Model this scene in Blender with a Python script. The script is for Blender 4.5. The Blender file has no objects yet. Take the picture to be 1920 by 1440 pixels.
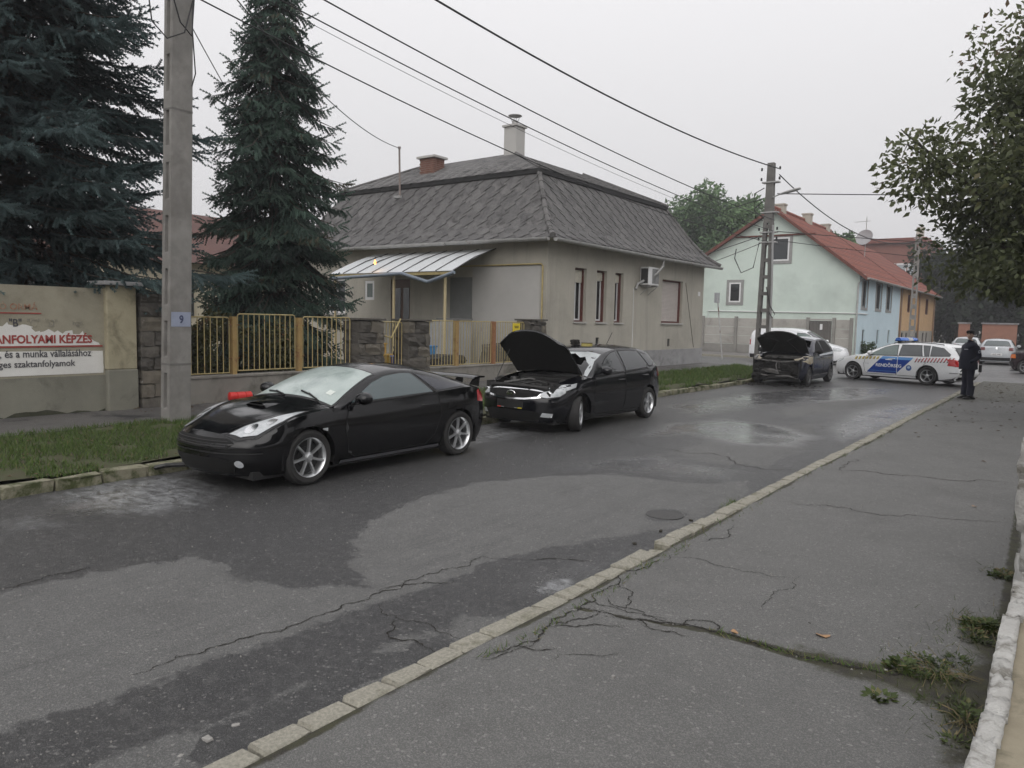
import bpy, bmesh, math, random
import numpy as np
from mathutils import Vector, Matrix
from mathutils.bvhtree import BVHTree

random.seed(7); RNG = np.random.default_rng(11)
SC = bpy.context.scene; COL = SC.collection
R = math.radians

# ------------------------------------------------------------------ camera
# world axes: +Y runs along the street away from the viewer, +X to the right, road surface at z = 0
cam_d = bpy.data.cameras.new('camera'); cam = bpy.data.objects.new('camera', cam_d); COL.objects.link(cam)
cam_d.sensor_width = 36; cam_d.lens = 26.44; cam_d.clip_start = .05; cam_d.clip_end = 3000
_p, _r, _y = R(4.863), R(1.27), R(36.721)
_fw = Vector((0, math.cos(_p), -math.sin(_p))); _rt = Vector((1, 0, 0)); _up = _rt.cross(_fw)
_rt, _up = _rt*math.cos(_r) + _up*math.sin(_r), -_rt*math.sin(_r) + _up*math.cos(_r)
_m = Matrix((_rt, _up, -_fw)).transposed(); _m = Matrix.Rotation(_y, 3, 'Z') @ _m
cam.matrix_world = Matrix.Translation((0, 0, 1.93)) @ _m.to_4x4()
SC.camera = cam

# ------------------------------------------------------------------ overcast sky, soft sun, exposure
world = bpy.data.worlds.new('World'); SC.world = world; world.use_nodes = True
wn = world.node_tree.nodes; wl = world.node_tree.links; wn.clear()
sky = wn.new('ShaderNodeTexSky'); sky.sky_type = 'NISHITA'; sky.sun_disc = False
SUN_EL, SUN_AZ = R(38), R(150)
sky.sun_elevation = SUN_EL; sky.sun_rotation = SUN_AZ; sky.air_density = 1; sky.dust_density = 6; sky.ozone_density = 1
hsv = wn.new('ShaderNodeHueSaturation'); hsv.inputs['Saturation'].default_value = .12; hsv.inputs['Value'].default_value = 1.0
mixw = wn.new('ShaderNodeMixRGB'); mixw.inputs[0].default_value = .88
_tc = wn.new('ShaderNodeTexCoord'); _sx = wn.new('ShaderNodeSeparateXYZ'); _mr = wn.new('ShaderNodeMapRange'); _mr.interpolation_type = 'SMOOTHSTEP'   # overcast: brighter towards the zenith
_mr.inputs['From Min'].default_value = -.05; _mr.inputs['From Max'].default_value = .75; _mr.inputs['To Min'].default_value = 6.3; _mr.inputs['To Max'].default_value = 10.6
_vm = wn.new('ShaderNodeMixRGB'); _vm.blend_type = 'MULTIPLY'; _vm.inputs[0].default_value = 1; _vm.inputs[1].default_value = (1, .988, 1.008, 1)
wl.new(_tc.outputs['Generated'], _sx.inputs[0]); wl.new(_sx.outputs['Z'], _mr.inputs['Value']); wl.new(_mr.outputs[0], _vm.inputs[2]); wl.new(_vm.outputs[0], mixw.inputs[2])
bgn = wn.new('ShaderNodeBackground'); bgn.inputs['Strength'].default_value = .1
outw = wn.new('ShaderNodeOutputWorld')
wl.new(sky.outputs[0], hsv.inputs['Color']); wl.new(hsv.outputs[0], mixw.inputs[1]); wl.new(mixw.outputs[0], bgn.inputs[0]); wl.new(bgn.outputs[0], outw.inputs[0])
sun_d = bpy.data.lights.new('sun', 'SUN'); sun_d.energy = .9; sun_d.angle = R(60); sun_d.color = (1, .97, .93)
sun = bpy.data.objects.new('sun', sun_d); COL.objects.link(sun)
_sd = Vector((math.sin(SUN_AZ)*math.cos(SUN_EL), math.cos(SUN_AZ)*math.cos(SUN_EL), math.sin(SUN_EL)))
sun.rotation_euler = _sd.to_track_quat('Z', 'Y').to_euler(); sun.location = (0, 0, 30)
SC.view_settings.view_transform = 'Standard'; SC.view_settings.look = 'None'
SC.view_settings.exposure = .17; SC.view_settings.gamma = 1; SC.view_settings.use_curve_mapping = False
SC.cycles.use_denoising = True
try: SC.cycles.denoiser = 'OPENIMAGEDENOISE'; SC.cycles.denoising_input_passes = 'RGB_ALBEDO_NORMAL'
except Exception: pass
SC.cycles.max_bounces = 5; SC.cycles.transparent_max_bounces = 8; SC.cycles.volume_bounces = 0
SC.cycles.use_adaptive_sampling = True; SC.cycles.adaptive_threshold = .03

# ------------------------------------------------------------------ helpers
class MB:
    """collects geometry, then links it as one mesh object"""
    def __init__(s): s.v = []; s.f = []; s.uv = None
    def add(s, vs, fs):
        k = len(s.v); s.v += [tuple(map(float, p)) for p in vs]; s.f += [tuple(i+k for i in f) for f in fs]; return s
    def box(s, x0, x1, y0, y1, z0, z1):
        return s.add([(x0,y0,z0),(x1,y0,z0),(x1,y1,z0),(x0,y1,z0),(x0,y0,z1),(x1,y0,z1),(x1,y1,z1),(x0,y1,z1)],
                     [(0,3,2,1),(4,5,6,7),(0,1,5,4),(1,2,6,5),(2,3,7,6),(3,0,4,7)])
    def cbox(s, c, d, rot=None):
        a, b, e = d[0]/2, d[1]/2, d[2]/2; c = Vector(c)
        ps = [Vector(p) for p in [(-a,-b,-e),(a,-b,-e),(a,b,-e),(-a,b,-e),(-a,-b,e),(a,-b,e),(a,b,e),(-a,b,e)]]
        if rot is not None: ps = [rot @ p for p in ps]
        return s.add([c+p for p in ps], [(0,3,2,1),(4,5,6,7),(0,1,5,4),(1,2,6,5),(2,3,7,6),(3,0,4,7)])
    def tube(s, pts, r, n=8, caps=True):
        pts = [Vector(p) for p in pts]; rs = r if hasattr(r, '__len__') else [r]*len(pts)
        vs = []; fs = []; ref = Vector((0, 0, 1))
        for i, p in enumerate(pts):
            t = (pts[min(i+1, len(pts)-1)] - pts[max(i-1, 0)])
            t = t.normalized() if t.length > 1e-9 else Vector((0, 0, 1))
            rf = ref if abs(t.dot(ref)) < .95 else Vector((1, 0, 0))
            a = t.cross(rf).normalized(); b = t.cross(a)
            for k in range(n):
                q = 2*math.pi*k/n; vs.append(p + (a*math.cos(q) + b*math.sin(q))*rs[i])
        for i in range(len(pts)-1):
            for k in range(n):
                k2 = (k+1) % n; fs.append((i*n+k, i*n+k2, (i+1)*n+k2, (i+1)*n+k))
        if caps: fs.append(tuple(range(n))); fs.append(tuple((len(pts)-1)*n+k for k in reversed(range(n))))
        return s.add(vs, fs)
    def lathe(s, prof, n=24, c=(0,0,0), axis='z', close=False):
        vs = []; fs = []
        for r, h in prof:
            for k in range(n):
                q = 2*math.pi*k/n; a, b = r*math.cos(q), r*math.sin(q)
                p = (a, b, h) if axis == 'z' else ((a, h, b) if axis == 'y' else (h, a, b))
                vs.append((p[0]+c[0], p[1]+c[1], p[2]+c[2]))
        m = len(prof)
        for i in range(m if close else m-1):
            i2 = (i+1) % m
            for k in range(n): fs.append((i*n+k, i*n+(k+1) % n, i2*n+(k+1) % n, i2*n+k))
        return s.add(vs, fs)
    def prism(s, poly, a, b, axis='x'):
        """polygon in the two other axes, extruded from a to b along axis"""
        n = len(poly)
        def P(u, w, t): return (t, u, w) if axis == 'x' else ((u, t, w) if axis == 'y' else (u, w, t))
        vs = [P(u, w, a) for u, w in poly] + [P(u, w, b) for u, w in poly]
        fs = [tuple(range(n-1, -1, -1)), tuple(range(n, 2*n))] + [(i, (i+1) % n, n+(i+1) % n, n+i) for i in range(n)]
        return s.add(vs, fs)
    def grid(s, P, flip=False):
        P = np.asarray(P, float); m, n = P.shape[:2]
        fs = [(i*n+j, i*n+j+1, (i+1)*n+j+1, (i+1)*n+j) if not flip else (i*n+j, (i+1)*n+j, (i+1)*n+j+1, i*n+j+1) for i in range(m-1) for j in range(n-1)]
        return s.add(P.reshape(-1, 3).tolist(), fs)
    def mesh(s, name, mat=None, smooth=False, fix=True):
        me = bpy.data.meshes.new(name); me.from_pydata(s.v, [], s.f); me.update()
        if fix:
            bm = bmesh.new(); bm.from_mesh(me); bmesh.ops.recalc_face_normals(bm, faces=bm.faces); bm.to_mesh(me); bm.free()
        if mat: me.materials.append(mat)
        if smooth:
            me.polygons.foreach_set('use_smooth', [True]*len(me.polygons))
            try: me.set_sharp_from_angle(angle=R(smooth if smooth > 1 else 40))
            except Exception: pass
        return me
    def build(s, name, mat, parent=None, smooth=False, world=True, fix=True, bevel=0):
        if parent is not None and world:
            l = parent.location; s.v = [(x-l[0], y-l[1], z-l[2]) for x, y, z in s.v]
        return link(name, s.mesh(name, mat, smooth, fix), parent, bevel=bevel)

def link(name, me, parent=None, loc=None, rot=None, bevel=0, scale=None):
    o = bpy.data.objects.new(name, me); COL.objects.link(o)
    if parent is not None: o.parent = parent
    if loc is not None: o.location = loc
    if rot is not None: o.rotation_euler = rot
    if scale is not None: o.scale = scale
    if bevel:
        b = o.modifiers.new('bevel', 'BEVEL'); b.width = bevel; b.segments = 2; b.limit_method = 'ANGLE'; b.angle_limit = R(35)
    return o
def tag(o, label, cat, group=None):
    o['label'] = label; o['category'] = cat; o['kind'] = 'thing'
    if group: o['group'] = group
    return o
def thing(name, label, cat, loc=(0,0,0), rz=0, group=None):
    o = bpy.data.objects.new(name, None); COL.objects.link(o); o.empty_display_size = .2
    o.location = loc; o.rotation_euler = (0, 0, rz); return tag(o, label, cat, group)
def struct(o): o['kind'] = 'structure'; return o
def stuff(o): o['kind'] = 'stuff'; return o
def np_mesh(name, V, F, mat, smooth=False, attr=None):
    """big mesh straight from arrays; F is (n,3) or (n,4)"""
    V = np.asarray(V, np.float32); F = np.asarray(F, np.int32); me = bpy.data.meshes.new(name)
    me.vertices.add(len(V)); me.vertices.foreach_set('co', V.ravel())
    k = F.shape[1]; me.loops.add(F.size); me.loops.foreach_set('vertex_index', F.ravel())
    me.polygons.add(len(F)); me.polygons.foreach_set('loop_start', np.arange(0, F.size, k, dtype=np.int32))
    try: me.polygons.foreach_set('loop_total', np.full(len(F), k, np.int32))
    except Exception: pass
    if smooth: me.polygons.foreach_set('use_smooth', np.ones(len(F), bool))
    me.update(calc_edges=True); me.validate()
    for nm, a in (attr or {}).items():
        at = me.attributes.new(nm, 'FLOAT', 'POINT'); at.data.foreach_set('value', np.asarray(a, np.float32))
    me.materials.append(mat); return me

# ------------------------------------------------------------------ materials
def rgb(c): return (c[0], c[1], c[2], 1)
class NT:
    def __init__(s, name):
        s.m = bpy.data.materials.new(name); s.m.use_nodes = True; s.t = s.m.node_tree; s.n = s.t.nodes; s.l = s.t.links
        s.b = s.n['Principled BSDF']
    def node(s, typ, **kw):
        o = s.n.new(typ)
        for k, v in kw.items(): setattr(o, k, v)
        return o
    def pos(s, obj=False, scale=None):
        if obj: o = s.node('ShaderNodeTexCoord').outputs['Object']
        else: o = s.node('ShaderNodeNewGeometry').outputs['Position']
        if scale:
            m = s.node('ShaderNodeMapping'); m.inputs['Scale'].default_value = scale; s.l.new(o, m.inputs[0]); o = m.outputs[0]
        return o
    def noise(s, vec, scale, detail=6, rough=.6, dist=0):
        n = s.node('ShaderNodeTexNoise'); n.inputs['Scale'].default_value = scale; n.inputs['Detail'].default_value = detail
        n.inputs['Roughness'].default_value = rough; n.inputs['Distortion'].default_value = dist; s.l.new(vec, n.inputs['Vector']); return n.outputs['Fac']
    def cells(s, vec, scale):
        n = s.node('ShaderNodeTexVoronoi'); n.inputs['Scale'].default_value = scale; s.l.new(vec, n.inputs['Vector']); q = s.node('ShaderNodeSeparateColor'); s.l.new(n.outputs['Color'], q.inputs[0]); return q.outputs[0]
    def ramp(s, fac, a, b, ca=(0,0,0), cb=(1,1,1)):
        r = s.node('ShaderNodeValToRGB'); r.color_ramp.elements[0].position = a; r.color_ramp.elements[1].position = b
        r.color_ramp.elements[0].color = rgb(ca); r.color_ramp.elements[1].color = rgb(cb); s.l.new(fac, r.inputs[0]); return r.outputs[0]
    def mix(s, fac, a, b, mode='MIX'):
        m = s.node('ShaderNodeMixRGB'); m.blend_type = mode
        for i, x in enumerate((fac, a, b)):
            if hasattr(x, 'is_linked') or hasattr(x, 'links'): s.l.new(x, m.inputs[i])
            elif i == 0: m.inputs[0].default_value = x
            else: m.inputs[i].default_value = rgb(x)
        return m.outputs[0]
    def math(s, op, a, b=0.):
        m = s.node('ShaderNodeMath', operation=op)
        for i, x in enumerate((a, b)):
            if hasattr(x, 'links'): s.l.new(x, m.inputs[i])
            else: m.inputs[i].default_value = x
        return m.outputs[0]
    def attr(s, name): return s.node('ShaderNodeAttribute', attribute_name=name).outputs['Fac']
    def bump(s, h, strength, dist=.01):
        b = s.node('ShaderNodeBump'); b.inputs['Strength'].default_value = strength; b.inputs['Distance'].default_value = dist
        s.l.new(h, b.inputs['Height']); s.l.new(b.outputs[0], s.b.inputs['Normal'])
    def set(s, **kw):
        for k, v in kw.items():
            i = s.b.inputs[k.replace('_', ' ')]
            if hasattr(v, 'links'): s.l.new(v, i)
            else: i.default_value = rgb(v) if isinstance(v, tuple) and len(v) == 3 else v
        return s
_mc = {}
def pm(name, c1, c2=None, s=4, rough=.8, bump=0, bs=60, metal=0, coat=0, spec=.5, obj=False, c3=None, s3=.8, t3=(.5, .65), rv=0, bd=.01, stretch=None):
    """plain painted / cast / mineral surface: two-tone mottling, optional stain, fine relief"""
    if name in _mc: return _mc[name]
    t = NT(name); v = t.pos(obj, stretch)
    col = c1
    if c2 is not None: col = t.mix(t.ramp(t.noise(v, s, 8, .65), .32, .68), c1, c2)
    if c3 is not None: col = t.mix(t.ramp(t.noise(v, s3, 9, .7, .4), *t3), col, c3)
    t.set(Base_Color=col, Roughness=rough, Metallic=metal, Coat_Weight=coat, Coat_Roughness=.06); t.b.inputs['Specular IOR Level'].default_value = spec
    if rv: t.set(Roughness=t.math('ADD', t.math('MULTIPLY', t.noise(v, s*2.3, 6), rv), rough-rv/2))
    if bump: t.bump(t.noise(v, bs, 5, .7), bump, bd)
    _mc[name] = t.m; return t.m
def vm(name, c1, c2, rough=.7, trans=0., spec=.3, brown=None):
    """foliage: colour from the per-leaf value stored on the mesh"""
    t = NT(name); a = t.attr('tone'); col = t.mix(a, c1, c2)
    if brown: col = t.mix(t.ramp(a, .86, .95), col, brown)
    t.set(Base_Color=col, Roughness=rough); t.b.inputs['Specular IOR Level'].default_value = spec
    if trans:
        tr = t.node('ShaderNodeBsdfTranslucent'); t.l.new(col, tr.inputs[0]); ms = t.node('ShaderNodeMixShader'); ms.inputs[0].default_value = trans
        t.l.new(t.b.outputs[0], ms.inputs[1]); t.l.new(tr.outputs[0], ms.inputs[2]); t.l.new(ms.outputs[0], t.n['Material Output'].inputs[0])
    return t.m
def glass_mat(name, c=(.015,.02,.022), rough=.04, spec=.8):
    return pm(name, c, rough=rough, spec=spec, coat=0)
# ------------------------------------------------------------------ ground, road, pavements
DRY_A = [(-4.49,1.39),(-5.71,1.79),(-5.72,2.32),(-5.62,2.77),(-5.49,3.17),(-5.12,3.25),(-4.77,3.08),(-4.30,3.28),(-3.94,3.61),(-4.36,3.87),(-4.85,4.29),(-5.24,4.87),(-5.54,5.92),(-5.54,6.83),(-5.13,7.70),(-4.62,8.40),(-3.84,8.47),(-3.38,8.69),(-3.17,9.21),(-2.86,8.34),(-2.91,7.35),(-2.90,6.68),(-3.16,6.09),(-3.43,5.42),(-3.63,4.77),(-3.62,4.11),(-3.69,3.43),(-3.71,2.83),(-3.75,2.28),(-3.73,1.69),(-3.82,1.39),(-3.80,1.17)]
DRY_B = [(-3.21,1.34),(-3.15,1.70),(-3.09,2.11),(-3.09,2.50),(-3.10,2.84),(-3.13,3.17),(-3.01,3.47),(-3.07,3.65),(-2.80,3.93),(-2.69,3.34),(-2.69,2.50),(-2.70,2.06),(-2.70,1.76)]
DRY_C = [(-4.82,10.23),(-5.04,12.58),(-4.69,14.34),(-4.39,15.74),(-3.76,15.29),(-3.20,12.45),(-3.15,10.16),(-3.95,9.91)]
DRY_D = [(-5.50,17.16),(-5.15,21.35),(-4.26,23.66),(-3.51,22.40),(-4.27,17.77),(-4.68,16.02)]
WET_1 = [(-3.25,4.58),(-3.15,5.00),(-2.93,5.46),(-2.79,4.97),(-2.80,4.44),(-2.91,4.21),(-3.12,4.24)]
WET_2 = [(-5.68,8.38),(-5.47,9.61),(-4.77,10.28),(-3.98,9.99),(-3.30,9.77),(-3.24,9.02),(-3.81,8.71),(-4.62,8.54),(-5.13,8.06)]
WET_3 = [(-5.92,11.28),(-6.19,13.31),(-5.67,14.99),(-4.38,14.66),(-3.45,13.73),(-3.56,12.24),(-4.26,11.77),(-5.31,12.30)]
WET_4 = [(-3.58,14.97),(-3.91,18.15),(-3.51,20.92),(-2.96,22.07),(-2.80,18.00),(-2.88,15.19),(-3.12,13.65)]
WET_5 = [(-7.79,2.38),(-8.32,3.09),(-8.87,3.96),(-8.79,4.88),(-7.57,4.96),(-6.88,4.39),(-6.84,3.84),(-6.93,3.37),(-7.24,2.86),(-7.22,2.43)]
WET_6 = [(-7.73,16.27),(-7.53,21.49),(-6.24,25.77),(-4.22,26.76),(-4.22,22.00),(-5.78,18.42),(-6.15,14.48)]
FOAM_1 = [(-8.56,3.18),(-8.92,4.11),(-8.59,4.84),(-7.61,4.92),(-6.80,4.16),(-6.90,3.40),(-7.87,3.21)]
FOAM_2 = [(-8.63,10.31),(-8.52,11.44),(-7.21,11.29),(-7.15,10.22),(-7.22,8.89),(-7.00,8.14)]
FOAM_3 = [(-7.78,2.62),(-7.77,2.89),(-7.10,2.98),(-7.24,2.52)]
BLOTS = [(-2.91,3.13),(-2.94,2.37),(-2.95,2.25),(-2.99,2.74),(-2.95,1.92),(-3.21,6.94)]
DIRT = [(-2.91,7.50),(-3.01,8.75),(-3.10,10.72),(-3.06,11.92),(-2.97,9.40),(-2.86,8.00)]
LTYRE = [(-6.00,2.01),(-5.89,2.90),(-5.58,3.55)]
C1 = [(-3.91,1.90),(-3.94,2.17),(-3.87,2.42),(-3.84,2.62),(-3.78,2.88),(-3.78,3.23),(-3.80,3.53),(-3.82,3.86),(-3.79,4.23),(-3.76,4.66),(-3.39,4.88)]
C2 = [(-3.69,3.43),(-3.30,3.34),(-3.11,3.39),(-2.80,3.39)]
C3 = [(-6.40,11.22),(-5.10,10.61),(-4.29,10.74),(-3.67,10.18),(-3.26,10.05),(-2.85,10.34)]
C4 = [(-5.82,1.95),(-5.81,2.14),(-5.81,2.39),(-5.82,2.54)]
S1 = [(-2.43,4.03),(-2.20,4.06),(-1.94,4.13),(-1.63,4.21),(-1.34,4.21),(-1.10,4.19),(-0.84,4.24),(-0.59,4.33),(-0.38,4.41)]
S2 = [(-2.40,4.36),(-2.21,4.22),(-2.04,4.19),(-1.88,4.16)]
S3 = [(-2.44,3.59),(-2.34,3.39),(-2.37,3.23),(-2.44,3.04)]
S4 = [(-2.57,4.15),(-2.36,4.15),(-2.14,4.16),(-1.90,4.20)]
S5 = [(-2.47,5.41),(-2.14,5.47),(-1.77,5.46),(-1.49,5.55)]
S6 = [(-2.37,7.90),(-1.97,8.01),(-1.47,7.98),(-0.86,8.26),(-0.35,8.45)]
S7 = [(-2.32,10.11),(-1.80,10.28),(-1.12,10.48),(-0.48,10.74)]
S8 = [(-2.19,17.20),(-1.50,17.69),(-0.80,18.07)]
S9 = [(-2.46,3.07),(-2.41,3.28),(-2.41,3.66),(-2.44,4.08),(-2.45,4.59),(-2.49,5.17),(-2.47,5.82)]
S10 = [(-2.15,3.27),(-1.95,3.50),(-1.88,3.61)]
S11 = [(-1.49,5.55),(-1.52,5.17),(-1.51,4.69)]
S12 = [(-2.21,9.90),(-2.34,10.73),(-2.38,11.23)]
SOIL = [(-1.14,4.33),(-0.85,4.33),(-0.60,4.36),(-0.39,4.46),(-0.30,4.81),(-0.43,5.07),(-0.37,5.32),(-0.26,5.74),(-0.15,5.83),(-0.03,3.74),(-0.32,3.51),(-0.35,3.86),(-0.46,4.08),(-0.68,4.11),(-0.96,4.10)]
PEBB = [(-3.03,1.81),(-3.04,1.96),(-3.01,1.67),(-3.04,2.04),(-2.98,5.85),(-2.98,6.37),(-2.92,6.92),(-2.81,2.49),(-2.81,2.34)]
PEBS = [(-1.19,4.71),(-1.08,4.57),(-0.69,4.32),(-1.79,3.33),(-0.64,4.06)]
def sdf(poly, X, Y):
    P = np.array(poly); d = np.full(X.shape, 1e9); ins = np.zeros(X.shape, bool); n = len(P)
    for i in range(n):
        a, b = P[i], P[(i+1) % n]; e = b-a; w0, w1 = X-a[0], Y-a[1]
        t = np.clip((w0*e[0]+w1*e[1])/(e@e+1e-12), 0, 1); d = np.minimum(d, (w0-e[0]*t)**2+(w1-e[1]*t)**2)
        c = ((a[1] <= Y) & (b[1] > Y)) | ((b[1] <= Y) & (a[1] > Y))
        with np.errstate(divide='ignore', invalid='ignore'): xi = a[0]+(Y-a[1])/(b[1]-a[1]+1e-12)*e[0]
        ins ^= c & (X < xi)
    d = np.sqrt(d); return np.where(ins, d, -d)
def smooth_in(poly, X, Y, w): return np.clip(.5+sdf(poly, X, Y)/w*.5, 0, 1)
def geo_steps(a, b, s0, k):
    o = [a]
    while o[-1] < b: o.append(o[-1]+max(s0, k*abs(o[-1])))
    o[-1] = b; return np.array(o)
def sheet(xs, ys, zf):
    X, Y = np.meshgrid(xs, ys); Z = zf(X, Y); m, n = X.shape
    I = np.arange(m*n).reshape(m, n); F = np.stack([I[:-1,:-1], I[:-1,1:], I[1:,1:], I[1:,:-1]], -1).reshape(-1, 4)
    return X, Y, np.stack([X, Y, Z], -1).reshape(-1, 3), F

# --- asphalt of the carriageway
def road_material():
    t = NT('road_asphalt'); v = t.pos()
    warp = t.math('MULTIPLY', t.math('SUBTRACT', t.noise(v, 4.5, 12, .78), .5), 1.15)
    warp2 = t.math('MULTIPLY', t.math('SUBTRACT', t.noise(v, 2.2, 8, .7), .5), .5)
    def edge(name, lo, hi, w=warp): return t.ramp(t.math('ADD', t.attr(name), w), lo, hi)
    dry = edge('dry', .44, .53); wet = edge('wet', .38, .8, warp2); foam = edge('foam', .5, .95, warp); band = edge('band', .4, .7)
    grit = t.noise(v, 105, 2, .85); mott = t.noise(v, 3.1, 8, .7); mid = t.noise(v, 34, 7, .8)
    cd = t.mix(t.ramp(mott, .3, .7), (.165,.165,.16), (.215,.214,.206)); cw = t.mix(t.ramp(mott, .3, .7), (.034,.034,.036), (.053,.053,.055))
    col = t.mix(dry, cw, cd); col = t.mix(t.math('MULTIPLY', band, .75), col, (.034,.034,.037))
    col = t.mix(t.math('MULTIPLY', t.ramp(t.noise(v, .9, 8, .72), .5, .72), .4), col, (.05,.048,.047))
    col = t.mix(t.math('MULTIPLY', t.ramp(grit, .54, .66), .6), col, (.27,.265,.255)); col = t.mix(t.math('MULTIPLY', t.ramp(grit, .46, .36), .5), col, (.03,.03,.031)); col = t.mix(t.math('MULTIPLY', t.ramp(mid, .57, .68), .5), col, (.028,.028,.029))
    col = t.mix(t.math('MULTIPLY', t.ramp(t.noise(v, 11, 9, .75), .5, .66), .3), col, (.21,.205,.2)); col = t.mix(t.math('MULTIPLY', t.ramp(t.noise(t.pos(False, (5, .5, 1)), 1.5, 8, .75), .52, .7), .4), col, (.045,.045,.046))
    col = t.mix(t.math('MULTIPLY', t.ramp(t.cells(v, 150), .82, .88), .2), col, (.34,.335,.32)); col = t.mix(t.math('MULTIPLY', t.ramp(t.cells(v, 140), .2, .15), .22), col, (.04,.04,.04)); col = t.mix(t.math('MULTIPLY', t.ramp(t.cells(v, 75), .972, .98), .3), col, (.42,.41,.39))
    col = t.mix(t.math('MULTIPLY', t.ramp(t.math('ADD', t.attr('pale'), warp2), .3, .8), .6), col, (.2,.203,.21))  # pale grey in the wet patches: ash water and painted-in sky reflection
    streak = t.noise(t.pos(False, (3.0, 5.5, 1)), 1.9, 11, .78, .5)
    col = t.mix(t.math('MULTIPLY', t.math('MULTIPLY', foam, t.ramp(streak, .42, .6)), .75), col, (.4,.41,.42))
    col = t.mix(t.math('MULTIPLY', t.attr('soot'), t.ramp(t.noise(v, 4, 8, .7), .25, .5)), col, (.009,.009,.009))
    ro = t.mix(dry, (.36,)*3, (.68,)*3); ro = t.mix(t.math('MULTIPLY', t.ramp(mid, .3, .75), .3), ro, (.62,)*3); ro = t.mix(wet, ro, t.mix(t.ramp(t.noise(v, 1.3, 6, .7), .4, .65), (.11,)*3, (.32,)*3))
    ro = t.mix(t.attr('soot'), ro, (.75,)*3)
    t.set(Base_Color=col, Roughness=ro); t.b.inputs['Specular IOR Level'].default_value = .45
    h = t.math('MULTIPLY', t.math('ADD', grit, t.math('MULTIPLY', mid, .8)), t.math('SUBTRACT', 1.0, t.math('MULTIPLY', wet, .95)))
    t.bump(h, .8, .01); return t.m
M_road = road_material()
xs = np.arange(-8.78, -2.6, .045); ys = np.concatenate([np.arange(-4, 1, .25), geo_steps(1, 32, .03, .012)])
X, Y, V, F = sheet(xs, ys, lambda x, y: .006*np.sin(x*1.7)*np.sin(y*.9) - .02*np.clip((x+3.1)/.4, 0, 1) - .02*np.clip((-8.2-x)/.5, 0, 1))
def mx(polys, w): return np.max([smooth_in(p, X, Y, w) for p in polys], 0)
dry = mx([DRY_A, DRY_B], .28); dry = np.maximum(dry, .8*mx([DRY_C, DRY_D], .7)); wet = np.maximum(mx([WET_1, WET_4, WET_3], .5), .8*mx([WET_2, WET_5, WET_6], .6))
foam = mx([FOAM_1, FOAM_2, FOAM_3], .5); foam = np.maximum(foam, .95*np.clip(1.6-np.hypot((X+2.93)/.1, (Y-4.55)/.2), 0, 1)); band = np.zeros_like(X)
for i, (bx, by) in enumerate(BLOTS): dry = dry*(1-np.clip(1.5-np.hypot((X-bx)/(.1 if i != 5 else .16), (Y-by)/(.2 if i != 5 else .3)), 0, 1))
band = np.maximum(band, np.clip(1-np.abs(X+5.85-.1*np.sin(Y))/.22, 0, 1)*np.clip((4.2-Y)/2, 0, 1)*(1-dry))
band = np.maximum(band, .9*np.clip(1-np.abs(X+3.42+.04*(Y-2))/.3, 0, 1)*np.clip((5.4-Y)/1.5, 0, 1)*(1-dry))
dirt = np.clip(1-np.abs(X+2.78)/.28, 0, 1)*np.clip((Y-5.5)/2, 0, 1); band = np.maximum(band, dirt*.8)
soot = np.maximum(np.clip(1.5-np.hypot((X+7.75)/1.35, (Y-25.2)/1.6), 0, 1), .45*np.clip(1.3-np.hypot((X+7.9)/1.1, (Y-10.5)/1.1), 0, 1)); soot = np.maximum(soot, .5*np.clip(1.4-np.hypot((X+7.7)/1.1, (Y-5.3)/1.3), 0, 1))
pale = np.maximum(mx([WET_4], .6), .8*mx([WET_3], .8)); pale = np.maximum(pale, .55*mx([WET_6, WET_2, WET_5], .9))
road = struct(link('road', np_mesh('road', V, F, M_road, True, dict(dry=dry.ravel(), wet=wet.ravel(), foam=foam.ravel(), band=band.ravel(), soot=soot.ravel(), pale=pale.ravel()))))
# junction and the carriageway beyond, and the wide earth under everything
M_far = pm('junction_asphalt', (.085,.083,.083), (.12,.117,.114), 1.2, .5, .25, 90, c3=(.06,.06,.06), s3=.35, rv=.3)
j = MB(); j.add([(-90,31.9,-.004),(60,31.9,-.004),(60,44,-.004),(-90,44,-.004),(-9.2,43.9,-.008),(-2.3,43.9,-.008),(-2.3,140,-.008),(-9.2,140,-.008)], [(0,1,2,3),(4,5,6,7)])
struct(j.build('side_street', M_far))
g = MB(); g.add([(-700,-400,-.09),(700,-400,-.09),(700,1000,-.09),(-700,1000,-.09)], [(0,1,2,3)])
struct(g.build('ground', pm('earth', (.07,.065,.05), (.1,.09,.065), .6, .95)))

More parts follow.
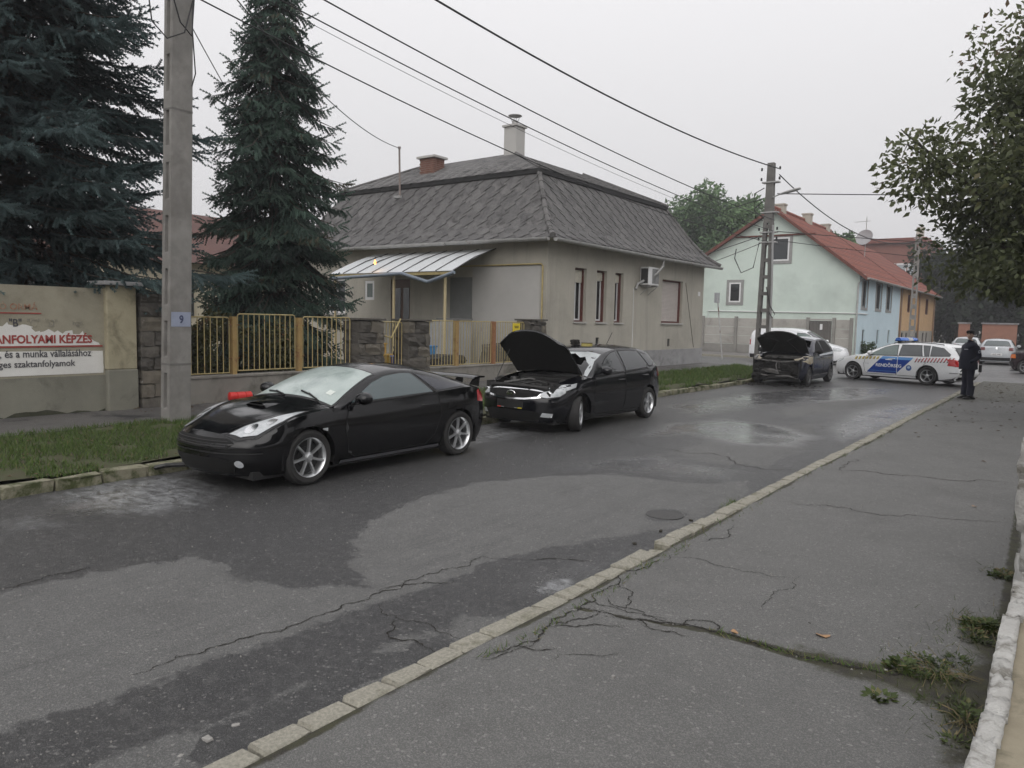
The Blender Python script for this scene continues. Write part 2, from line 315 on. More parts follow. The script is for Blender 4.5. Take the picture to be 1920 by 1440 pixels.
# --- right pavement
def pavement_material():
    t = NT('pavement_asphalt'); v = t.pos(); warp = t.math('MULTIPLY', t.math('SUBTRACT', t.noise(v, 9, 9, .75), .5), .7)
    soil = t.ramp(t.math('ADD', t.attr('soil'), warp), .42, .6); grit = t.noise(v, 115, 2, .85); mott = t.noise(v, 1.5, 9, .7); mid = t.noise(v, 30, 7, .8)
    col = t.mix(t.ramp(mott, .3, .72), (.195,.194,.186), (.24,.238,.228)); col = t.mix(t.math('MULTIPLY', t.ramp(t.noise(v, .7, 7, .7), .5, .7), .3), col, (.07,.067,.064))
    col = t.mix(t.math('MULTIPLY', t.ramp(grit, .55, .68), .5), col, (.25,.245,.235)); col = t.mix(t.math('MULTIPLY', t.ramp(grit, .45, .36), .45), col, (.04,.04,.039)); col = t.mix(t.math('MULTIPLY', t.ramp(mid, .59, .67), .55), col, (.042,.041,.04))
    col = t.mix(t.math('MULTIPLY', t.ramp(t.noise(v, 9, 9, .75), .52, .68), .3), col, (.22,.215,.205)); col = t.mix(t.math('MULTIPLY', t.ramp(t.noise(v, 2.6, 9, .75), .55, .7), .35), col, (.075,.072,.068))
    col = t.mix(t.math('MULTIPLY', t.ramp(t.cells(v, 150), .82, .88), .2), col, (.34,.335,.32)); col = t.mix(t.math('MULTIPLY', t.ramp(t.cells(v, 140), .2, .15), .22), col, (.04,.04,.04)); col = t.mix(t.math('MULTIPLY', t.ramp(t.cells(v, 75), .972, .98), .3), col, (.42,.41,.39))
    sc = t.mix(t.ramp(t.noise(v, 14, 6), .35, .65), (.03,.026,.02), (.05,.05,.022)); col = t.mix(soil, col, sc)
    t.set(Base_Color=col, Roughness=.72); t.bump(t.math('ADD', grit, t.math('MULTIPLY', mid, .8)), .8, .01); return t.m
M_pav = pavement_material()
xs = np.arange(-2.56, .6, .04); ys = np.concatenate([np.arange(-4, 1, .25), geo_steps(1, 31.9, .03, .012)])
X, Y, V, F = sheet(xs, ys, lambda x, y: .1+.012*np.sin(x*2.3+1)*np.sin(y*.8)+.012*(x+2.5)*.5)
soil = smooth_in(SOIL, X, Y, .22)
S1a = np.array(S1)
for i in range(len(S1a)-1):
    for t_ in np.linspace(0, 1, 8):
        c_ = S1a[i]*(1-t_)+S1a[i+1]*t_; w_ = .015+.05*max(0, (c_[0]+2.2)/1.9); soil = np.maximum(soil, np.clip(1.35-np.hypot(X-c_[0], Y-c_[1])/w_*.7, 0, 1))
soil = np.maximum(soil, (.72+.3*np.sin(Y*2.3)*np.sin(Y*5.1+1))*np.clip(1.3-np.abs(X+2.555)/.05, 0, 1)); soil = np.maximum(soil, np.clip(1-np.abs(X+.22+.03*(Y-5))/.09, 0, 1)*.85)
soil = np.maximum(soil, np.clip((Y-19)/8, 0, .55))
pavement = struct(link('pavement', np_mesh('pavement', V, F, M_pav, True, dict(soil=soil.ravel()))))
pf = MB(); pf.add([(.55,-4,.108),(6,-4,.108),(6,31.9,.108),(.55,31.9,.108),(-2.5,43.9,.1),(6,43.9,.1),(6,140,.1),(-2.5,140,.1)], [(0,1,2,3),(4,5,6,7)])
struct(pf.build('far_pavement', pm('yard_earth', (.06,.055,.04), (.09,.085,.05), 2, .95, .3, 30)))

def wiggle(path, amp, n=4):
    P = [Vector((a, b, 0)) for a, b in path]
    for k in range(n):
        Q = [P[0]]
        for a, b in zip(P[:-1], P[1:]):
            d = b-a; q = (a+b)/2 + Vector((-d.y, d.x, 0))*random.uniform(-amp, amp); Q += [q, b]
        P = Q
    return P
def crack(path, w, z, parent, mat, amp=.22, zf=None, n=4):
    P = wiggle(path, amp, n); vs = []; fs = []
    for i, p in enumerate(P):
        d = (P[min(i+1, len(P)-1)]-P[max(i-1, 0)]).normalized(); nrm = Vector((-d.y, d.x, 0))
        e = min(1, 4*i/len(P)+.15, 4*(len(P)-1-i)/len(P)+.15); ww = w*e*random.uniform(.35, 1.3)
        zz = z if zf is None else zf(p.x, p.y)
        vs += [(p.x+nrm.x*ww*random.uniform(.3, .7), p.y+nrm.y*ww*random.uniform(.3, .7), zz), (p.x-nrm.x*ww*.5, p.y-nrm.y*ww*.5, zz)]
    for i in range(len(P)-1): fs.append((2*i, 2*i+1, 2*i+3, 2*i+2))
    for p in P:                                                   # crumbled fringe
        for _ in range(3):
            q = p+Vector((random.gauss(0, w*1.3), random.gauss(0, w*1.3), 0)); s_ = random.uniform(.12, .4)*w; zz = (z if zf is None else zf(q.x, q.y))-.001; k = len(vs)
            vs += [(q.x-s_, q.y-s_*random.random(), zz), (q.x+s_, q.y-s_*.4, zz), (q.x+s_*random.uniform(-1, 1), q.y+s_, zz)]; fs.append((k, k+1, k+2))
    return MB().add(vs, fs).build('crack', mat, parent)
M_crack = pm('crack_fill', (.012,.011,.01), (.03,.026,.02), 20, .95)
rz = lambda x, y: .006*math.sin(x*1.7)*math.sin(y*.9)-.02*min(1, max(0, (x+3.1)/.4))-.02*min(1, max(0, (-8.2-x)/.5))+.004
pz = lambda x, y: .1+.012*math.sin(x*2.3+1)*math.sin(y*.8)+.006*(x+2.5)+.004
for c_, w_ in ((C1, .01), (C2, .006), (C3, .015), (C4, .012)): crack(c_, w_, .004, road, M_crack, zf=rz)
crack([(-3.82,3.6),(-3.7,3.9),(-3.55,4.1)], .012, 0, road, M_crack, zf=rz); crack([(-3.4,4.88),(-3.0,5.2)], .012, 0, road, M_crack, zf=rz)
crack([(-3.35,3.35),(-3.2,3.1),(-2.85,3.15)], .01, 0, road, M_crack, zf=rz)
for c_, w_ in ((S1, .017), (S2, .007), (S3, .006), (S4, .007), (S5, .006), (S6, .011), (S7, .017), (S8, .025), (S9, .01), (S10, .005), (S11, .005), (S12, .012)): crack(c_, w_, .104, pavement, M_crack, zf=pz, amp=.14 if c_ is S1 else .22)
for c_ in ([(-2.4,3.66),(-2.25,3.8),(-2.05,3.95)], [(-2.3,4.06),(-2.35,3.85),(-2.44,3.7)], [(-2.2,4.2),(-2.28,4.42),(-2.46,4.6)], [(-2.05,4.14),(-1.9,4.02),(-1.7,4.05)], [(-2.42,3.3),(-2.2,3.42)], [(-2.45,6.0),(-2.3,6.3),(-2.4,6.7)], [(-1.85,4.14),(-1.78,4.3),(-1.66,4.35),(-1.5,4.24)]):
    crack(c_, .009, .104, pavement, M_crack, zf=pz)

# --- kerbs: every stone its own piece
M_kerb = pm('kerb_concrete', (.38,.36,.3), (.22,.21,.175), 60, .9, .8, 70, c3=(.13,.125,.08), s3=4, t3=(.54, .7))
M_kerbm = pm('mossy_kerb', (.27,.25,.19), (.16,.155,.1), 6, .95, .6, 40, c3=(.05,.06,.02), s3=4, t3=(.44, .6))
def stone_mesh(l, w, h, mat, seed, jag=.012):
    rr = random.Random(seed); bm = bmesh.new(); bmesh.ops.create_cube(bm, size=1)
    for v in bm.verts: v.co = Vector((v.co.x*w, v.co.y*l, v.co.z*h))
    bmesh.ops.bevel(bm, geom=bm.edges[:], offset=min(.015, w*.12), segments=1, affect='EDGES')
    for v in bm.verts: v.co += Vector((rr.uniform(-jag, jag), rr.uniform(-jag, jag), rr.uniform(-jag, jag)*.6))
    me = bpy.data.meshes.new('kerb_stone'); bm.to_mesh(me); bm.free(); me.materials.append(mat); return me
kerb_r = struct(bpy.data.objects.new('kerb_right', None)); COL.objects.link(kerb_r)
km = [stone_mesh(.245, .145, .2, M_kerb, k, .009) for k in range(7)]; y_ = 1.4; k_ = 0
while y_ < 31:
    bul = .05*math.exp(-((y_-4.6)/.9)**2)-.05*math.exp(-((y_-6.1)/.5)**2)
    link('kerb_stone', km[random.randrange(7)], kerb_r, (-2.635+bul*.5+random.uniform(-.008, .008), y_, .012+random.uniform(-.004, .004)-(.05 if abs(y_-5.6) < .14 else 0)), (random.uniform(-.015, .015), random.uniform(-.02, .02), random.uniform(-.02, .02)+(.4 if abs(y_-5.6) < .14 else 0)))
    y_ += .255+random.uniform(0, .008); k_ += 1
kerb_l = struct(bpy.data.objects.new('kerb_left', None)); COL.objects.link(kerb_l)
km = [stone_mesh(.5, .16, .24, M_kerbm, 50+k, .02) for k in range(6)]; y_ = .6
while y_ < 31:
    link('kerb_stone', km[random.randrange(6)], kerb_l, (-8.79+random.uniform(-.02, .02), y_, -.01+random.uniform(-.025, .012)), (random.uniform(-.03, .03), random.uniform(-.04, .04), random.uniform(-.05, .05)))
    y_ += .52
# --- left verge, pavement and yard
M_soil = pm('verge_soil', (.06,.05,.03), (.05,.065,.022), 6, .95, .5, 30)
X, Y, V, F = sheet(np.arange(-11.6, -8.8, .2), np.arange(-4, 31.8, .3), lambda x, y: .1+(-8.8-x)*.042+.02*np.sin(x*3)*np.sin(y*2))
struct(link('verge', np_mesh('verge', V, F, M_soil, True)))
M_lp = pm('left_pavement_asphalt', (.075,.072,.07), (.105,.1,.095), 1.4, .6, .4, 120, c3=(.03,.03,.031), s3=1.6, t3=(.55, .62), rv=.35)
pl = MB(); pl.grid([[(x, y, .215+(-11.45-x)*.028+.004) for x in (-11.45, -12.2, -13.05)] for y in np.linspace(-4, 31.4, 30)])
struct(pl.build('left_pavement', M_lp))
yd = MB(); yd.add([(-60,-10,.29),(-13.05,-10,.29),(-13.05,31.2,.29),(-60,31.2,.29)], [(0,1,2,3)])
struct(yd.build('garden_ground', pm('garden_soil', (.04,.035,.02), (.055,.06,.025), 3, .95, .5, 20)))
cor = MB(); cor.box(-26, -8.75, 31.2, 31.9, -.05, .12); struct(cor.build('kerb_corner', M_kerbm))
sp = MB(); sp.box(-80, -9.2, 44, 49.2, -.05, .12); struct(sp.build('side_street_pavement', pm('side_pavement', (.13,.125,.12), (.17,.16,.15), 2, .85, .3, 60)))
# ------------------------------------------------------------------ walls with real openings
def wall_holes(mb, axis, plane, u0, u1, z0, z1, holes, depth):
    """wall face on axis=plane (outside towards +depth side is the plane itself); openings get reveals going in by depth"""
    us = sorted({u0, u1, *[h[0] for h in holes], *[h[1] for h in holes]}); zs = sorted({z0, z1, *[h[2] for h in holes], *[h[3] for h in holes]})
    P = (lambda u, z, d=0: (plane-d, u, z)) if axis == 'x' else (lambda u, z, d=0: (u, plane-d, z))
    for a, b in zip(us[:-1], us[1:]):
        for c, d in zip(zs[:-1], zs[1:]):
            if any(h[0] <= a and b <= h[1] and h[2] <= c and d <= h[3] for h in holes): continue
            mb.add([P(a, c), P(b, c), P(b, d), P(a, d)], [(0, 1, 2, 3)])
    for a, b, c, d in holes:
        for q in ([P(a,c),P(b,c),P(b,c,depth),P(a,c,depth)], [P(a,d),P(b,d),P(b,d,depth),P(a,d,depth)], [P(a,c),P(a,d),P(a,d,depth),P(a,c,depth)], [P(b,c),P(b,d),P(b,d,depth),P(b,c,depth)]): mb.add(q, [(0,1,2,3)])
def frame_boxes(mb, axis, plane, u0, u1, z0, z1, w, t):
    """rectangular frame of four bars, t thick, butted"""
    for a, b, c, d in ((u0, u1, z0, z0+w), (u0, u1, z1-w, z1), (u0, u0+w, z0+w, z1-w), (u1-w, u1, z0+w, z1-w)):
        if axis == 'x': mb.box(plane-t, plane, a, b, c, d)
        else: mb.box(a, b, plane, plane+t, c, d)

def render_wall(name, c1, c2, c3):
    t = NT(name); v = t.pos(); col = t.mix(t.ramp(t.noise(v, 1.1, 9, .7), .3, .7), c1, c2)
    col = t.mix(t.math('MULTIPLY', t.ramp(t.noise(t.pos(False, (1.6, 1.6, .12)), 1.7, 9, .7), .5, .72), .55), col, c3)
    col = t.mix(t.math('MULTIPLY', t.ramp(t.noise(v, .45, 8, .72, .5), .5, .7), .5), col, c3); col = t.mix(t.math('MULTIPLY', t.ramp(t.noise(v, 6, 8, .75), .58, .7), .25), col, tuple(x*1.25 for x in c1))
    t.set(Base_Color=col, Roughness=.92); t.bump(t.noise(v, 45, 5, .7), .4, .01); return t.m
M_plast = render_wall('grey_render', (.44,.415,.36), (.38,.36,.31), (.25,.235,.205))
M_plast2 = pm('pale_render', (.45,.44,.42), (.4,.39,.375), .9, .92, .3, 45, c3=(.33,.32,.3), s3=.5, t3=(.45,.85))
M_plinth = pm('plinth_cement', (.33,.33,.335), (.27,.265,.265), 1.6, .9, .3, 40, c3=(.18,.18,.18), s3=1)
M_slate = pm('asbestos_slate', (.095,.092,.091), (.14,.136,.133), 8, .85, .8, 30, c3=(.045,.044,.044), s3=2.6, t3=(.46, .66))
M_slate2 = pm('asbestos_slate_worn', (.108,.105,.103), (.155,.15,.147), 8, .85, .8, 30, c3=(.045,.043,.042), s3=1.9, t3=(.48, .62))
M_slate3 = pm('asbestos_slate_dark', (.08,.078,.077), (.12,.116,.114), 8, .85, .5, 50)
M_black = pm('tarred_board', (.012,.012,.012), (.02,.02,.02), 8, .8)
M_zinc = pm('old_zinc', (.44,.44,.435), (.32,.315,.305), 5, .55, .2, 30, metal=.3, c3=(.16,.1,.065), s3=2, t3=(.6, .7))
M_white = pm('white_plastic', (.72,.72,.72), (.66,.66,.66), 3, .4)
M_dpane = glass_mat('dark_pane'); M_brown = pm('red_brown_frame', (.13,.042,.032), (.09,.03,.025), 8, .6)
M_yel = pm('yellow_paint', (.44,.36,.17), (.34,.27,.12), 7, .6, .2, 60, c3=(.2,.11,.04), s3=4, t3=(.6, .68))
M_rust = pm('rusty_iron', (.3,.15,.07), (.22,.1,.05), 9, .9, .4, 60)

HX, HY0, HY1, HX1, HZ = -13.0, 19.1, 31.1, -25.2, 4.35
house = thing('bungalow', 'grey rendered corner bungalow with dark slate mansard roof', 'house', (-19, 25, .27))
wins = [(20.68,21.4,1.92,3.66), (22.05,22.74,1.92,3.66), (23.32,23.92,1.92,3.66)]; shut = (27.06,28.96,1.95,3.64)
w = MB(); wall_holes(w, 'x', HX, HY0, HY1, .9, HZ, wins+[shut, (27.7,27.95,1.02,1.32), (22.1,22.34,1.12,1.4)], .3); w.build('wall', M_plast, house)
w = MB(); w.box(HX-.3, HX+.035, HY0+.001, HY1+.035, .1, .9); w.build('plinth', M_plinth, house)
door_h = (-19.75, -18.8, .4, 3.28); lw = (-23.2, -22.2, 2.05, 3.34); sw = (-21.12, -20.62, 2.55, 3.25)
w = MB(); wall_holes(w, 'y', HY0, HX1, HX, .1, HZ, [door_h, lw, sw], -.25)
w.build('wall', M_plast, house)
w = MB(); w.add([(HX1,HY0,.1),(HX1,HY1,.1),(HX1,HY1,HZ),(HX1,HY0,HZ),(HX,HY1,.1),(HX,HY1,HZ)], [(0,1,2,3),(1,4,5,2)]); w.build('wall', M_plast, house)
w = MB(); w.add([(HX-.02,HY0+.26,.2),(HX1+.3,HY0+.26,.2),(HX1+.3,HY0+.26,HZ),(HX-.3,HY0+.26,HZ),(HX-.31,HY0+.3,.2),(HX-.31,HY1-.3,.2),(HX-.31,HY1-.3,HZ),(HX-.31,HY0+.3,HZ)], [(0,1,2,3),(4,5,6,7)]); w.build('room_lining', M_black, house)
# a paler rendered field framed by a yellow gas pipe on the side wall
w = MB(); w.box(-15.95, -13.25, HY0-.012, HY0+.002, .3, 3.62); w.build('render_field', M_plast2, house)
w = MB(); w.box(-16.9, -15.96, HY0-.03, HY0+.004, .3, 3.3); w.build('side_panel', pm('grey_board', (.2,.205,.2), (.17,.175,.17), 3, .8), house)
w = MB(); w.tube([(-20.2,HY0-.05,3.66),(-13.2,HY0-.05,3.66),(-13.14,HY0-.05,3.6),(-13.14,HY0-.05,.4)], .026, 8); w.build('gas_pipe', M_yel, house, 40)
for yy in (22.22,27.82): w = MB(); w.box(HX-.25, HX-.05, yy-.14, yy+.14, 1.0, 1.42); w.build('vent', M_black, house)
# street windows: white frame and roller box deep in a red-brown lining
for k, (a, b, c, d) in enumerate(wins):
    f = MB()
    frame_boxes(f, 'x', HX-.11, a+.005, b-.005, c+.005, d-.005, .035, .14); wo = f.build('window', M_brown, house)
    f = MB(); frame_boxes(f, 'x', HX-.2, a+.05, b-.05, c+.05, d-.3, .05, .05); f.box(HX-.25, HX-.2, (a+b)/2-.02, (a+b)/2+.02, c+.1, d-.35); f.build('frame', M_white, wo, world=False).location = -Vector(house.location)
    f = MB(); f.box(HX-.24, HX-.225, a+.1, b-.1, c+.1, d-.35); f.build('pane', M_dpane, wo, world=False).location = -Vector(house.location)
    for q in range(6 if k else 9): f = MB(); f.box(HX-.195, HX-.165+(q % 2)*.004, a+.045, b-.045, d-.1-q*.045, d-.06-q*.045); f.build('shutter_slat', pm('cream_shutter', (.6,.57,.48), (.5,.47,.4), 6, .6), wo, world=False).location = -Vector(house.location)
    f = MB(); f.box(HX-.05, HX+.05, a-.04, b+.04, c-.05, c-.002); f.build('sill', M_plast2, wo, world=False).location = -Vector(house.location)
a, b, c, d = shut
f = MB(); frame_boxes(f, 'x', HX-.1, a+.004, b-.004, c+.004, d-.004, .05, .15); wo = f.build('window', M_brown, house)
M_sh = pm('roller_shutter', (.55,.5,.47), (.49,.45,.42), 4, .6)
n = 30
for q in range(n):
    z0 = c+.06+(d-c-.12)*q/n; f = MB(); f.prism([(HX-.2, z0),(HX-.175, z0+.006),(HX-.172, z0+.036),(HX-.18, z0+.05),(HX-.2, z0+.052)], a+.055, b-.055, 'y'); f.build('shutter_slat', M_sh, wo, world=False).location = -Vector(house.location)
f = MB(); f.box(HX-.05, HX+.06, a-.05, b+.05, c-.06, c-.002); f.build('sill', M_plast2, wo, world=False).location = -Vector(house.location)
# side wall openings
f = MB(); a, b, c, d = lw; frame_boxes(f, 'y', HY0+.05, a, b, c, d, .07, .06); f.box(a+.45, a+.53, HY0+.05, HY0+.11, c, d); wo = f.build('window', M_white, house)
f = MB(); f.box(a+.07, b-.07, HY0+.07, HY0+.09, c+.07, d-.07); f.build('pane', M_dpane, wo, world=False).location = -Vector(house.location)
f = MB(); f.box(a-.1, b+.1, HY0-.08, HY0+.02, c-.07, c-.003); f.build('sill', M_plast2, wo, world=False).location = -Vector(house.location)
f = MB(); a, b, c, d = sw; frame_boxes(f, 'y', HY0+.02, a, b, c, d, .1, .06); wo = f.build('window', M_white, house)
f = MB(); f.box(a+.1, b-.1, HY0+.04, HY0+.06, c+.1, d-.1); f.build('pane', pm('frosted_pane', (.12,.15,.14), rough=.2), wo, world=False).location = -Vector(house.location)
a, b, c, d = door_h; f = MB(); f.box(a, b, HY0+.1, HY0+.16, c, d); dr = f.build('door', pm('door_wood', (.1,.045,.025), (.07,.032,.018), 9, .5, stretch=(6, 1, .6)), house)
for q in range(2): f = MB(); f.box(a+.12+q*.42, a+.4+q*.42, HY0+.085, HY0+.098, c+.9, d-.3); f.build('pane', M_dpane, dr, world=False).location = -Vector(house.location)
f = MB(); f.tube([(a+.08,HY0+.09,1.4),(a+.08,HY0+.03,1.4),(a+.2,HY0+.03,1.4)], .012, 6); f.build('handle', M_zinc, dr, world=False).location = -Vector(house.location)
for q in range(3): f = MB(); f.box(a-.5, b+.4, HY0-.9+q*.3, HY0-.001, .25, .36+q*.1 if q == 0 else .36+q*.1); f.build('step', M_plinth, house)
w = MB(); w.box(HX+.002, HX+.02, 30.5, 30.72, 3.12, 3.3); w.build('street_plate', M_white, house)
w = MB(); w.box(HX+.002, HX+.012, 30.52, 30.7, 3.22, 3.235); w.build('street_plate_text', M_black, house)
w = MB(); w.tube([(HX+.012,29.2,3.6),(HX+.012,29.6,2.6),(HX+.012,30.25,.95)], .008, 5); w.build('cable', M_black, house)
w = MB(); w.tube([(HX+.015,24.68,3.2),(HX+.015,24.7,.92)], .012, 6); w.build('cable', M_white, house)

# --- mansard roof: flared lower slopes, shallow upper hip
EX0, EX1, EY0, EY1 = -25.7, -12.5, 18.6, 31.6
prof = [(0, 4.42), (.3, 4.62), (.62, 4.93), (.95, 5.36), (1.3, 5.9), (1.62, 6.42), (1.85, 6.78)]
roof = bpy.data.objects.new('roof', None); COL.objects.link(roof); roof.parent = house
def rb(mb, name, mat, **k): o = mb.build(name, mat, None, **k); o.parent = roof; o.location = -Vector(house.location); return o
low = MB()
for side in range(4):
    rows = []
    for ins, z in prof:
        x0, x1, y0, y1 = EX0+ins, EX1-ins, EY0+ins, EY1-ins
        e = [((x0,y0),(x1,y0)), ((x1,y0),(x1,y1)), ((x1,y1),(x0,y1)), ((x0,y1),(x0,y0))][side]
        rows.append([(e[0][0]+(e[1][0]-e[0][0])*t, e[0][1]+(e[1][1]-e[0][1])*t, z) for t in np.linspace(0, 1, 14)])
    low.grid(rows)
rb(low, 'roof_deck', M_slate3, smooth=30)
B0 = 1.72; UZ = 6.86; bx0, bx1, by0, by1 = EX0+B0, EX1-B0, EY0+B0, EY1-B0; ap = [(-21.6, 22.65, 8.02), (-17.0, 22.65, 8.06)]; ap3 = (-17.0, 27.4, 8.06)
up = MB(); cs = [(bx0,by0,UZ),(bx1,by0,UZ),(bx1,by1,UZ),(bx0,by1,UZ)]
up.add(cs+ap+[ap3], [(0,1,5,4),(1,2,6,5),(2,3,6),(3,0,4),(3,4,5,6)]); rb(up, 'roof_deck', M_slate)
up = MB()
for (a, b) in zip(cs, cs[1:]+cs[:1]):
    up.add([a, b, (b[0], b[1], b[2]-.16), (a[0], a[1], a[2]-.16)], [(0,1,2,3)])
rb(up, 'fascia', M_black)
up = MB(); up.add([(bx0,by0,UZ-.16),(bx1,by0,UZ-.16),(bx1,by1,UZ-.16),(bx0,by1,UZ-.16)], [(0,1,2,3)]); rb(up, 'fascia', M_black)
# single diamond slates
def slate_mesh(mat, s, seed):
    rr = random.Random(seed); h = s/2; t = .012
    P = [(0,-h),(h*.93,-h*.07),(h,0),(0,h),(-h,0),(-h*.93,-h*.07)]; P = [(x+rr.uniform(-.006,.006), y+rr.uniform(-.006,.006)) for x, y in P]
    m = MB(); m.prism(P, 0, t, 'z'); return m.mesh('slate', mat)
SL = [slate_mesh(m_, .6, i) for i, m_ in enumerate([M_slate]*7+[M_slate2]*2+[M_slate3]*2)]; SL2 = [slate_mesh(m_, .52, 40+i) for i, m_ in enumerate([M_slate]*4+[M_slate2]*3+[M_slate3])]
plen = [0]
for (a, za), (b, zb) in zip(prof[:-1], prof[1:]): plen.append(plen[-1]+math.hypot(b-a, zb-za))
def prof_at(s):
    for i in range(len(prof)-1):
        if s <= plen[i+1] or i == len(prof)-2:
            t = (s-plen[i])/(plen[i+1]-plen[i]); a, b = prof[i], prof[i+1]
            return a[0]+(b[0]-a[0])*t, a[1]+(b[1]-a[1])*t, math.atan2(b[1]-a[1], b[0]-a[0])
slots = []
def lay(side, D):
    s = D*.35; row = 0
    while s < plen[-1]-.05:
        ins, z, th = prof_at(s); L = (EX1-EX0 if side == 0 else EY1-EY0)
        u = ins+D*(.3 if row % 2 else .8)
        while u < L-ins-D*.3:
            if side == 0: p = Vector((EX1-u, EY0+ins, z)); along = Vector((1,0,0)); up_ = Vector((0, math.cos(th), math.sin(th)))
            else: p = Vector((EX1-ins, EY0+u, z)); along = Vector((0,1,0)); up_ = Vector((-math.cos(th), 0, math.sin(th)))
            nrm = along.cross(up_); slots.append((side, p, along, up_, nrm)); u += D
        s += D*.5; row += 1
lay(0, .6); lay(1, .6)
slots = [q for q in slots if not (q[0] == 0 and q[1].x < -25.2)]
slots.sort(key=lambda q: q[1].length); rest = MB()
for i, (side, p, al, u_, nr) in enumerate(slots):
    t_ = .035+random.uniform(-.012, .012); uu = (u_-nr*t_).normalized(); nn = al.cross(uu)
    rot = Matrix((al, uu, nn)).transposed() @ Matrix.Rotation(random.uniform(-.025, .025), 3, 'Z'); me = SL[random.randrange(len(SL))]
    pos = p+nr*(.004+random.uniform(0, .006))
    if i < 300:
        o = link('slate', me, roof); o.matrix_basis = Matrix.Translation(pos-Vector(house.location)) @ rot.to_4x4()
    else: rest.add([pos+rot @ v.co for v in me.vertices], [tuple(f.vertices) for f in me.polygons])
ur = MB()   # upper slates, small and grazing: joined
for (A, Bc, C) in ((cs[0], cs[1], ap), (cs[1], cs[2], [ap[1], ap3])):
    A, Bc = Vector(A), Vector(Bc); T0, T1 = Vector(C[0]), Vector(C[1]); mid = (A+Bc)/2; top = (T0+T1)/2; al = (Bc-A).normalized(); slope = (top-mid); up_ = (slope-al*slope.dot(al)).normalized(); nr = al.cross(up_); Ls = slope.length; Lb = (Bc-A).length; s = .15; row = 0
    while s < Ls-.2:
        f_ = s/Ls; a_ = A.lerp(T0, f_); b_ = Bc.lerp(T1, f_); L = (b_-a_).length; u = .26*(row % 2)+.2
        while u < L-.2:
            me = SL2[random.randrange(len(SL2))]; uu = (up_-nr*.04).normalized(); rot = Matrix((al, uu, al.cross(uu))).transposed(); pos = a_+al*u+nr*.006
            ur.add([pos+rot @ v.co for v in me.vertices], [tuple(f.vertices) for f in me.polygons]); u += .52
        s += .26; row += 1
stuff(rb(rest, 'slates', M_slate, fix=False)); stuff(rb(ur, 'slates', M_slate2, fix=False))
# hip tiles
for (xs_, ys_) in ((EX1, EY0), (EX1, EY1)):
    pts = [Vector((xs_-i_, ys_+(i_ if ys_ == EY0 else -i_), z_+.03)) for i_, z_ in prof]
    tot = 10
    for k in range(tot):
        def at(f): i = min(int(f*(len(pts)-1)), len(pts)-2); t = f*(len(pts)-1)-i; return pts[i].lerp(pts[i+1], t)
        a, b = at(k/tot), at((k+1.12)/tot if k < tot-1 else 1); h = MB(); h.tube([a, b], [.095, .075], 8); rb(h, 'hip_tile', M_slate2, smooth=40)
for a, b in ((cs[0], ap[0]), (cs[1], ap[1]), (cs[2], ap3)):
    h = MB(); h.tube([Vector(a)+Vector((0,0,.02)), Vector(b)+Vector((0,0,.02))], .06, 6); rb(h, 'hip_tile', M_slate2, smooth=40)
# soffits, gutters and fall pipe
w = MB(); w.add([(EX0,EY0,4.4),(EX1,EY0,4.4),(HX,HY0,HZ),(HX1,HY0,HZ),(EX1,EY1,4.4),(HX,HY1,HZ)], [(0,1,2,3),(1,4,5,2)]); rb(w, 'soffit', M_plast)
def gutter(p0, p1, r=.085):
    p0, p1 = Vector(p0), Vector(p1); d = (p1-p0).normalized(); sd = d.cross(Vector((0,0,1))); g = MB(); N = 9
    rows = []
    for p in (p0, p1): rows.append([p+sd*math.cos(q)*r+Vector((0,0,-math.sin(q)*r)) for q in np.linspace(-.25, math.pi+.25, N)])
    rows2 = [[q*1.0 for q in rr] for rr in rows]; g.grid(rows); rin = []
    for p in (p0, p1): rin.append([p+sd*math.cos(q)*(r-.012)+Vector((0,0,-math.sin(q)*(r-.012))) for q in np.linspace(-.25, math.pi+.25, N)])
    g.grid(rin); g.add(rows[1], [tuple(range(N))]); g.add(rows[0], [tuple(range(N))]); return g
segs = [((EX1-.1,EY0-.07,4.37),(-16.6,EY0-.07,4.39)), ((-16.64,EY0-.07,4.385),(-21,EY0-.07,4.4)), ((-21.04,EY0-.07,4.395),(EX0,EY0-.07,4.41)), ((EX1+.07,EY0+.05,4.36),(EX1+.07,21.6,4.35)), ((EX1+.07,21.64,4.355),(EX1+.07,25.9,4.33)), ((EX1+.07,25.94,4.335),(EX1+.07,EY1,4.36))]
for a, b in segs: rb(gutter(a, b), 'gutter', M_zinc, smooth=40, fix=False)
w = MB(); w.tube([(EX1+.07,25.9,4.3),(EX1+.07,25.9,4.05),(EX1-.1,25.7,3.75),(HX+.06,24.9,3.35),(HX+.06,24.75,3.15)], .05, 10); rb(w, 'fall_pipe', M_zinc, smooth=40)
# chimneys and service mast
w = MB(); w.box(-17.4,-16.85,22.5,23.05,7.2,9.0); w.box(-17.46,-16.79,22.44,23.11,9.001,9.07); ch = w.build('chimney', M_plast2, house)
w = MB(); w.lathe([(.11,9.07),(.11,9.25)], 12, (-17.12,22.78,0)); w.lathe([(.0,9.5),(.26,9.44),(.25,9.42),(0,9.46)], 14, (-17.12,22.78,0))
for q in range(4): a = q*math.pi/2+.4; w.tube([(-17.12+.1*math.cos(a),22.78+.1*math.sin(a),9.2),(-17.12+.2*math.cos(a),22.78+.2*math.sin(a),9.45)], .012, 5)
w.build('chimney_cowl', M_zinc, ch, world=False).location = -Vector(house.location)
M_brick = pm('old_brick', (.2,.1,.075), (.15,.075,.055), 6, .9, .4, 60); M_mort = pm('mortar', (.32,.3,.27), rough=.95)
w = MB(); w.box(-20.62,-19.88,21.42,21.98,7.0,8.0); ch = w.build('chimney', M_mort, house)
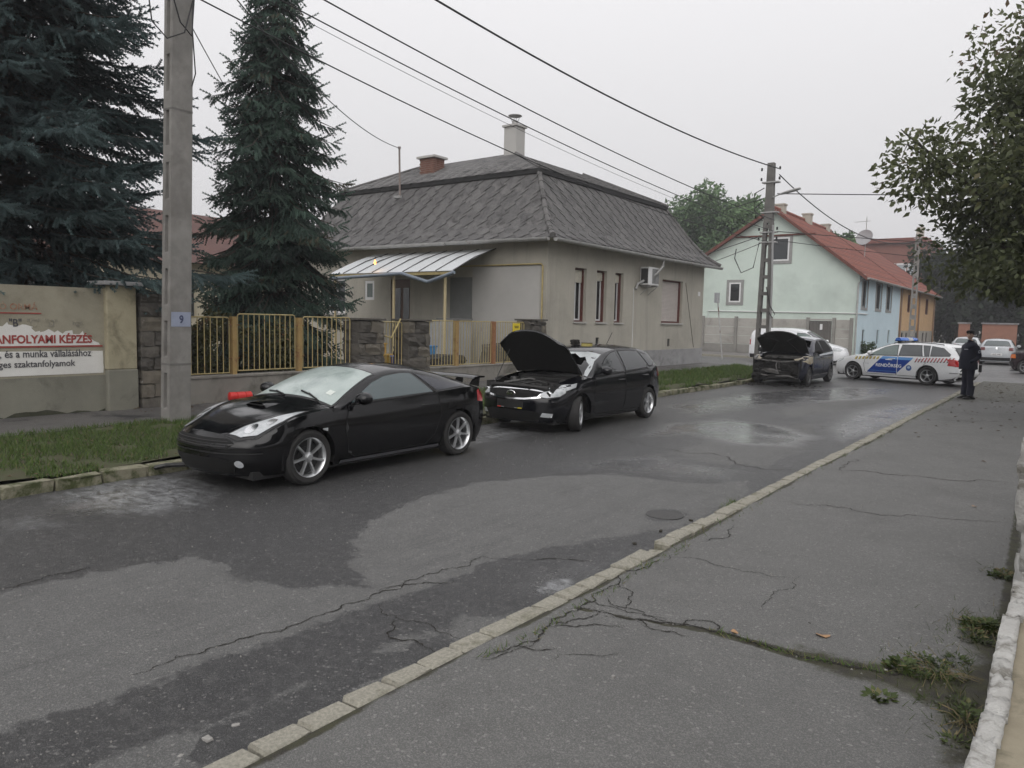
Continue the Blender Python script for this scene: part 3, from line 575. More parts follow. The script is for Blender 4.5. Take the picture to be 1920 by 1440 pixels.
for r_ in range(9):
    for q in range(3):
        x_ = -20.63+.25*q+(.06 if r_ % 2 else 0); w = MB(); w.box(x_, min(x_+.235, -19.87), 21.405, 21.44, 7.3+r_*.078, 7.365+r_*.078); w.build('brick', M_brick, ch, world=False).location = -Vector(house.location)
        y_ = 21.42+.19*q; w = MB(); w.box(-19.9, -19.865, y_, y_+.175, 7.3+r_*.078, 7.365+r_*.078); w.build('brick', M_brick, ch, world=False).location = -Vector(house.location)
w = MB(); w.box(-20.72,-19.78,21.32,22.08,8.001,8.08); w.build('chimney_cap', M_plast2, ch, world=False).location = -Vector(house.location)
w = MB(); w.tube([(-20.2,19.95,6.3),(-20.2,19.9,8.05)], .035, 8); w.tube([(-20.2,19.9,8.05),(-20.2,19.9,8.13)], .055, 8); w.build('service_mast', pm('rusted_grey', (.2,.15,.13), (.26,.24,.23), 9, .8), house)
w = MB(); w.box(-20.34,-20.06,19.78,19.92,6.28,6.36); w.build('mast_flashing', M_zinc, house)
# --- lean-to canopy over the entrance
can = bpy.data.objects.new('canopy', None); COL.objects.link(can); can.parent = house
def cb(mb, name, mat, **k): o = mb.build(name, mat, None, **k); o.parent = can; o.location = -Vector(house.location); return o
M_can = pm('white_sheet_roof', (.62,.64,.65), (.55,.57,.58), 2, .35, spec=.5)
nx = 8; xa, xb = -20.55, -14.95
for k in range(nx):
    x0, x1 = xa+(xb-xa)*k/nx, xa+(xb-xa)*(k+1)/nx-.02; rows = []
    for f in np.linspace(0, 1, 6):
        yy = 17.0+(HY0-.05-17.0)*f; zz = 3.36+.82*f+.05*math.sin(f*math.pi); rows.append([(x0-.3*f*0, yy, zz), (x1, yy, zz)])
    m = MB(); m.grid(rows); m.grid([[(a[0], a[1], a[2]-.012) for a in r_] for r_ in rows]); cb(m, 'sheet', M_can, smooth=40, fix=False)
    m = MB(); m.tube([(x1+.01,17.0,3.37),(x1+.01,18,3.84),(x1+.01,HY0-.05,4.19)], .017, 6); cb(m, 'seam', pm('seam_strip', (.06,.06,.06), rough=.6), smooth=40)
m = MB(); m.box(xa,xb,17.02,17.08,3.25,3.34); cb(m, 'beam', M_yel)
for px_ in (-20.45, -17.6, -15.4): m = MB(); m.box(px_-.03, px_+.03, 17.12, 17.18, .3, 3.3); cb(m, 'post', pm('cream_post', (.6,.5,.3), (.52,.43,.25), 6, .6))
for a, b in (((-20.4,16.93,3.2),(-17.05,16.93,3.3)), ((-17.03,16.93,3.3),(-15.92,16.93,3.03)), ((-15.91,16.93,3.03),(-14.85,16.93,3.3))):
    m = MB(); m.tube([a, b], .055, 10); cb(m, 'gutter_pipe', pm('blue_grey_pipe', (.2,.24,.29), (.16,.19,.23), 5, .4), smooth=40)
# lit bulb under the sheet
lamp = thing('wall_lamp', 'small glowing orange bulb under the white canopy of the grey bungalow', 'lamp', (-18.3, 17.3, 3.55))
m = MB(); m.lathe([(.0,-.05),(.03,-.04),(.042,0),(.03,.045),(.02,.08),(.02,.1),(0,.1)], 12); t = NT('lit_bulb'); t.set(Base_Color=(1.,.5,.12)); t.b.inputs['Emission Color'].default_value = (1,.42,.08,1); t.b.inputs['Emission Strength'].default_value = 3.5; m.build('bulb', t.m, lamp, 40, world=False).location = (0,-.32,.12)
m = MB(); m.tube([(0,-.32,.22),(0,-.32,.3),(0,0,.34)], .012, 6); m.build('bracket', M_black, lamp, 40, world=False)
ld = bpy.data.lights.new('bulb_light', 'POINT'); ld.energy = .8; ld.color = (1,.5,.15); ld.shadow_soft_size = .06; lo = bpy.data.objects.new('bulb_light', ld); COL.objects.link(lo); lo.parent = lamp; lo.location = (0,-.32,.0)
# --- air conditioner
ac = thing('air_conditioner', 'white air conditioner box mounted high on the grey street wall', 'air conditioner', (-12.8, 25.55, 3.32))
m = MB(); m.box(-.18,.18,-.42,.42,0,.66); m.build('casing', M_white, ac, world=False, bevel=.02)
m = MB()
for k in range(10): m.tube([(.185,.12+.27*math.cos(q)*k/10, .33+.27*math.sin(q)*k/10) for q in np.linspace(0, 2*math.pi, 20)], .005, 4, False)
m.box(.181,.184,-.16,.4,.06,.6); stuff(m.build('fan_grille', pm('grey_grille', (.22,.22,.22), rough=.6), ac, world=False))
m = MB(); m.box(-.14,.14,-.424,-.421,.06,.6); m.build('side_vent', pm('dark_vent', (.04,.04,.04), rough=.7), ac, world=False)
for s_ in (-.3, .3): m = MB(); m.box(-.2,.2,s_-.02,s_+.02,-.06,-.002); m.tube([(-.2,s_,-.35),(.16,s_,-.05)], .014, 6); m.build('bracket', M_zinc, ac, world=False)
# ------------------------------------------------------------------ lettering
ROTX = Matrix(((0,0,1),(1,0,0),(0,1,0)))      # text on a wall that faces +X
def text_mesh(s, bold=0., ext=.0015):
    c = bpy.data.curves.new('text', 'FONT'); c.body = s; c.offset = bold; c.extrude = ext; c.resolution_u = 3
    o = bpy.data.objects.new('text', c); COL.objects.link(o); dg = bpy.context.evaluated_depsgraph_get(); dg.update()
    me = bpy.data.meshes.new_from_object(o.evaluated_get(dg)); bpy.data.objects.remove(o); return me
def lettering(s, width, height, pos, parent, mat, bold=0., rot=ROTX, right=True, name='lettering', shear=0., pw=True):
    """text scaled to width x height; pos is its lower right (or left) corner"""
    me = text_mesh(s, bold); co = np.array([v.co for v in me.vertices]); a, b = co.min(0), co.max(0)
    for v in me.vertices:
        x, y = (v.co.x-a[0])/(b[0]-a[0])*width, (v.co.y-a[1])/(b[1]-a[1])*height
        x += shear*y
        p = rot @ Vector((x-(width if right else 0), y, v.co.z)) + Vector(pos); v.co = p-Vector(parent.location) if pw else p
    me.materials.clear(); me.materials.append(mat); return stuff(link(name, me, parent))

# ------------------------------------------------------------------ painted wall on the left
M_wall = pm('old_yellow_render', (.33,.305,.235), (.26,.24,.185), 1.6, .93, .4, 40, c3=(.22,.2,.15), s3=1.2, t3=(.5, .75))
M_wlow = pm('grey_green_base', (.22,.215,.175), (.17,.165,.135), 1.5, .93, .3, 40, c3=(.09,.085,.07), s3=.9)
M_redp = pm('faded_red_paint', (.33,.055,.045), (.27,.05,.045), 12, .8, c3=(.4,.36,.3), s3=9, t3=(.68, .74)); M_navy = pm('faded_black_paint', (.055,.055,.065), (.09,.085,.09), 12, .8, c3=(.4,.38,.34), s3=14, t3=(.7, .75))
M_whp = pm('white_wall_paint', (.7,.69,.66), (.62,.61,.58), 3, .85, .15, 50, c3=(.42,.4,.34), s3=2.5, t3=(.66, .74))
bw = thing('painted_wall', 'tall rendered wall with red and black painted lettering on white', 'wall', (-13.1, 3, .25))
m = MB(); m.box(-13.3, -13.0, -6, 6.0, .865, 2.3); m.build('wall_face', M_wall, bw)
m = MB(); m.box(-13.32, -12.985, -6, 6.0, .2, .864); m.build('wall_base', M_wlow, bw)
m = MB(); m.box(-13.36, -12.9, 6.001, 6.5, .95, 2.36); m.build('pilaster', pm('pilaster_render', (.38,.34,.24), (.31,.28,.19), 3, .93, .6, 20, c3=(.2,.18,.12), s3=2), bw, bevel=.02)
m = MB(); m.box(-13.37, -12.89, 6.002, 6.51, .2, .949); m.build('pilaster_base', M_wlow, bw, bevel=.02)
m = MB(); m.box(-13.45, -12.84, 5.94, 6.6, 2.361, 2.43); m.build('pilaster_cap', M_plinth, bw, bevel=.01)
def jag(a, b, n, amp): return [(a[0]+(b[0]-a[0])*i/n+random.uniform(-amp, amp), a[1]+(b[1]-a[1])*i/n+random.uniform(-amp, amp)) for i in range(n)]
P = [(-3,.9),(5.97,.9)]+jag((5.97,.93),(5.96,1.34),6,.01)+[(-3,1.35)]; m = MB(); m.add([(-12.995,y,z) for y, z in P], [tuple(range(len(P)))]); m.build('paint_field', M_whp, bw)
P = [(-3,1.365),(5.93,1.365)]+jag((5.93,1.375),(5.62,1.6),10,.035)+jag((5.62,1.57),(5.1,1.6),10,.04)+jag((5.1,1.6),(4.5,1.72),14,.05)+[(-3,1.7)]; m = MB(); m.add([(-12.995,y,z) for y, z in P], [tuple(range(len(P)))]); m.build('paint_field', M_whp, bw)
m = MB(); m.box(-12.996, -12.991, -3, 5.965, 1.338, 1.362); m.build('red_rule', M_redp, bw)
m = MB(); m.box(-12.996, -12.991, -3, 5.05, 1.86, 1.878); m.build('red_rule', M_redp, bw)
lettering('TANFOLYAMI KÉPZÉS', 1.5, .165, (-12.99,5.8,1.4), bw, M_redp, .03)
lettering(', és a munka vállalásához', 1.32, .135, (-12.99,5.78,1.165), bw, M_navy, .012)
lettering('séges szaktanfolyamok', 1.2, .135, (-12.99,5.53,1.0), bw, M_navy, .012)
M_fad = pm('ghost_paint', (.2,.19,.17), (.3,.275,.21), 9, .9, c3=(.36,.33,.25), s3=7, t3=(.5, .6)); M_fadr = pm('ghost_red', (.3,.1,.06), (.34,.25,.17), 9, .9, c3=(.36,.33,.25), s3=7, t3=(.5, .62))
for s_, y_, m_ in (('"B"', 4.77, M_navy), ('"C"', 5.02, M_fad), ('"D"', 5.28, M_fad), ('hgy.', 5.68, M_fad)): lettering(s_, .17, .125, (-12.993,y_,1.66), bw, m_, .012)
lettering('AUTÓ ORMÁ', .8, .12, (-12.993,5.0,1.92), bw, M_fadr, .01)
P = [(-3,.2)]+[(-3+8.98*i/60, .27+random.uniform(-.03,.07)+(.06 if 50 < i < 56 else 0)) for i in range(61)]+[(5.98,.2)]; m = MB(); m.add([(-12.98,y,z) for y, z in P], [tuple(range(len(P)))]); m.build('moss_band', pm('black_moss', (.03,.032,.02), (.055,.055,.035), 9, .95, .5, 30), bw)
# rough stonework between wall and fence
def lump(sx, sy, sz, mat, seed, sub=2, amp=.12, name='stone', rnd=.28):
    bm = bmesh.new(); bmesh.ops.create_cube(bm, size=1); bmesh.ops.subdivide_edges(bm, edges=bm.edges[:], cuts=sub, use_grid_fill=True); rr = random.Random(seed)
    for v in bm.verts:
        p = v.co.copy(); q = p.normalized()*.62; p = p.lerp(q, rnd); p += Vector((rr.uniform(-1,1), rr.uniform(-1,1), rr.uniform(-1,1)))*amp*.4
        v.co = Vector((p.x*sx, p.y*sy, p.z*sz))
    me = bpy.data.meshes.new(name); bm.to_mesh(me); bm.free(); me.materials.append(mat); return me
M_st = [pm('field_stone_a', (.13,.118,.1), (.075,.068,.06), 5, .95, .8, 25), pm('field_stone_b', (.17,.15,.12), (.1,.09,.075), 4, .95, .8, 25, c3=(.34,.33,.31), s3=4, t3=(.6, .66)), pm('field_stone_c', (.09,.082,.072), (.055,.05,.045), 5, .95, .8, 25)]
LUMPS = [lump(1, 1, 1, M_st[k % 3], k) for k in range(6)]; M_mor2 = pm('dark_mortar', (.1,.092,.08), (.07,.064,.056), 5, .95, .5, 30)
def stone_block(t, x0, x1, y0, y1, z0, z1, h=.2, l=.38):
    m = MB(); m.box(x0+.03, x1-.03, y0+.02, y1-.02, z0, z1-.02); m.build('mortar_core', M_mor2, t)
    z = z0; r_ = 0
    while z < z1-.04:
        hh = min(h*random.uniform(.8, 1.2), z1-z); y = y0-(l*.4 if r_ % 2 else 0)
        while y < y1-.03:
            ll = l*random.uniform(.75, 1.25); a, b = max(y, y0), min(y+ll, y1)
            if b-a > .05: link('stone', LUMPS[random.randrange(6)], t, Vector(((x0+x1)/2, (a+b)/2, z+hh/2))-Vector(t.location), (random.uniform(-.04,.04), 0, random.uniform(-.04,.04)), scale=((x1-x0)*1.02, (b-a)*.97, hh*.95))
            y += ll
        z += hh; r_ += 1
sw_ = thing('stone_wall_stub', 'rough dark stone wall stub between painted wall and concrete pole', 'wall', (-13.1, 6.9, .25)); stone_block(sw_, -13.28, -12.9, 6.56, 7.16, .2, 2.25, .22, .42)
# ------------------------------------------------------------------ yellow bar fence on its low wall
M_low = pm('low_wall_concrete', (.25,.235,.21), (.19,.18,.16), 2, .93, .4, 40, c3=(.09,.085,.07), s3=1.3, t3=(.5, .7))
lwall = thing('low_wall', 'low concrete wall carrying the yellow fence beside the coupe', 'wall', (-13, 9.2, .25))
m = MB(); m.box(-13.14,-12.86,7.1,11.37,.2,.72); m.build('wall_base', M_low, lwall); m = MB(); m.box(-13.16,-12.84,7.1,11.37,.721,.765); m.build('coping', M_low, lwall, bevel=.008)
lwall2 = thing('low_wall', 'low concrete wall under the fence right of the gate by the grey bungalow', 'wall', (-13, 16, .25))
m = MB(); m.box(-13.14,-12.86,13.76,18.9,.2,.66); m.build('wall_base', M_low, lwall2); m = MB(); m.box(-13.16,-12.84,13.76,18.9,.661,.7); m.build('coping', M_low, lwall2, bevel=.008)
BAR = {}
def bar_mesh(h):
    k = round(h, 2)
    if k not in BAR: b = MB(); b.tube([(0,0,0),(0,0,h)], .0095, 6); BAR[k] = b.mesh('bar', M_yel, 40)
    return BAR[k]
def panel(t, y0, y1, z0, z1, step, rounded=True):
    p = MB(); r_ = .05; p.tube([(-13,y0,z0),(-13,y0,z1-r_),(-13,y0+r_*.3,z1-r_*.3),(-13,y0+r_,z1),(-13,y1-r_,z1),(-13,y1-r_*.3,z1-r_*.3),(-13,y1,z1-r_),(-13,y1,z0),(-13,y0,z0)], .013, 8); f = p.build('fence_panel', M_yel, t, 40)
    n = max(2, round((y1-y0)/step))
    for i in range(1, n): link('bar', bar_mesh(z1-z0), f, Vector((-13, y0+(y1-y0)*i/n+random.uniform(-.006,.006), z0))-Vector(t.location), (random.uniform(-.006,.006), random.uniform(-.004,.004), 0))
fe = thing('bar_fence', 'yellow vertical bar fence between concrete pole and the gate pillars', 'fence', (-13, 9.2, .76))
panel(fe, 7.15, 8.32, .8, 1.86, .125); panel(fe, 8.5, 9.84, .83, 1.93, .125); panel(fe, 10.04, 11.32, .83, 1.9, .125)
for y_ in (8.41, 9.94): m = MB(); m.box(-13.06,-12.95,y_-.045,y_+.045,.76,1.88); m.build('post', pm('ochre_post', (.36,.25,.1), (.28,.18,.07), 8, .7, .3, 40, c3=(.2,.09,.04), s3=4, t3=(.58, .66)), fe)
for y_, s_ in ((8.41,-1),(8.41,1),(9.94,-1),(9.94,1)):
    for z_ in (1.08, 1.72): m = MB(); m.tube([(-12.97,y_,z_),(-12.97,y_+s_*.11,z_)], .009, 6); m.build('hinge', M_rust, fe)
fe2 = thing('bar_fence', 'yellow and rusty bar fence with wire mesh right of the gate', 'fence', (-13, 16, .7))
panel(fe2, 13.8, 14.84, .73, 1.87, .11); panel(fe2, 15.02, 16.4, .73, 1.87, .11); panel(fe2, 16.6, 17.95, .73, 1.87, .11)
for y_, m_ in ((14.93, 'ochre_post'), (16.5, 'rusty_iron')): m = MB(); m.box(-13.07,-12.94,y_-.055,y_+.055,.7,1.88); m.build('post', _mc[m_], fe2)
for a, b in ((13.82,14.82),(15.04,16.38),(16.62,17.93)):
    m = MB(); y = a-1.1; h_ = 1.1
    while y < b:
        for s_ in (0, 1):
            p0, p1 = ((y, .75), (y+h_, .75+h_)) if s_ == 0 else ((y+h_, .75), (y, .75+h_))
            def clip(p0, p1):
                (ya, za), (yb, zb) = (p0, p1) if p0[0] < p1[0] else (p1, p0)
                if yb <= a or ya >= b: return None
                k = (zb-za)/(yb-ya)
                if ya < a: za += k*(a-ya); ya = a
                if yb > b: zb -= k*(yb-b); yb = b
                return (ya, za), (yb, zb)
            c_ = clip(p0, p1)
            if c_: (ya, za), (yb, zb) = c_; m.add([(-13.03,ya,za-.0016),(-13.03,ya,za+.0016),(-13.03,yb,zb+.0016),(-13.03,yb,zb-.0016)], [(0,1,2,3)])
        y += .085
    stuff(m.build('wire_mesh', pm('mesh_wire', (.22,.19,.12), rough=.7), fe2))
m = MB(); m.box(-12.97,-12.955,17.36,17.7,1.6,1.84); sg = m.build('warning_sign', pm('sign_yellow', (.7,.55,.03), rough=.5), fe2)
m = MB(); m.box(-12.954,-12.952,17.44,17.62,1.7,1.715)
for k in range(5): m.box(-12.954,-12.952,17.43+k*.042,17.45+k*.042,1.72,1.77)
o = m.build('sign_print', M_black, sg, world=False); o.location = -Vector(fe2.location)
for y0, y1, lab in ((11.4,12.2,'rough stone gate pillar left of the yellow gate'),(12.98,13.74,'rough stone gate pillar right of the yellow gate'),(18.0,18.85,'rough stone pillar against the corner of the grey bungalow')):
    t_ = thing('gate_pillar', lab, 'pillar', (-13.05, (y0+y1)/2, .25)); stone_block(t_, -13.35, -12.8, y0, y1, .2, 1.85 if y0 < 18 else 1.92, .3, .5)
    m = MB(); m.box(-13.38,-12.77,y0-.02,y1+.02,1.852 if y0 < 18 else 1.922,1.9 if y0 < 18 else 1.97); m.build('capstone', M_mor2, t_, bevel=.01)
gt = thing('garden_gate', 'narrow yellow bar gate hung between two rough stone pillars', 'gate', (-13, 12.6, .3)); panel(gt, 12.24, 12.94, .45, 1.82, .1)
m = MB(); m.tube([(-12.95,12.3,1.5),(-12.9,12.5,1.45),(-12.9,12.8,1.9)], .02, 6); m.build('latch', M_yel, gt, 40)
# ------------------------------------------------------------------ things in the front garden
def crate(name, label, cat, loc, d, mat, lid=None, handle=False):
    t_ = thing(name, label, cat, loc); m = MB(); a, b, h = d
    m.add([(-a*.44,-b*.44,0),(a*.44,-b*.44,0),(a*.44,b*.44,0),(-a*.44,b*.44,0),(-a*.5,-b*.5,h),(a*.5,-b*.5,h),(a*.5,b*.5,h),(-a*.5,b*.5,h)], [(0,3,2,1),(0,1,5,4),(1,2,6,5),(2,3,7,6),(3,0,4,7)])
    m.build('body', mat, t_, world=False); m = MB()
    for s_ in (-1, 1): m.box(-a*.53, a*.53, s_*b*.5-.015, s_*b*.5+.015, h-.04, h); m.box(s_*a*.5-.015, s_*a*.5+.015, -b*.49+.02, b*.49-.02, h-.041, h-.001)
    m.build('rim', lid or mat, t_, world=False); m = MB(); m.box(-a*.48,a*.48,-b*.48,b*.48,h-.012,h-.002); m.build('lid', lid or mat, t_, world=False); return t_
pY = lambda n, c: pm(n, c, tuple(x*.75 for x in c), 5, .6)
crate('bin', 'ochre yellow plastic bin seen through the garden gate', 'bin', (-15.45,14.6,.29), (.62,.55,.62), pY('ochre_plastic', (.48,.3,.06)))
crate('bucket', 'yellow bucket standing on the ochre bin behind the gate', 'bucket', (-15.6,14.6,.912), (.36,.34,.3), pY('yellow_plastic', (.6,.36,.07)))
crate('box', 'blue plastic box beside the ochre bin behind the gate', 'box', (-14.8,14.75,.29), (.42,.42,.6), pY('blue_plastic', (.03,.06,.3)), pY('pale_blue_plastic', (.2,.28,.6)))
crate('bucket', 'sky blue bucket behind the fence beside the gate pillar', 'bucket', (-14.3,15.3,.9), (.3,.3,.28), pY('sky_plastic', (.08,.3,.6)))
t_ = thing('storage_bin', 'pale grey metal storage bin with sloping lid behind the fence', 'bin', (-16.1,17.9,.29)); m = MB(); m.prism([(-.9,0),(.75,0),(.75,1.6),(.2,1.6),(-.9,1.25)], -.45, .45, 'y'); m.build('body', pm('galvanised_sheet', (.4,.41,.42), (.33,.34,.35), 3, .6), t_, world=False, bevel=.01)
m = MB(); m.cbox((.45,0,1.63),(.7,.95,.04)); m.build('lid', pm('grey_lid', (.2,.2,.2), rough=.6), t_, world=False)
t_ = thing('tarpaulin_heap', 'black crumpled tarpaulin heap behind the fence under the blue bucket', 'tarpaulin', (-14.2,15.4,.29)); me = lump(1.1,1.5,.62,pm('black_tarp', (.012,.012,.013), rough=.5), 91, 4, .16); link('sheet', me, t_, (0,0,.3))
t_ = thing('tarpaulin_heap', 'dark grey heap leaning on the bungalow wall behind the rusty fence', 'tarpaulin', (-14.1,18.2,.29)); me = lump(.9,.8,.9,pm('grey_tarp', (.06,.058,.055), (.1,.095,.09), 5, .7), 92, 4, .14); link('sheet', me, t_, (0,0,.42))
t_ = thing('red_canister', 'bright red plastic canister lying by the low wall beyond the coupe', 'canister', (-12.62,8.3,.33), R(-12)); m = MB(); m.lathe([(0,-.46),(.09,-.45),(.115,-.42),(.115,-.2),(.1,-.19),(.1,-.15),(.115,-.14),(.115,.14),(.1,.15),(.1,.19),(.115,.2),(.115,.42),(.09,.45),(0,.46)], 16, (0,0,.06), 'y'); m.v = [(a*.75,b*.48,c_*.75) for a,b,c_ in m.v]; m.build('body', pm('red_plastic', (.62,.03,.025), (.5,.025,.02), 8, .4), t_, 40, world=False)
m = MB(); m.lathe([(.03,.215),(.03,.25),(0,.25)], 10, (0,0,.045), 'y'); m.build('cap', M_black, t_, world=False)

# ------------------------------------------------------------------ concrete poles
M_conc = pm('pole_concrete', (.26,.25,.235), (.18,.173,.162), 3, .92, .7, 70, c3=(.15,.14,.13), s3=1.2, t3=(.5, .72)); M_concd = pm('dark_pole_concrete', (.17,.165,.155), (.11,.105,.1), 3, .92, .5, 50)
p9 = thing('utility_pole', 'thick slotted concrete pole with blue number 9 plate beside the verge', 'pole', (-11.48, 6.38, .15))
m = MB(); hx, hy, H9 = .13, .18, 9.6; lean = .024
def L9(x, y, z): f = 1-.012*z; return (x*f, y*f+lean*z, z)
holes = [(-.05,.05,.25+k*.82,.25+k*.82+.58) for k in range(11)]
us = [-hx,-.05,.05,hx]; zs = sorted({-.3,H9,*[h[2] for h in holes],*[h[3] for h in holes]})
for a, b in zip(us[:-1], us[1:]):
    for c, d in zip(zs[:-1], zs[1:]):
        hole = any(h[0] <= a and b <= h[1] and h[2] <= c and d <= h[3] for h in holes)
        if not hole: m.add([L9(a,-hy,c),L9(b,-hy,c),L9(b,-hy,d),L9(a,-hy,d)], [(0,1,2,3)])
        else:
            A = [L9(a,-hy,c),L9(b,-hy,c),L9(b,-hy,d),L9(a,-hy,d)]; r_ = .05; mid = [(0,-hy+.12,c),(0,-hy+.12,d)]
            I = [L9(a*.7,-hy+.11,c+.06),L9(b*.7,-hy+.11,c+.06),L9(b*.7,-hy+.11,d-.06),L9(a*.7,-hy+.11,d-.06)]; m.add(A+I, [(0,1,5,4),(1,2,6,5),(2,3,7,6),(3,0,4,7),(4,5,6,7)])
for q in ([(hx,-hy),(hx,hy)], [(hx,hy),(-hx,hy)], [(-hx,hy),(-hx,-hy)]): m.add([L9(*q[0],-.3),L9(*q[1],-.3),L9(*q[1],H9),L9(*q[0],H9)], [(0,1,2,3)])
m.add([L9(hx,-hy,H9),L9(hx,hy,H9),L9(-hx,hy,H9),L9(-hx,-hy,H9)], [(0,1,2,3)])
m.build('shaft', M_conc, p9, world=False, fix=False, bevel=.012)
pl9 = MB(); pl9.add([L9(hx+.004,-.165,1.56),L9(hx+.004,.165,1.56),L9(hx+.004,.165,1.79),L9(hx+.004,-.165,1.79)], [(0,1,2,3)]); pp = pl9.build('number_plate', pm('blue_grey_paint', (.3,.33,.42), (.25,.28,.37), 9, .8), p9, world=False)
o = lettering('9', .07, .13, (hx+.006,.08,1.61), p9, pm('dark_blue_paint', (.05,.06,.12), rough=.8), .02, pw=False)
m = MB()
for z_ in (.95, 4.9): m.add([L9(*q, zz) for zz in (z_, z_+.03) for q in ((hx+.004,-hy-.004),(hx+.004,hy+.004),(-hx-.004,hy+.004),(-hx-.004,-hy-.004))], [(0,1,5,4),(1,2,6,5),(2,3,7,6),(3,0,4,7)])
m.build('steel_band', M_concd, p9, world=False)
M_cable = pm('black_cable', (.015,.015,.016), rough=.6)
for pts in ([(.15,.3,6.6),(.25,.1,6.05),(.2,-.15,5.9),(.14,-.35,6.1),(.1,-.4,6.7),(0,-.2,7.2)], [(.16,.3,6.7),(.3,.2,6.1),(.2,.3,5.5),(.18,.25,5.3)], [(.16,-.2,7.1),(.22,.05,6.2),(.2,.25,6.05),(.15,.33,6.7),(.1,.3,7.4)]): m = MB(); m.tube(pts, .011, 6); m.build('cable_loop', M_cable, p9, 40, world=False)
p2 = thing('utility_pole', 'dark ladder-slotted concrete pole with street lamp behind the burnt car', 'pole', (-10.35, 31.15, .1)); HZ2 = 8.4
m = MB()
def half(z): return .24-.02*z
for s_ in (-1, 1): m.add([(s_*half(z)+dx, dy, z) for z in (-.2, 6.0) for dx, dy in ((-.07,-.12),(.07,-.12),(.07,.12),(-.07,.12))], [(0,1,5,4),(1,2,6,5),(2,3,7,6),(3,0,4,7),(4,5,6,7)])
for k in range(9): z = .35+k*.68; h_ = half(z)-.07; m.box(-h_, h_, -.1, .1, z, z+.14)
m.add([(a*half(z)*1.0+a*.06, b*.115, z) for z in (6.0, HZ2) for a, b in ((-1,-1),(1,-1),(1,1),(-1,1))], [(0,1,5,4),(1,2,6,5),(2,3,7,6),(3,0,4,7),(4,5,6,7),(3,2,1,0)])
m.build('shaft', M_concd, p2, world=False)
m = MB(); m.box(.1,.5,-.22,-.125,.95,1.55); m.build('meter_box', pm('grey_box_paint', (.32,.33,.34), (.27,.28,.29), 4, .6), p2, world=False, bevel=.01)
m = MB(); m.tube([(.32,-.15,1.56),(.3,-.15,3.5),(.22,-.14,5.9)], .045, 8); m.build('conduit', pm('grey_pipe', (.3,.3,.3), rough=.6), p2, 40, world=False)
m = MB(); m.tube([(.15,-.15,7.0),(.5,-.3,7.08),(.7,-.35,7.12)], .025, 6); m.build('lamp_arm', M_zinc, p2, 40, world=False)
m = MB(); m.lathe([(0,-.4),(.07,-.38),(.1,-.2),(.11,.15),(.08,.33),(0,.36)], 12, (0,0,0), 'x'); o = m.build('lamp_head', M_zinc, p2, 40, world=False); o.location = (.95,-.4,7.15); o.rotation_euler = (0, R(-9), R(-12)); o.scale = (1.15,1,.55)
for z_ in (5.2,5.6,6.4,7.6): m = MB(); m.box(-.32,.36,-.15,.15,z_,z_+.05); m.build('clamp', M_zinc, p2, world=False)
for z_ in (5.3, 5.7, 7.7, 8.1):
    for s_ in (-.35, .38): m = MB(); m.lathe([(0,0),(.035,0),(.045,.04),(.03,.06),(.045,.09),(.02,.12),(0,.12)], 8, (s_,-.1,z_)); m.build('insulator', M_black, p2, 40, world=False)
for pts in ([(-.2,-.15,6.9),(-.55,-.15,6.6),(-.5,-.15,6.2),(-.2,-.15,6.1)], [(-.2,-.15,7.4),(-.6,-.15,7.2),(-.55,-.15,6.5),(-.15,-.15,6.2)], [(-.3,-.15,5.2),(-.5,-.15,4.2),(-1.0,-.15,4.0),(-1.3,-.15,4.6),(-1.25,-.15,5.0)], [(.1,-.2,3.4),(.3,-.2,2.6),(.5,-.2,2.3),(.4,-.2,2.15),(.25,-.2,2.4)]): m = MB(); m.tube(pts, .02, 6); m.build('cable_loop', M_cable, p2, 40, world=False)
p3_ = thing('utility_pole', 'weathered slotted concrete pole in front of the orange house', 'pole', (-8.9, 57, .05)); m = MB()
for s_ in (-1, 1): m.add([(s_*(.17-.009*z)+dx, dy, z) for z in (-.2, 8.2) for dx, dy in ((-.045,-.08),(.045,-.08),(.045,.08),(-.045,.08))], [(0,1,5,4),(1,2,6,5),(2,3,7,6),(3,0,4,7),(4,5,6,7)])
for k in range(11): z = .35+k*.72; h_ = .17-.009*z-.045; m.box(-h_, h_, -.07, .07, z, z+.3)
m.build('shaft', M_conc, p3_, world=False)
m = MB(); m.box(-.25,.25,-.05,.05,7.9,7.96); m.build('crossarm', M_zinc, p3_, world=False)
# ------------------------------------------------------------------ overhead wires
def wire(a, b, sag, r, label, n=24):
    a, b = Vector(a), Vector(b); P = [a.lerp(b, t)-Vector((0,0,4*sag*t*(1-t))) for t in np.linspace(0, 1, n)]
    o = thing('overhead_wire', label, 'wire', a, 0, 'overhead wires'); MB().tube([p-a for p in P], r, 6).build('strand', M_cable, o, 40, world=False)
W9 = Vector((-11.48, 6.38, .15))
wire(W9+Vector((.1,.3,8.9)), (-10.05,31.1,8.25), .55, .022, 'thick uppermost overhead wire running to the top of the ladder-slotted pole')
wire(W9+Vector((.1,.3,7.75)), (-10.1,31.1,6.2), .35, .014, 'overhead wire passing right of the chimney, just below the uppermost wire')
wire(W9+Vector((.1,.3,7.35)), (-10.1,31.1,5.75), .35, .012, 'overhead wire crossing in front of the chimney cowl')
wire(W9+Vector((.0,.3,7.3)), (-10.2,31.1,5.72), .42, .005, 'thinnest overhead wire passing beside the chimney cowl')
wire(W9+Vector((.1,.25,6.72)), (-10.3,31.1,5.35), .55, .012, 'lowest overhead wire crossing the slate roof of the bungalow')
wire(W9+Vector((0,.3,7.6)), (-20.2,19.9,8.08), .55, .012, 'sagging wire reaching the rusty mast on the bungalow roof')
wire(W9+Vector((-.1,-.2,6.8)), (-22,-3,9.2), .4, .012, 'wire crossing the tall left spruce above the painted wall')
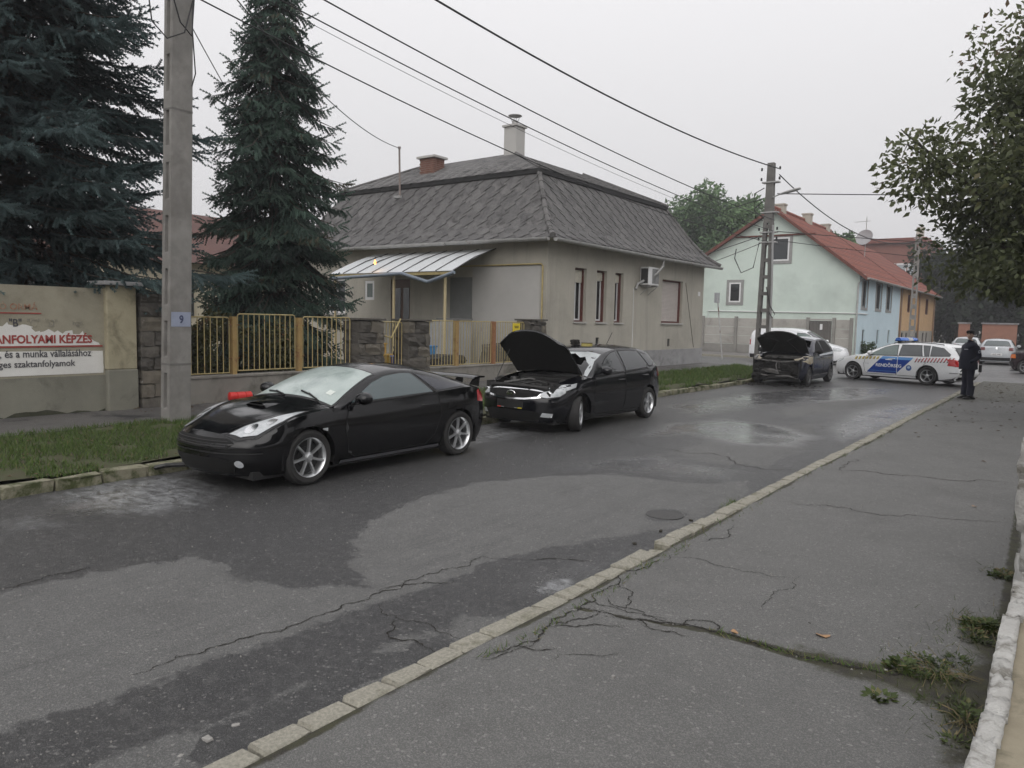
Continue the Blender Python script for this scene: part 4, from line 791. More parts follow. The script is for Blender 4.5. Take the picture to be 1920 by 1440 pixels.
wire(W9+Vector((.05,.3,6.3)), (-22,18.6,4.6), .5, .009, 'wire dropping from the number 9 pole behind the middle spruce')
wire((-10.05,31.1,7.25), (16,50,8.6), .3, .02, 'level wire leading right from the street lamp to the leafy tree')
wire((-10.0,31.1,8.0), (-8.7,57,7.9), 1.2, .022, 'steep thick wire descending right over the red tiled roof')
wire((-10.05,31.1,5.75), (12,60,7.0), .5, .016, 'wire leading right just under the red roof ridge')
wire((-10.05,31.1,5.4), (9,60,5.6), .5, .013, 'lower wire crossing the red tiled roof to the right')
wire((-10.6,31.1,7.1), (-40,60,10.5), .8, .018, 'wire rising left from the lamp pole across the round tree')
wire((-10.6,31.1,5.6), (-40,62,7.0), .9, .016, 'middle wire crossing the round tree behind the bungalow')
wire((-10.6,31.1,5.3), (-40,66,5.4), .7, .013, 'lowest wire crossing the round tree behind the bungalow')
# ------------------------------------------------------------------ houses across the side street
M_mint = pm('mint_render', (.6,.68,.62), (.54,.62,.565), .8, .92, .2, 30, c3=(.42,.48,.44), s3=.35, t3=(.5, .8)); M_sky = pm('pale_blue_render', (.56,.68,.74), (.5,.62,.68), .7, .92, .2, 30)
M_or = pm('orange_render', (.56,.37,.2), (.5,.33,.18), .8, .92, .2, 30); M_gp = pm('grey_base_render', (.36,.34,.31), (.3,.285,.26), 1, .92)
M_tile = pm('red_roof_tile', (.27,.085,.055), (.2,.062,.042), 1.6, .8, .5, 25, c3=(.13,.05,.04), s3=.9, t3=(.5, .75)); M_tile2 = pm('red_roof_tile_dark', (.2,.065,.045), (.15,.05,.036), 2, .8, .5, 25)
M_oak = pm('brown_verge', (.15,.05,.035), (.1,.035,.025), 4, .8); M_wsur = pm('window_surround', (.3,.3,.29), (.24,.24,.23), 4, .9)
gh = thing('gable_house', 'mint green gabled house with pale blue street front and red tiled roof', 'house', (-17.2, 60, 0))
GX, GY, GY2 = -11.5, 53.0, 67.3; rx, rz_ = -17.2, 9.95
w = MB(); w.add([(GX,GY,-.1),(-24.6,GY,-.1),(-24.6,GY,5.35),(rx,GY,rz_-.12),(GX,GY,5.42)], [(0,1,2,3,4)]); w.build('wall', M_mint, gh)
gw = [(53.9,55.4,3.28,5.08),(58.2,59.9,3.28,5.08),(61.9,63.6,3.28,5.08),(54.6,55.3,.8,1.8),(59.2,59.9,.8,1.8),(63.2,63.9,.8,1.8)]
w = MB(); wall_holes(w, 'x', GX, GY, GY2, -.1, 5.45, gw, .25); w.build('wall', M_sky, gh)
def simple_window(par, axis, plane, h, sur, frame, world=True, fw=.1):
    a, b, c, d = h; L = Vector(par.location); f = MB()
    sgn = 1
    if axis == 'x':
        if sur: frame_boxes(f, 'x', plane+.04, a-.18, b+.18, c-.18, d+.18, .18, .038)
        else: frame_boxes(f, 'x', plane-.1, a, b, c, d, fw, .08)
        o = f.build('window', M_wsur if sur else frame, par); g_ = MB(); g_.box(plane-.2, plane-.18, a, b, c, d)
        fr = MB(); frame_boxes(fr, 'x', plane-.08, a, b, c, d, fw, .07); fr.box(plane-.15, plane-.08, (a+b)/2-fw*.4, (a+b)/2+fw*.4, c+fw, d-fw)
    else:
        frame_boxes(f, 'y', plane-.045, a-.2, b+.2, c-.2, d+.2, .2, .043); o = f.build('window', M_wsur, par); g_ = MB(); g_.box(a, b, plane-.012, plane-.003, c, d)
        fr = MB(); frame_boxes(fr, 'y', plane-.05, a, b, c, d, fw, .045)
    q = fr.build('frame', frame, o, world=False); q.location = -L; q = g_.build('pane', M_dpane, o, world=False); q.location = -L; return o
for h in gw: simple_window(gh, 'x', GX, h, h[3] > 3, pm('dark_frame', (.12,.12,.12), rough=.6))
simple_window(gh, 'y', GY, (-17.35,-16.1,6.4,8.0), True, M_white); simple_window(gh, 'y', GY, (-20.2,-19.35,3.55,4.95), True, M_white)
w = MB(); w.box(-19.9,-14.4,GY-.12,GY-.003,8.1,8.2); w.build('collar_beam', M_oak, gh)
for q in range(2): w = MB(); w.tube([(-21.7,GY-.06,2.05),(-21.7,GY-.06,2.92),(GX-.1,GY-.06,2.86)] if q == 0 else [(GX+.06,GY-.05,2.86),(GX+.06,55.5,2.84)], .035, 6); w.build('service_pipe', M_white, gh)
w = MB(); w.tube([(GX+.35,GY-.3,5.35),(GX+.3,GY-.25,5.2),(GX-.05,GY-.08,4.8),(GX-.05,GY-.08,.1)], .05, 8); w.build('fall_pipe', M_zinc, gh)
# stepped courses of tiles
def tile_roof(par, x_e, z_e, x_r, z_r, y0, y1, n, mats, under=True):
    L = Vector(par.location); rf = bpy.data.objects.new('roof', None); COL.objects.link(rf); rf.parent = par
    for k in range(n):
        f0, f1 = k/n, (k+1.15)/n; a = Vector((x_e+(x_r-x_e)*f0, 0, z_e+(z_r-z_e)*f0)); b = Vector((x_e+(x_r-x_e)*min(f1, 1), 0, z_e+(z_r-z_e)*min(f1, 1)))
        m = MB(); t0, t1 = .07, .015; ny = int((y1-y0)/.3); rows = [[], []]
        for i in range(ny+1):
            y = y0+(y1-y0)*i/ny; bmp = .022*(i % 2)
            rows[0].append((a.x, y, a.z+t0+bmp)); rows[1].append((b.x, y, b.z+t1+bmp))
        m.grid(rows); m.grid([[(p[0], p[1], p[2]-.06) for p in rows[0]], rows[0]]); o = m.build('tile_course', mats[k % len(mats)], rf, world=False); o.location = -L
    m = MB(); m.add([(x_e,y0+.05,z_e-.02),(x_r,y0+.05,z_r-.02),(x_r,y1-.05,z_r-.02),(x_e,y1-.05,z_e-.02)], [(0,1,2,3)]); o = m.build('roof_underside', M_oak, rf, world=False); o.location = -L
    for yy in (y0, y1): m = MB(); m.prism([(x_e,z_e-.14),(x_r,z_r-.14),(x_r,z_r+.1),(x_e,z_e+.1)], yy-.03, yy+.03, 'y'); o = m.build('verge_board', M_oak, rf, world=False); o.location = -L
    return rf
tile_roof(gh, -10.95, 5.1, rx, rz_, 52.45, 67.5, 24, [M_tile, M_tile, M_tile2]); tile_roof(gh, -25.0, 5.0, rx, rz_, 52.45, 67.5, 16, [M_tile, M_tile2])
w = MB(); w.tube([(rx,52.4,rz_+.08),(rx,67.5,rz_+.08)], .13, 8); w.build('ridge_tile', M_tile, gh, 40)
w = gutter((-10.88,52.5,5.12),(-10.88,67.4,5.1),.1); w.build('gutter', M_zinc, gh, 40, fix=False)
for x_, y_, z_ in ((-17.2,54.2,10.35),(-17.0,60,10.4),(-17.2,66,10.3)): w = MB(); w.box(x_-.3,x_+.3,y_-.3,y_+.3,9.4,z_); w.box(x_-.36,x_+.36,y_-.36,y_+.36,z_+.001,z_+.1); w.build('chimney', M_plast, gh)
dish = thing('satellite_dish', 'grey satellite dish on a mast above the red tiled roof', 'satellite dish', (-14.2, 66.6, 7.6))
m = MB(); m.lathe([(0,0),(.3,.03),(.6,.12),(.86,.26),(.87,.24),(.6,.09),(.3,.0),(0,-.03)], 20); m.v = [(a*.78,b*.78,c_*.78) for a,b,c_ in m.v]; o = m.build('reflector', pm('dish_grey', (.33,.33,.34), (.28,.28,.29), 3, .5), dish, 40, world=False); o.location = (0,-.2,1.55); o.rotation_euler = (R(68),0,R(-12))
m = MB(); m.tube([(0,0,-.4),(0,0,3.3)], .035, 6); m.build('mast', M_zinc, dish, 40, world=False)
m = MB(); m.tube([(-.9,0,2.9),(.3,0,2.95)], .018, 5)
for k in range(5): m.tube([(-.8+k*.22,-.22,2.91+.01*k),(-.8+k*.22,.22,2.91+.01*k)], .012, 4)
m.build('aerial', M_zinc, dish, world=False)
oh = thing('orange_house', 'orange rendered house with grey base attached right of the mint house', 'house', (-15, 76, 0)); OY0, OY1 = 67.4, 85.2
ow = [(70.8,72.3,3.3,4.8),(80.2,82,3.3,4.8),(68.6,69.6,.7,1.6),(70.6,71.6,.7,1.6),(75.3,76.3,.7,1.6),(79.2,80.2,.7,1.6),(81.3,82.3,.7,1.6)]
w = MB(); wall_holes(w, 'x', GX-.02, OY0, OY1, 1.76, 5.4, ow[:2], .2); w.build('wall', M_or, oh)
w = MB(); wall_holes(w, 'x', GX, OY0, OY1, -.1, 1.759, ow[2:], .2); w.build('plinth', M_gp, oh)
w = MB(); w.add([(GX-.01,OY1,-.1),(-22,OY1,-.1),(-22,OY1,5.4),(rx,OY1,9.6),(GX-.01,OY1,5.4)], [(0,1,2,3,4)]); w.build('wall', M_or, oh)
for h in ow: simple_window(oh, 'x', GX, h, False, M_brown if h[2] > 2 else M_black)
for y_ in (67.6, 76.2, 85.0): w = MB(); w.tube([(GX+.08,y_,5.2),(GX+.08,y_,0)], .07, 6); w.build('fall_pipe', pm('brown_pipe', (.25,.16,.1), rough=.6), oh)
w = MB(); w.box(GX-.015,GX+.012,75.3,77.1,1.76,5.38); w.build('pilaster', pm('ochre_render', (.5,.28,.12), rough=.9), oh)
tile_roof(oh, -10.95, 5.1, rx, rz_-.15, 67.52, 85.6, 18, [M_tile2, M_tile])
w = gutter((-10.88,67.5,5.12),(-10.88,85.5,5.1),.1); w.build('gutter', M_zinc, oh, 40, fix=False)
bh = thing('brick_building', 'dark red brick building with a white window band behind the red roofs', 'building', (-24, 118, 0)); w = MB(); w.box(-34,-16.8,112,126,-.1,13.3); w.build('wall', pm('far_brick', (.24,.1,.075), (.18,.075,.06), .5, .9, .3, 8), bh)
w = MB(); w.box(-35,-16.4,111.4,126.5,13.301,13.9); w.build('parapet', M_tile2, bh)
for k in range(5): w = MB(); w.box(-23.9+k*1.35,-22.7+k*1.35,111.9,111.98,8.6,10.6); wo = w.build('window', M_white, bh); w = MB(); w.box(-23.8+k*1.35,-22.8+k*1.35,111.88,111.896,8.8,10.4); o = w.build('pane', pm('far_pane', (.35,.38,.4), rough=.2), wo, world=False); o.location = -Vector(bh.location)
w = MB(); w.box(-17.9,-17.1,113,114,13.9,15.4); w.build('chimney', M_plast, bh)
# red-roofed house far behind the spruces
fh = thing('garden_house', 'cream house with dark red roof glimpsed between the two spruces', 'house', (-34, 22, .3)); w = MB(); w.box(-38,-30,14.5,30,.2,4.2); w.build('wall', pm('cream_render', (.55,.5,.38), (.5,.45,.34), 1, .9), fh)
w = MB(); w.prism([(-29.4,4.0),(-38.6,4.0),(-34,6.6)], 14,30.5,'y'); w.build('roof', pm('old_brown_tile', (.12,.06,.05), (.09,.05,.045), 2, .9), fh)
w = MB(); w.box(-29.99,-29.9,16.5,17.5,1.8,3.4); w.build('window', M_dpane, fh)
# ------------------------------------------------------------------ precast concrete fence, wooden door
M_pan = pm('precast_panel', (.4,.385,.355), (.33,.315,.29), 1.2, .93, .4, 30, c3=(.2,.19,.17), s3=.9, t3=(.52, .75)); M_pand = pm('precast_panel_soot', (.2,.195,.18), (.27,.26,.24), 1.5, .93, .4, 30)
pf = thing('concrete_fence', 'pale precast concrete panel fence in front of the mint gable', 'fence', (-17, 49, .1))
posts = [-24.9,-22.65,-20.4,-18.1,-15.8,-13.5,-11.95,-10.95]
for x_ in posts: m = MB(); m.box(x_-.09,x_+.09,48.88,49.08,.1,2.5); m.build('post', M_pand, pf)
for a, b in zip(posts[:-1], posts[1:]):
    if a == -13.5: continue
    for k in range(4): m = MB(); m.box(a+.091,b-.091,48.95+random.uniform(0,.02),49.03,.12+k*.57,.12+k*.57+.555); m.build('panel', M_pand if k == 0 else M_pan, pf, bevel=.015)
wd = thing('wooden_door', 'weathered grey wooden plank door in the concrete fence', 'door', (-12.7, 48.95, .1))
for k in range(8): m = MB(); x_ = -13.38+k*.165; m.box(x_,x_+.155,48.9+random.uniform(0,.015),48.94,.15,2.3); m.build('plank', pm('grey_wood', (.13,.12,.11), (.09,.085,.078), 3, .9, .4, 30, stretch=(8,1,.6)), wd)
m = MB(); m.box(-13.4,-12.03,48.86,48.96,2.32,2.42); m.build('lintel', M_pan, wd); m = MB(); m.box(-12.75,-12.6,48.87,48.895,1.75,2.1); m.build('letter_plate', M_white, wd)
sp_ = thing('sign_post', 'leaning grey steel post with an edge-on street sign by the corner', 'sign', (-15.55, 40.2, .02)); m = MB(); m.tube([(0,0,0),(-.45,0,3.6)], .04, 8); m.build('post', M_zinc, sp_, 40, world=False); m = MB(); m.box(-.6,-.3,-.28,.28,3.1,3.65); m.build('sign_plate', pm('sign_grey', (.3,.31,.32), rough=.5), sp_, world=False).scale = (.3,1,1)
sp_.children[-1].location = (-.32,0,0)
for x_, y_, h_ in ((-16.5,44.3,0),): pass
kb = MB(); kb.box(-80,-9.2,43.86,44.0,-.05,.13); struct(kb.build('kerb_side_street', M_kerb))
# far brick garden walls beyond the end of the street
for x0, x1, lab in ((-8.9,-8.0,'pinkish brick garden wall left of the officer beyond parked cars'), (-7.0,-4.3,'orange brick garden wall behind the silver hatchback')):
    t_ = thing('brick_wall', lab, 'wall', ((x0+x1)/2, 82, 0)); m = MB(); m.box(x0,x1,82,82.3,0,2.5); m.build('wall_face', pm('pink_brick', (.34,.17,.12), (.28,.14,.1), 2, .9), t_)
    m = MB(); m.box(x0-.1,x1+.1,81.9,82.4,2.51,2.65); m.build('coping', M_plinth, t_)
# ------------------------------------------------------------------ vegetation
def frames(D, roll):
    """orthonormal frames (n,3,3), columns = direction, side, up"""
    D = D/np.linalg.norm(D, axis=1, keepdims=True); ref = np.where(np.abs(D[:, 2:3]) < .9, np.array([[0, 0, 1.]]), np.array([[1., 0, 0]]))
    S = np.cross(D, ref); S /= np.linalg.norm(S, axis=1, keepdims=True); U = np.cross(S, D)
    c, s = np.cos(roll)[:, None], np.sin(roll)[:, None]; return np.stack([D, S*c+U*s, -S*s+U*c], -1)
def scatter(PV, PF, P, D, L, W, roll, tone):
    """place copies of prototype (PV,PF) at P along D with length L and width W"""
    Fm = frames(D, roll); n = len(P); k = len(PV); loc = PV[None]*np.stack([L, W, W], -1)[:, None]
    V = np.einsum('nij,nkj->nki', Fm, loc)+P[:, None]; F = (PF[None]+(np.arange(n)*k)[:, None, None]).reshape(-1, PF.shape[1])
    return V.reshape(-1, 3), F, np.repeat(tone, k)
def feather(teeth, planes):
    V = []; F = []
    for p in range(planes):
        q = math.pi*p/planes; u = np.array([0, math.cos(q), math.sin(q)])
        for i in range(teeth):
            x0 = i/teeth; x1 = (i+1.0)/teeth; w = 1.0-.45*abs(i/teeth-.35)
            for s in (-1, 1):
                b = len(V); V += [np.array([x0, 0, 0]), np.array([x1*.98, 0, 0]), np.array([min(x0+1.25/teeth, 1.06), 0, 0])+u*s*w]; F.append((b, b+1, b+2))
    return np.array(V, float), np.array(F)
LEAFV = np.array([(0,0,0),(.35,.5,.12),(1,0,-.08),(.35,-.5,.12),(.5,0,-.05)], float); LEAFF = np.array([(0,4,1),(1,4,2),(2,4,3),(3,4,0)])
def tree_thing(name, label, cat, loc, group=None): return thing(name, label, cat, loc, 0, group)
M_bark = pm('bark', (.06,.05,.04), (.035,.03,.025), 6, .95, .8, 25)

def spruce(loc, H, Rf, z0, label, mat, teeth, planes, whorl, nb, twl, droop, seed, dens=1.0, hang=(-.75,.3)):
    rg = np.random.default_rng(seed); t_ = tree_thing('spruce_tree', label, 'tree', loc)
    m = MB(); m.tube([(0,0,-.1),(0,0,H*.5),(0,0,H)], [.22,.13,.02], 8); m.build('trunk', M_bark, t_, 40, world=False)
    PV, PF = feather(teeth, planes); P = []; D = []; L = []; T = []; br = MB(); z = z0
    while z < H-.25:
        Rz = Rf(z); nbz = max(3, int(nb*min(1, .45+Rz/2)))
        a0 = rg.uniform(0, 6.28)
        for b in range(nbz):
            az = a0+6.283*b/nbz+rg.normal(0, .16); Lb = Rz*rg.uniform(.7, 1.12)*(1+.16*math.sin(3*az+z*1.9)+.12*math.sin(2*az-z*2.7+1)); zb = z+rg.uniform(-.16, .16); ca, sa = math.cos(az), math.sin(az); dr = droop*rg.uniform(.7, 1.3)
            def axis(t): return np.array([ca*Lb*t, sa*Lb*t, zb+Lb*(.12*t-dr*t*t+(dr*.55)*t**4)])
            bt = rg.normal(.42, .2); ts = np.arange(.2, 1.001, .11/max(Lb, .5)/dens**.5)
            br.tube([axis(t) for t in (0, .35, .7, .95)], [.03,.022,.014,.006], 4, False)
            for t in ts:
                p = axis(t); tan = axis(min(t+.03, 1.03))-axis(t-.03); tan /= np.linalg.norm(tan); side = np.array([-sa, ca, 0])
                lb = min(.62, .16+.42*Lb*(1-t)*1.0+.12*rg.random())
                for s in (-1, 1):
                    d = tan*.75+side*s*rg.uniform(.55, 1.0)+np.array([0, 0, -rg.uniform(.05, .5)*(1.2-t)]); d /= np.linalg.norm(d); k = max(1, int(lb/.13))
                    for q in range(k):
                        pp = p+d*lb*q/k+np.array([0, 0, -.1*(lb*q/k)**1.5]); dd = d+side*rg.normal(0, .45)+tan*rg.uniform(0, .4)+np.array([0, 0, rg.uniform(*hang)])
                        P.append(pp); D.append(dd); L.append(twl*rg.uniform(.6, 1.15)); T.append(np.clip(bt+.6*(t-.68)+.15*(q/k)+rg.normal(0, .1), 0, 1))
            P.append(axis(.97)); D.append(axis(1.0)-axis(.93)+np.array([0, 0, .03])); L.append(twl*1.25); T.append(.8)
        z += whorl*rg.uniform(.85, 1.15)
    P, D, L, T = map(np.array, (P, D, L, T)); V, F, tone = scatter(PV, PF, P, D, L, np.full(len(P), .034)*(L/twl)**.3, rg.uniform(0, 3.1, len(P)), T)
    stuff(br.build('branches', M_bark, t_, world=False, fix=False)); o = link('crown', np_mesh('crown', V, F, mat, False, dict(tone=tone)), t_); return len(F)
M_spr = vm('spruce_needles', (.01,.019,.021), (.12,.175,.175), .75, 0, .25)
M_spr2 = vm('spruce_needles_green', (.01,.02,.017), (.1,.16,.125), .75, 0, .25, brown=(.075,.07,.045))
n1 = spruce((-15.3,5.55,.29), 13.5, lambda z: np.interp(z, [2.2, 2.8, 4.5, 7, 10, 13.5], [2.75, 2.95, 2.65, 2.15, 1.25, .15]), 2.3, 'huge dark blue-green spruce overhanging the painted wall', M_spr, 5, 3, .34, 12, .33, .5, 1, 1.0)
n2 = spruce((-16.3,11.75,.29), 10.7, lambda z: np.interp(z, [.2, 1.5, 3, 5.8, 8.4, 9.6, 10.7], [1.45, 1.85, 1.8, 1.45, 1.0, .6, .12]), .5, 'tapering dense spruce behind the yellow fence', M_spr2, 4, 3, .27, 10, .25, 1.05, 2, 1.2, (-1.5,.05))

def crown_points(rg, n, c, r, shell=.5, lumps=14, lump_r=.38):
    """points crowded into lumps near the surface of an ellipsoid"""
    u = rg.normal(size=(lumps, 3)); u /= np.linalg.norm(u, axis=1, keepdims=True); C = u*rg.uniform(shell, .92, (lumps, 1)); k = rg.integers(0, lumps, n)
    v = rg.normal(size=(n, 3)); v /= np.linalg.norm(v, axis=1, keepdims=True); q = C[k]+v*(rg.random((n, 1))**.6)*lump_r*rg.uniform(.7, 1.2, lumps)[k][:, None]
    return q*np.array(r)+np.array(c), k, v
def broadleaf(name, label, cat, loc, c, r, n, leaf, mat, seed, lumps=26, lump_r=.34, trunk=.2, limbs=9, group=None, lean=(0,0), shell=.45, gap=None):
    rg = np.random.default_rng(seed); t_ = tree_thing(name, label, cat, loc, group); c = np.array(c, float); r = np.array(r, float)
    P, k, v = crown_points(rg, n, c, r, shell, lumps, lump_r)
    if gap is not None: ok = gap(P); P, k, v = P[ok], k[ok], v[ok]
    base = c-np.array([0, 0, r[2]*.75]); m = MB(); m.tube([(0,0,-.1), base*.5, base], [trunk*1.25, trunk, trunk*.8], 8)
    m.build('trunk', M_bark, t_, 40, world=False); m = MB()
    for q in range(limbs):
        e = P[rg.integers(0, len(P))]; mid = base.copy()+(e-base)*.5+rg.normal(0, .12, 3)*r*.3; m.tube([base, mid, e], [trunk*.45, trunk*.25, .015], 5, False)
        for w in range(3):
            e2 = e+rg.normal(0, .07, 3)*r; m.tube([mid+(e-mid)*rg.uniform(.2, .7), (e2+e)/2, e2], [trunk*.14, .02, .008], 4, False)
    stuff(m.build('branches', M_bark, t_, world=False, fix=False))
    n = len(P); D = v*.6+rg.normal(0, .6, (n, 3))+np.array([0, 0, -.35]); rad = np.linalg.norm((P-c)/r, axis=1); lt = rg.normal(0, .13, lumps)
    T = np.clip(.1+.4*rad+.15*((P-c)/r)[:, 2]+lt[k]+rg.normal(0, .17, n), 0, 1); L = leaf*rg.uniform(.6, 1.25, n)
    V, F, tone = scatter(LEAFV, LEAFF, P, D, L, L*.55, rg.uniform(0, 6.28, n), T); link('crown', np_mesh('crown', V, F, mat, False, dict(tone=tone)), t_); return t_
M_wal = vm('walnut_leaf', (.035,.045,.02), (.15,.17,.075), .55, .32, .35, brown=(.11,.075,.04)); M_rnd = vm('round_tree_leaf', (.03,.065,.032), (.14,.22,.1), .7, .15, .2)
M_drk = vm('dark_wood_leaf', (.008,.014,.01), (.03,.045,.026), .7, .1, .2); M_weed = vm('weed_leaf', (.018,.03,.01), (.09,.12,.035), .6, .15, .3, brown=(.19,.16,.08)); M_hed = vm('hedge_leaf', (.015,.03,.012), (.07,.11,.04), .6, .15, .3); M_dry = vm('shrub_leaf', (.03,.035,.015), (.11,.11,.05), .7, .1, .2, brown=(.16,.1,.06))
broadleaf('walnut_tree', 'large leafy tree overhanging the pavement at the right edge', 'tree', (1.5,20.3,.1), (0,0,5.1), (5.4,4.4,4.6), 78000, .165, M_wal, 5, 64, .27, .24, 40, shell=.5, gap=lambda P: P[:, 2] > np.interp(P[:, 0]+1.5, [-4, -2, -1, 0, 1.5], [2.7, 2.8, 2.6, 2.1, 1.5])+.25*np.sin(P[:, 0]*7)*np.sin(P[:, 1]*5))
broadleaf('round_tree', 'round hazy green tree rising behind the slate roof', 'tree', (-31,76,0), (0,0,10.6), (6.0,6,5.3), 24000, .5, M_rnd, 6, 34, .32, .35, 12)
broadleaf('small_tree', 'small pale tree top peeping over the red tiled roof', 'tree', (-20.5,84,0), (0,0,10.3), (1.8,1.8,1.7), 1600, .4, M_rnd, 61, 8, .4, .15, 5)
for x_, y_, lab in ((6.2,1.5,'unseen tree added beside the camera for the cars to reflect'), (6.8,9.5,'unseen tree added right of the stone wall for the cars to reflect')):
    broadleaf('reflection_tree', lab, 'tree', (x_,y_,.1), (0,0,5.4), (3.6,3.8,3.9), 9000, .34, M_wal, 40+int(y_), 26, .34, .2, 8)  # unseen trees, added to give car glass and paint something dark to reflect
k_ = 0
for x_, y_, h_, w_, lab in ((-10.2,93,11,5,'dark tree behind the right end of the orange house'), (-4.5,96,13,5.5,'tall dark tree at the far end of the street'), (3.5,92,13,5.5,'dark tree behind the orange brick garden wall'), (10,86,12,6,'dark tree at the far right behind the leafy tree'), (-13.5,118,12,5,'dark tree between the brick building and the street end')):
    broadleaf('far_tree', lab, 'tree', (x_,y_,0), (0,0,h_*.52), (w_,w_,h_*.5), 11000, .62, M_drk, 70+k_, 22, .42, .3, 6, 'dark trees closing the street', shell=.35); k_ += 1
for x_, y_, r_, h_, lab in ((4.2,33,3.2,3.6,'leafy hedge bush below the large tree at the right edge'), (3.8,46,3.4,4.2,'hedge bush beyond the dark parked saloon'), (.6,58,2.8,5,'hedge bush right of the silver hatchback'), (-1.2,74,3.2,4.5,'farthest hedge bush behind the silver hatchback')):
    broadleaf('hedge_bush', lab, 'bush', (x_,y_,.1), (0,0,h_*.5), (r_,r_,h_*.55), 9000, .24, M_hed, 90+int(y_), 20, .4, .08, 6, 'bushes along the right side'); k_ += 1
for x_, y_, r_, h_, lab in ((-13.75,7.75,.55,1.75,'brown-green shrub behind the fence next to the concrete pole'), (-14.1,8.7,.6,1.9,'loose shrub behind the second fence panel beside the spruce'), (-14.2,10.3,.7,1.6,'dark shrub behind the third fence panel left of the gate'), (-13.7,6.7,.5,2.2,'twiggy shrub over the rough stone wall stub')):
    broadleaf('garden_shrub', lab, 'shrub', (x_,y_,.29), (0,0,h_*.5), (r_,r_,h_*.5), 2600, .085, M_dry, 190+k_, 14, .4, .03, 12, 'shrubs behind the fence'); k_ += 1
broadleaf('garden_shrub', 'low green shrub at the foot of the pale blue house front', 'shrub', (-11.0,54.6,.02), (0,0,.6), (.6,.6,.6), 700, .16, M_hed, 230, 8, .45, .04, 4)
# ------------------------------------------------------------------ grass and weeds
def blades(rg, n, xy, zf, h, w, lean=.5):
    P = np.column_stack([xy, [zf(a, b) for a, b in xy]]); D = np.column_stack([rg.normal(0, lean, (n, 2)), np.ones(n)]); PV = np.array([(0,-.5,0),(0,.5,0),(.55,.3,.35),(.55,-.3,.35),(1,0,1.1)], float); PF = np.array([(0,1,2),(0,2,3),(3,2,4)])
    return scatter(PV, PF, P, D, h*rg.uniform(.5, 1.3, n), np.full(n, w), rg.uniform(0, 6.28, n), np.clip(rg.normal(.5, .25, n), 0, 1))
M_gr = vm('grass_blade', (.03,.05,.014), (.12,.19,.045), .6, .2, .3, brown=(.17,.15,.07)); rg = np.random.default_rng(3)
vz = lambda x, y: .1+(-8.8-x)*.042+.02*math.sin(x*3)*math.sin(y*2)-.005
def field(n, x0, x1, y0, y1, h, w, bare=.0):
    xy = np.column_stack([rg.uniform(x0, x1, n), rg.uniform(y0, y1, n)]); q = np.sin(xy[:, 0]*5.1+1.3*np.sin(xy[:, 1]*2.3))*np.sin(xy[:, 1]*3.7+xy[:, 0])
    ok = (q > -.75) & ~((np.abs(xy[:, 0]+9.15) < .3) & (q < bare)); xy = xy[ok]; return blades(rg, len(xy), xy, vz, h, w)
V1, F1, T1 = field(30000, -11.55, -8.86, 1.5, 9, .085, .009, .1); V2, F2, T2 = field(26000, -11.55, -8.86, 9, 31.3, .13, .018, .1)
stuff(link('grass', np_mesh('grass', np.concatenate([V1, V2]), np.concatenate([F1, F2+len(V1)]), M_gr, False, dict(tone=np.concatenate([T1, T2]))))); bpy.data.objects['grass']['label'] = 'short green grass on the verge left of the road'; bpy.data.objects['grass']['category'] = 'grass'
# tufts along cracks and kerb on the right, weeds by the stone wall
tuft = []
for path, n, h in ((S1[3:], 260, .03), (S9, 240, .04)):
    for _ in range(n):
        i = rg.integers(0, len(path)-1); t = rg.random(); tuft.append((path[i][0]*(1-t)+path[i+1][0]*t+rg.normal(0, .02), path[i][1]*(1-t)+path[i+1][1]*t+rg.normal(0, .015), h))
for _ in range(700): y = rg.uniform(5.5, 28); tuft.append((-2.52+rg.normal(0, .03), y, .045))
for _ in range(120): tuft.append((-2.72+rg.normal(0,.03), 7.45+rg.normal(0,.12), .05))
tuft = np.array(tuft); V, F, T = blades(rg, len(tuft), tuft[:, :2], lambda a, b: pz(a, b)-.006, .05, .005, .9); o = stuff(link('tufts', np_mesh('tufts', V, F, M_gr, False, dict(tone=np.clip(T+.25, 0, 1))))); o['label'] = 'sparse grass tufts growing from kerb joints and pavement cracks'; o['category'] = 'grass'
k_ = 0
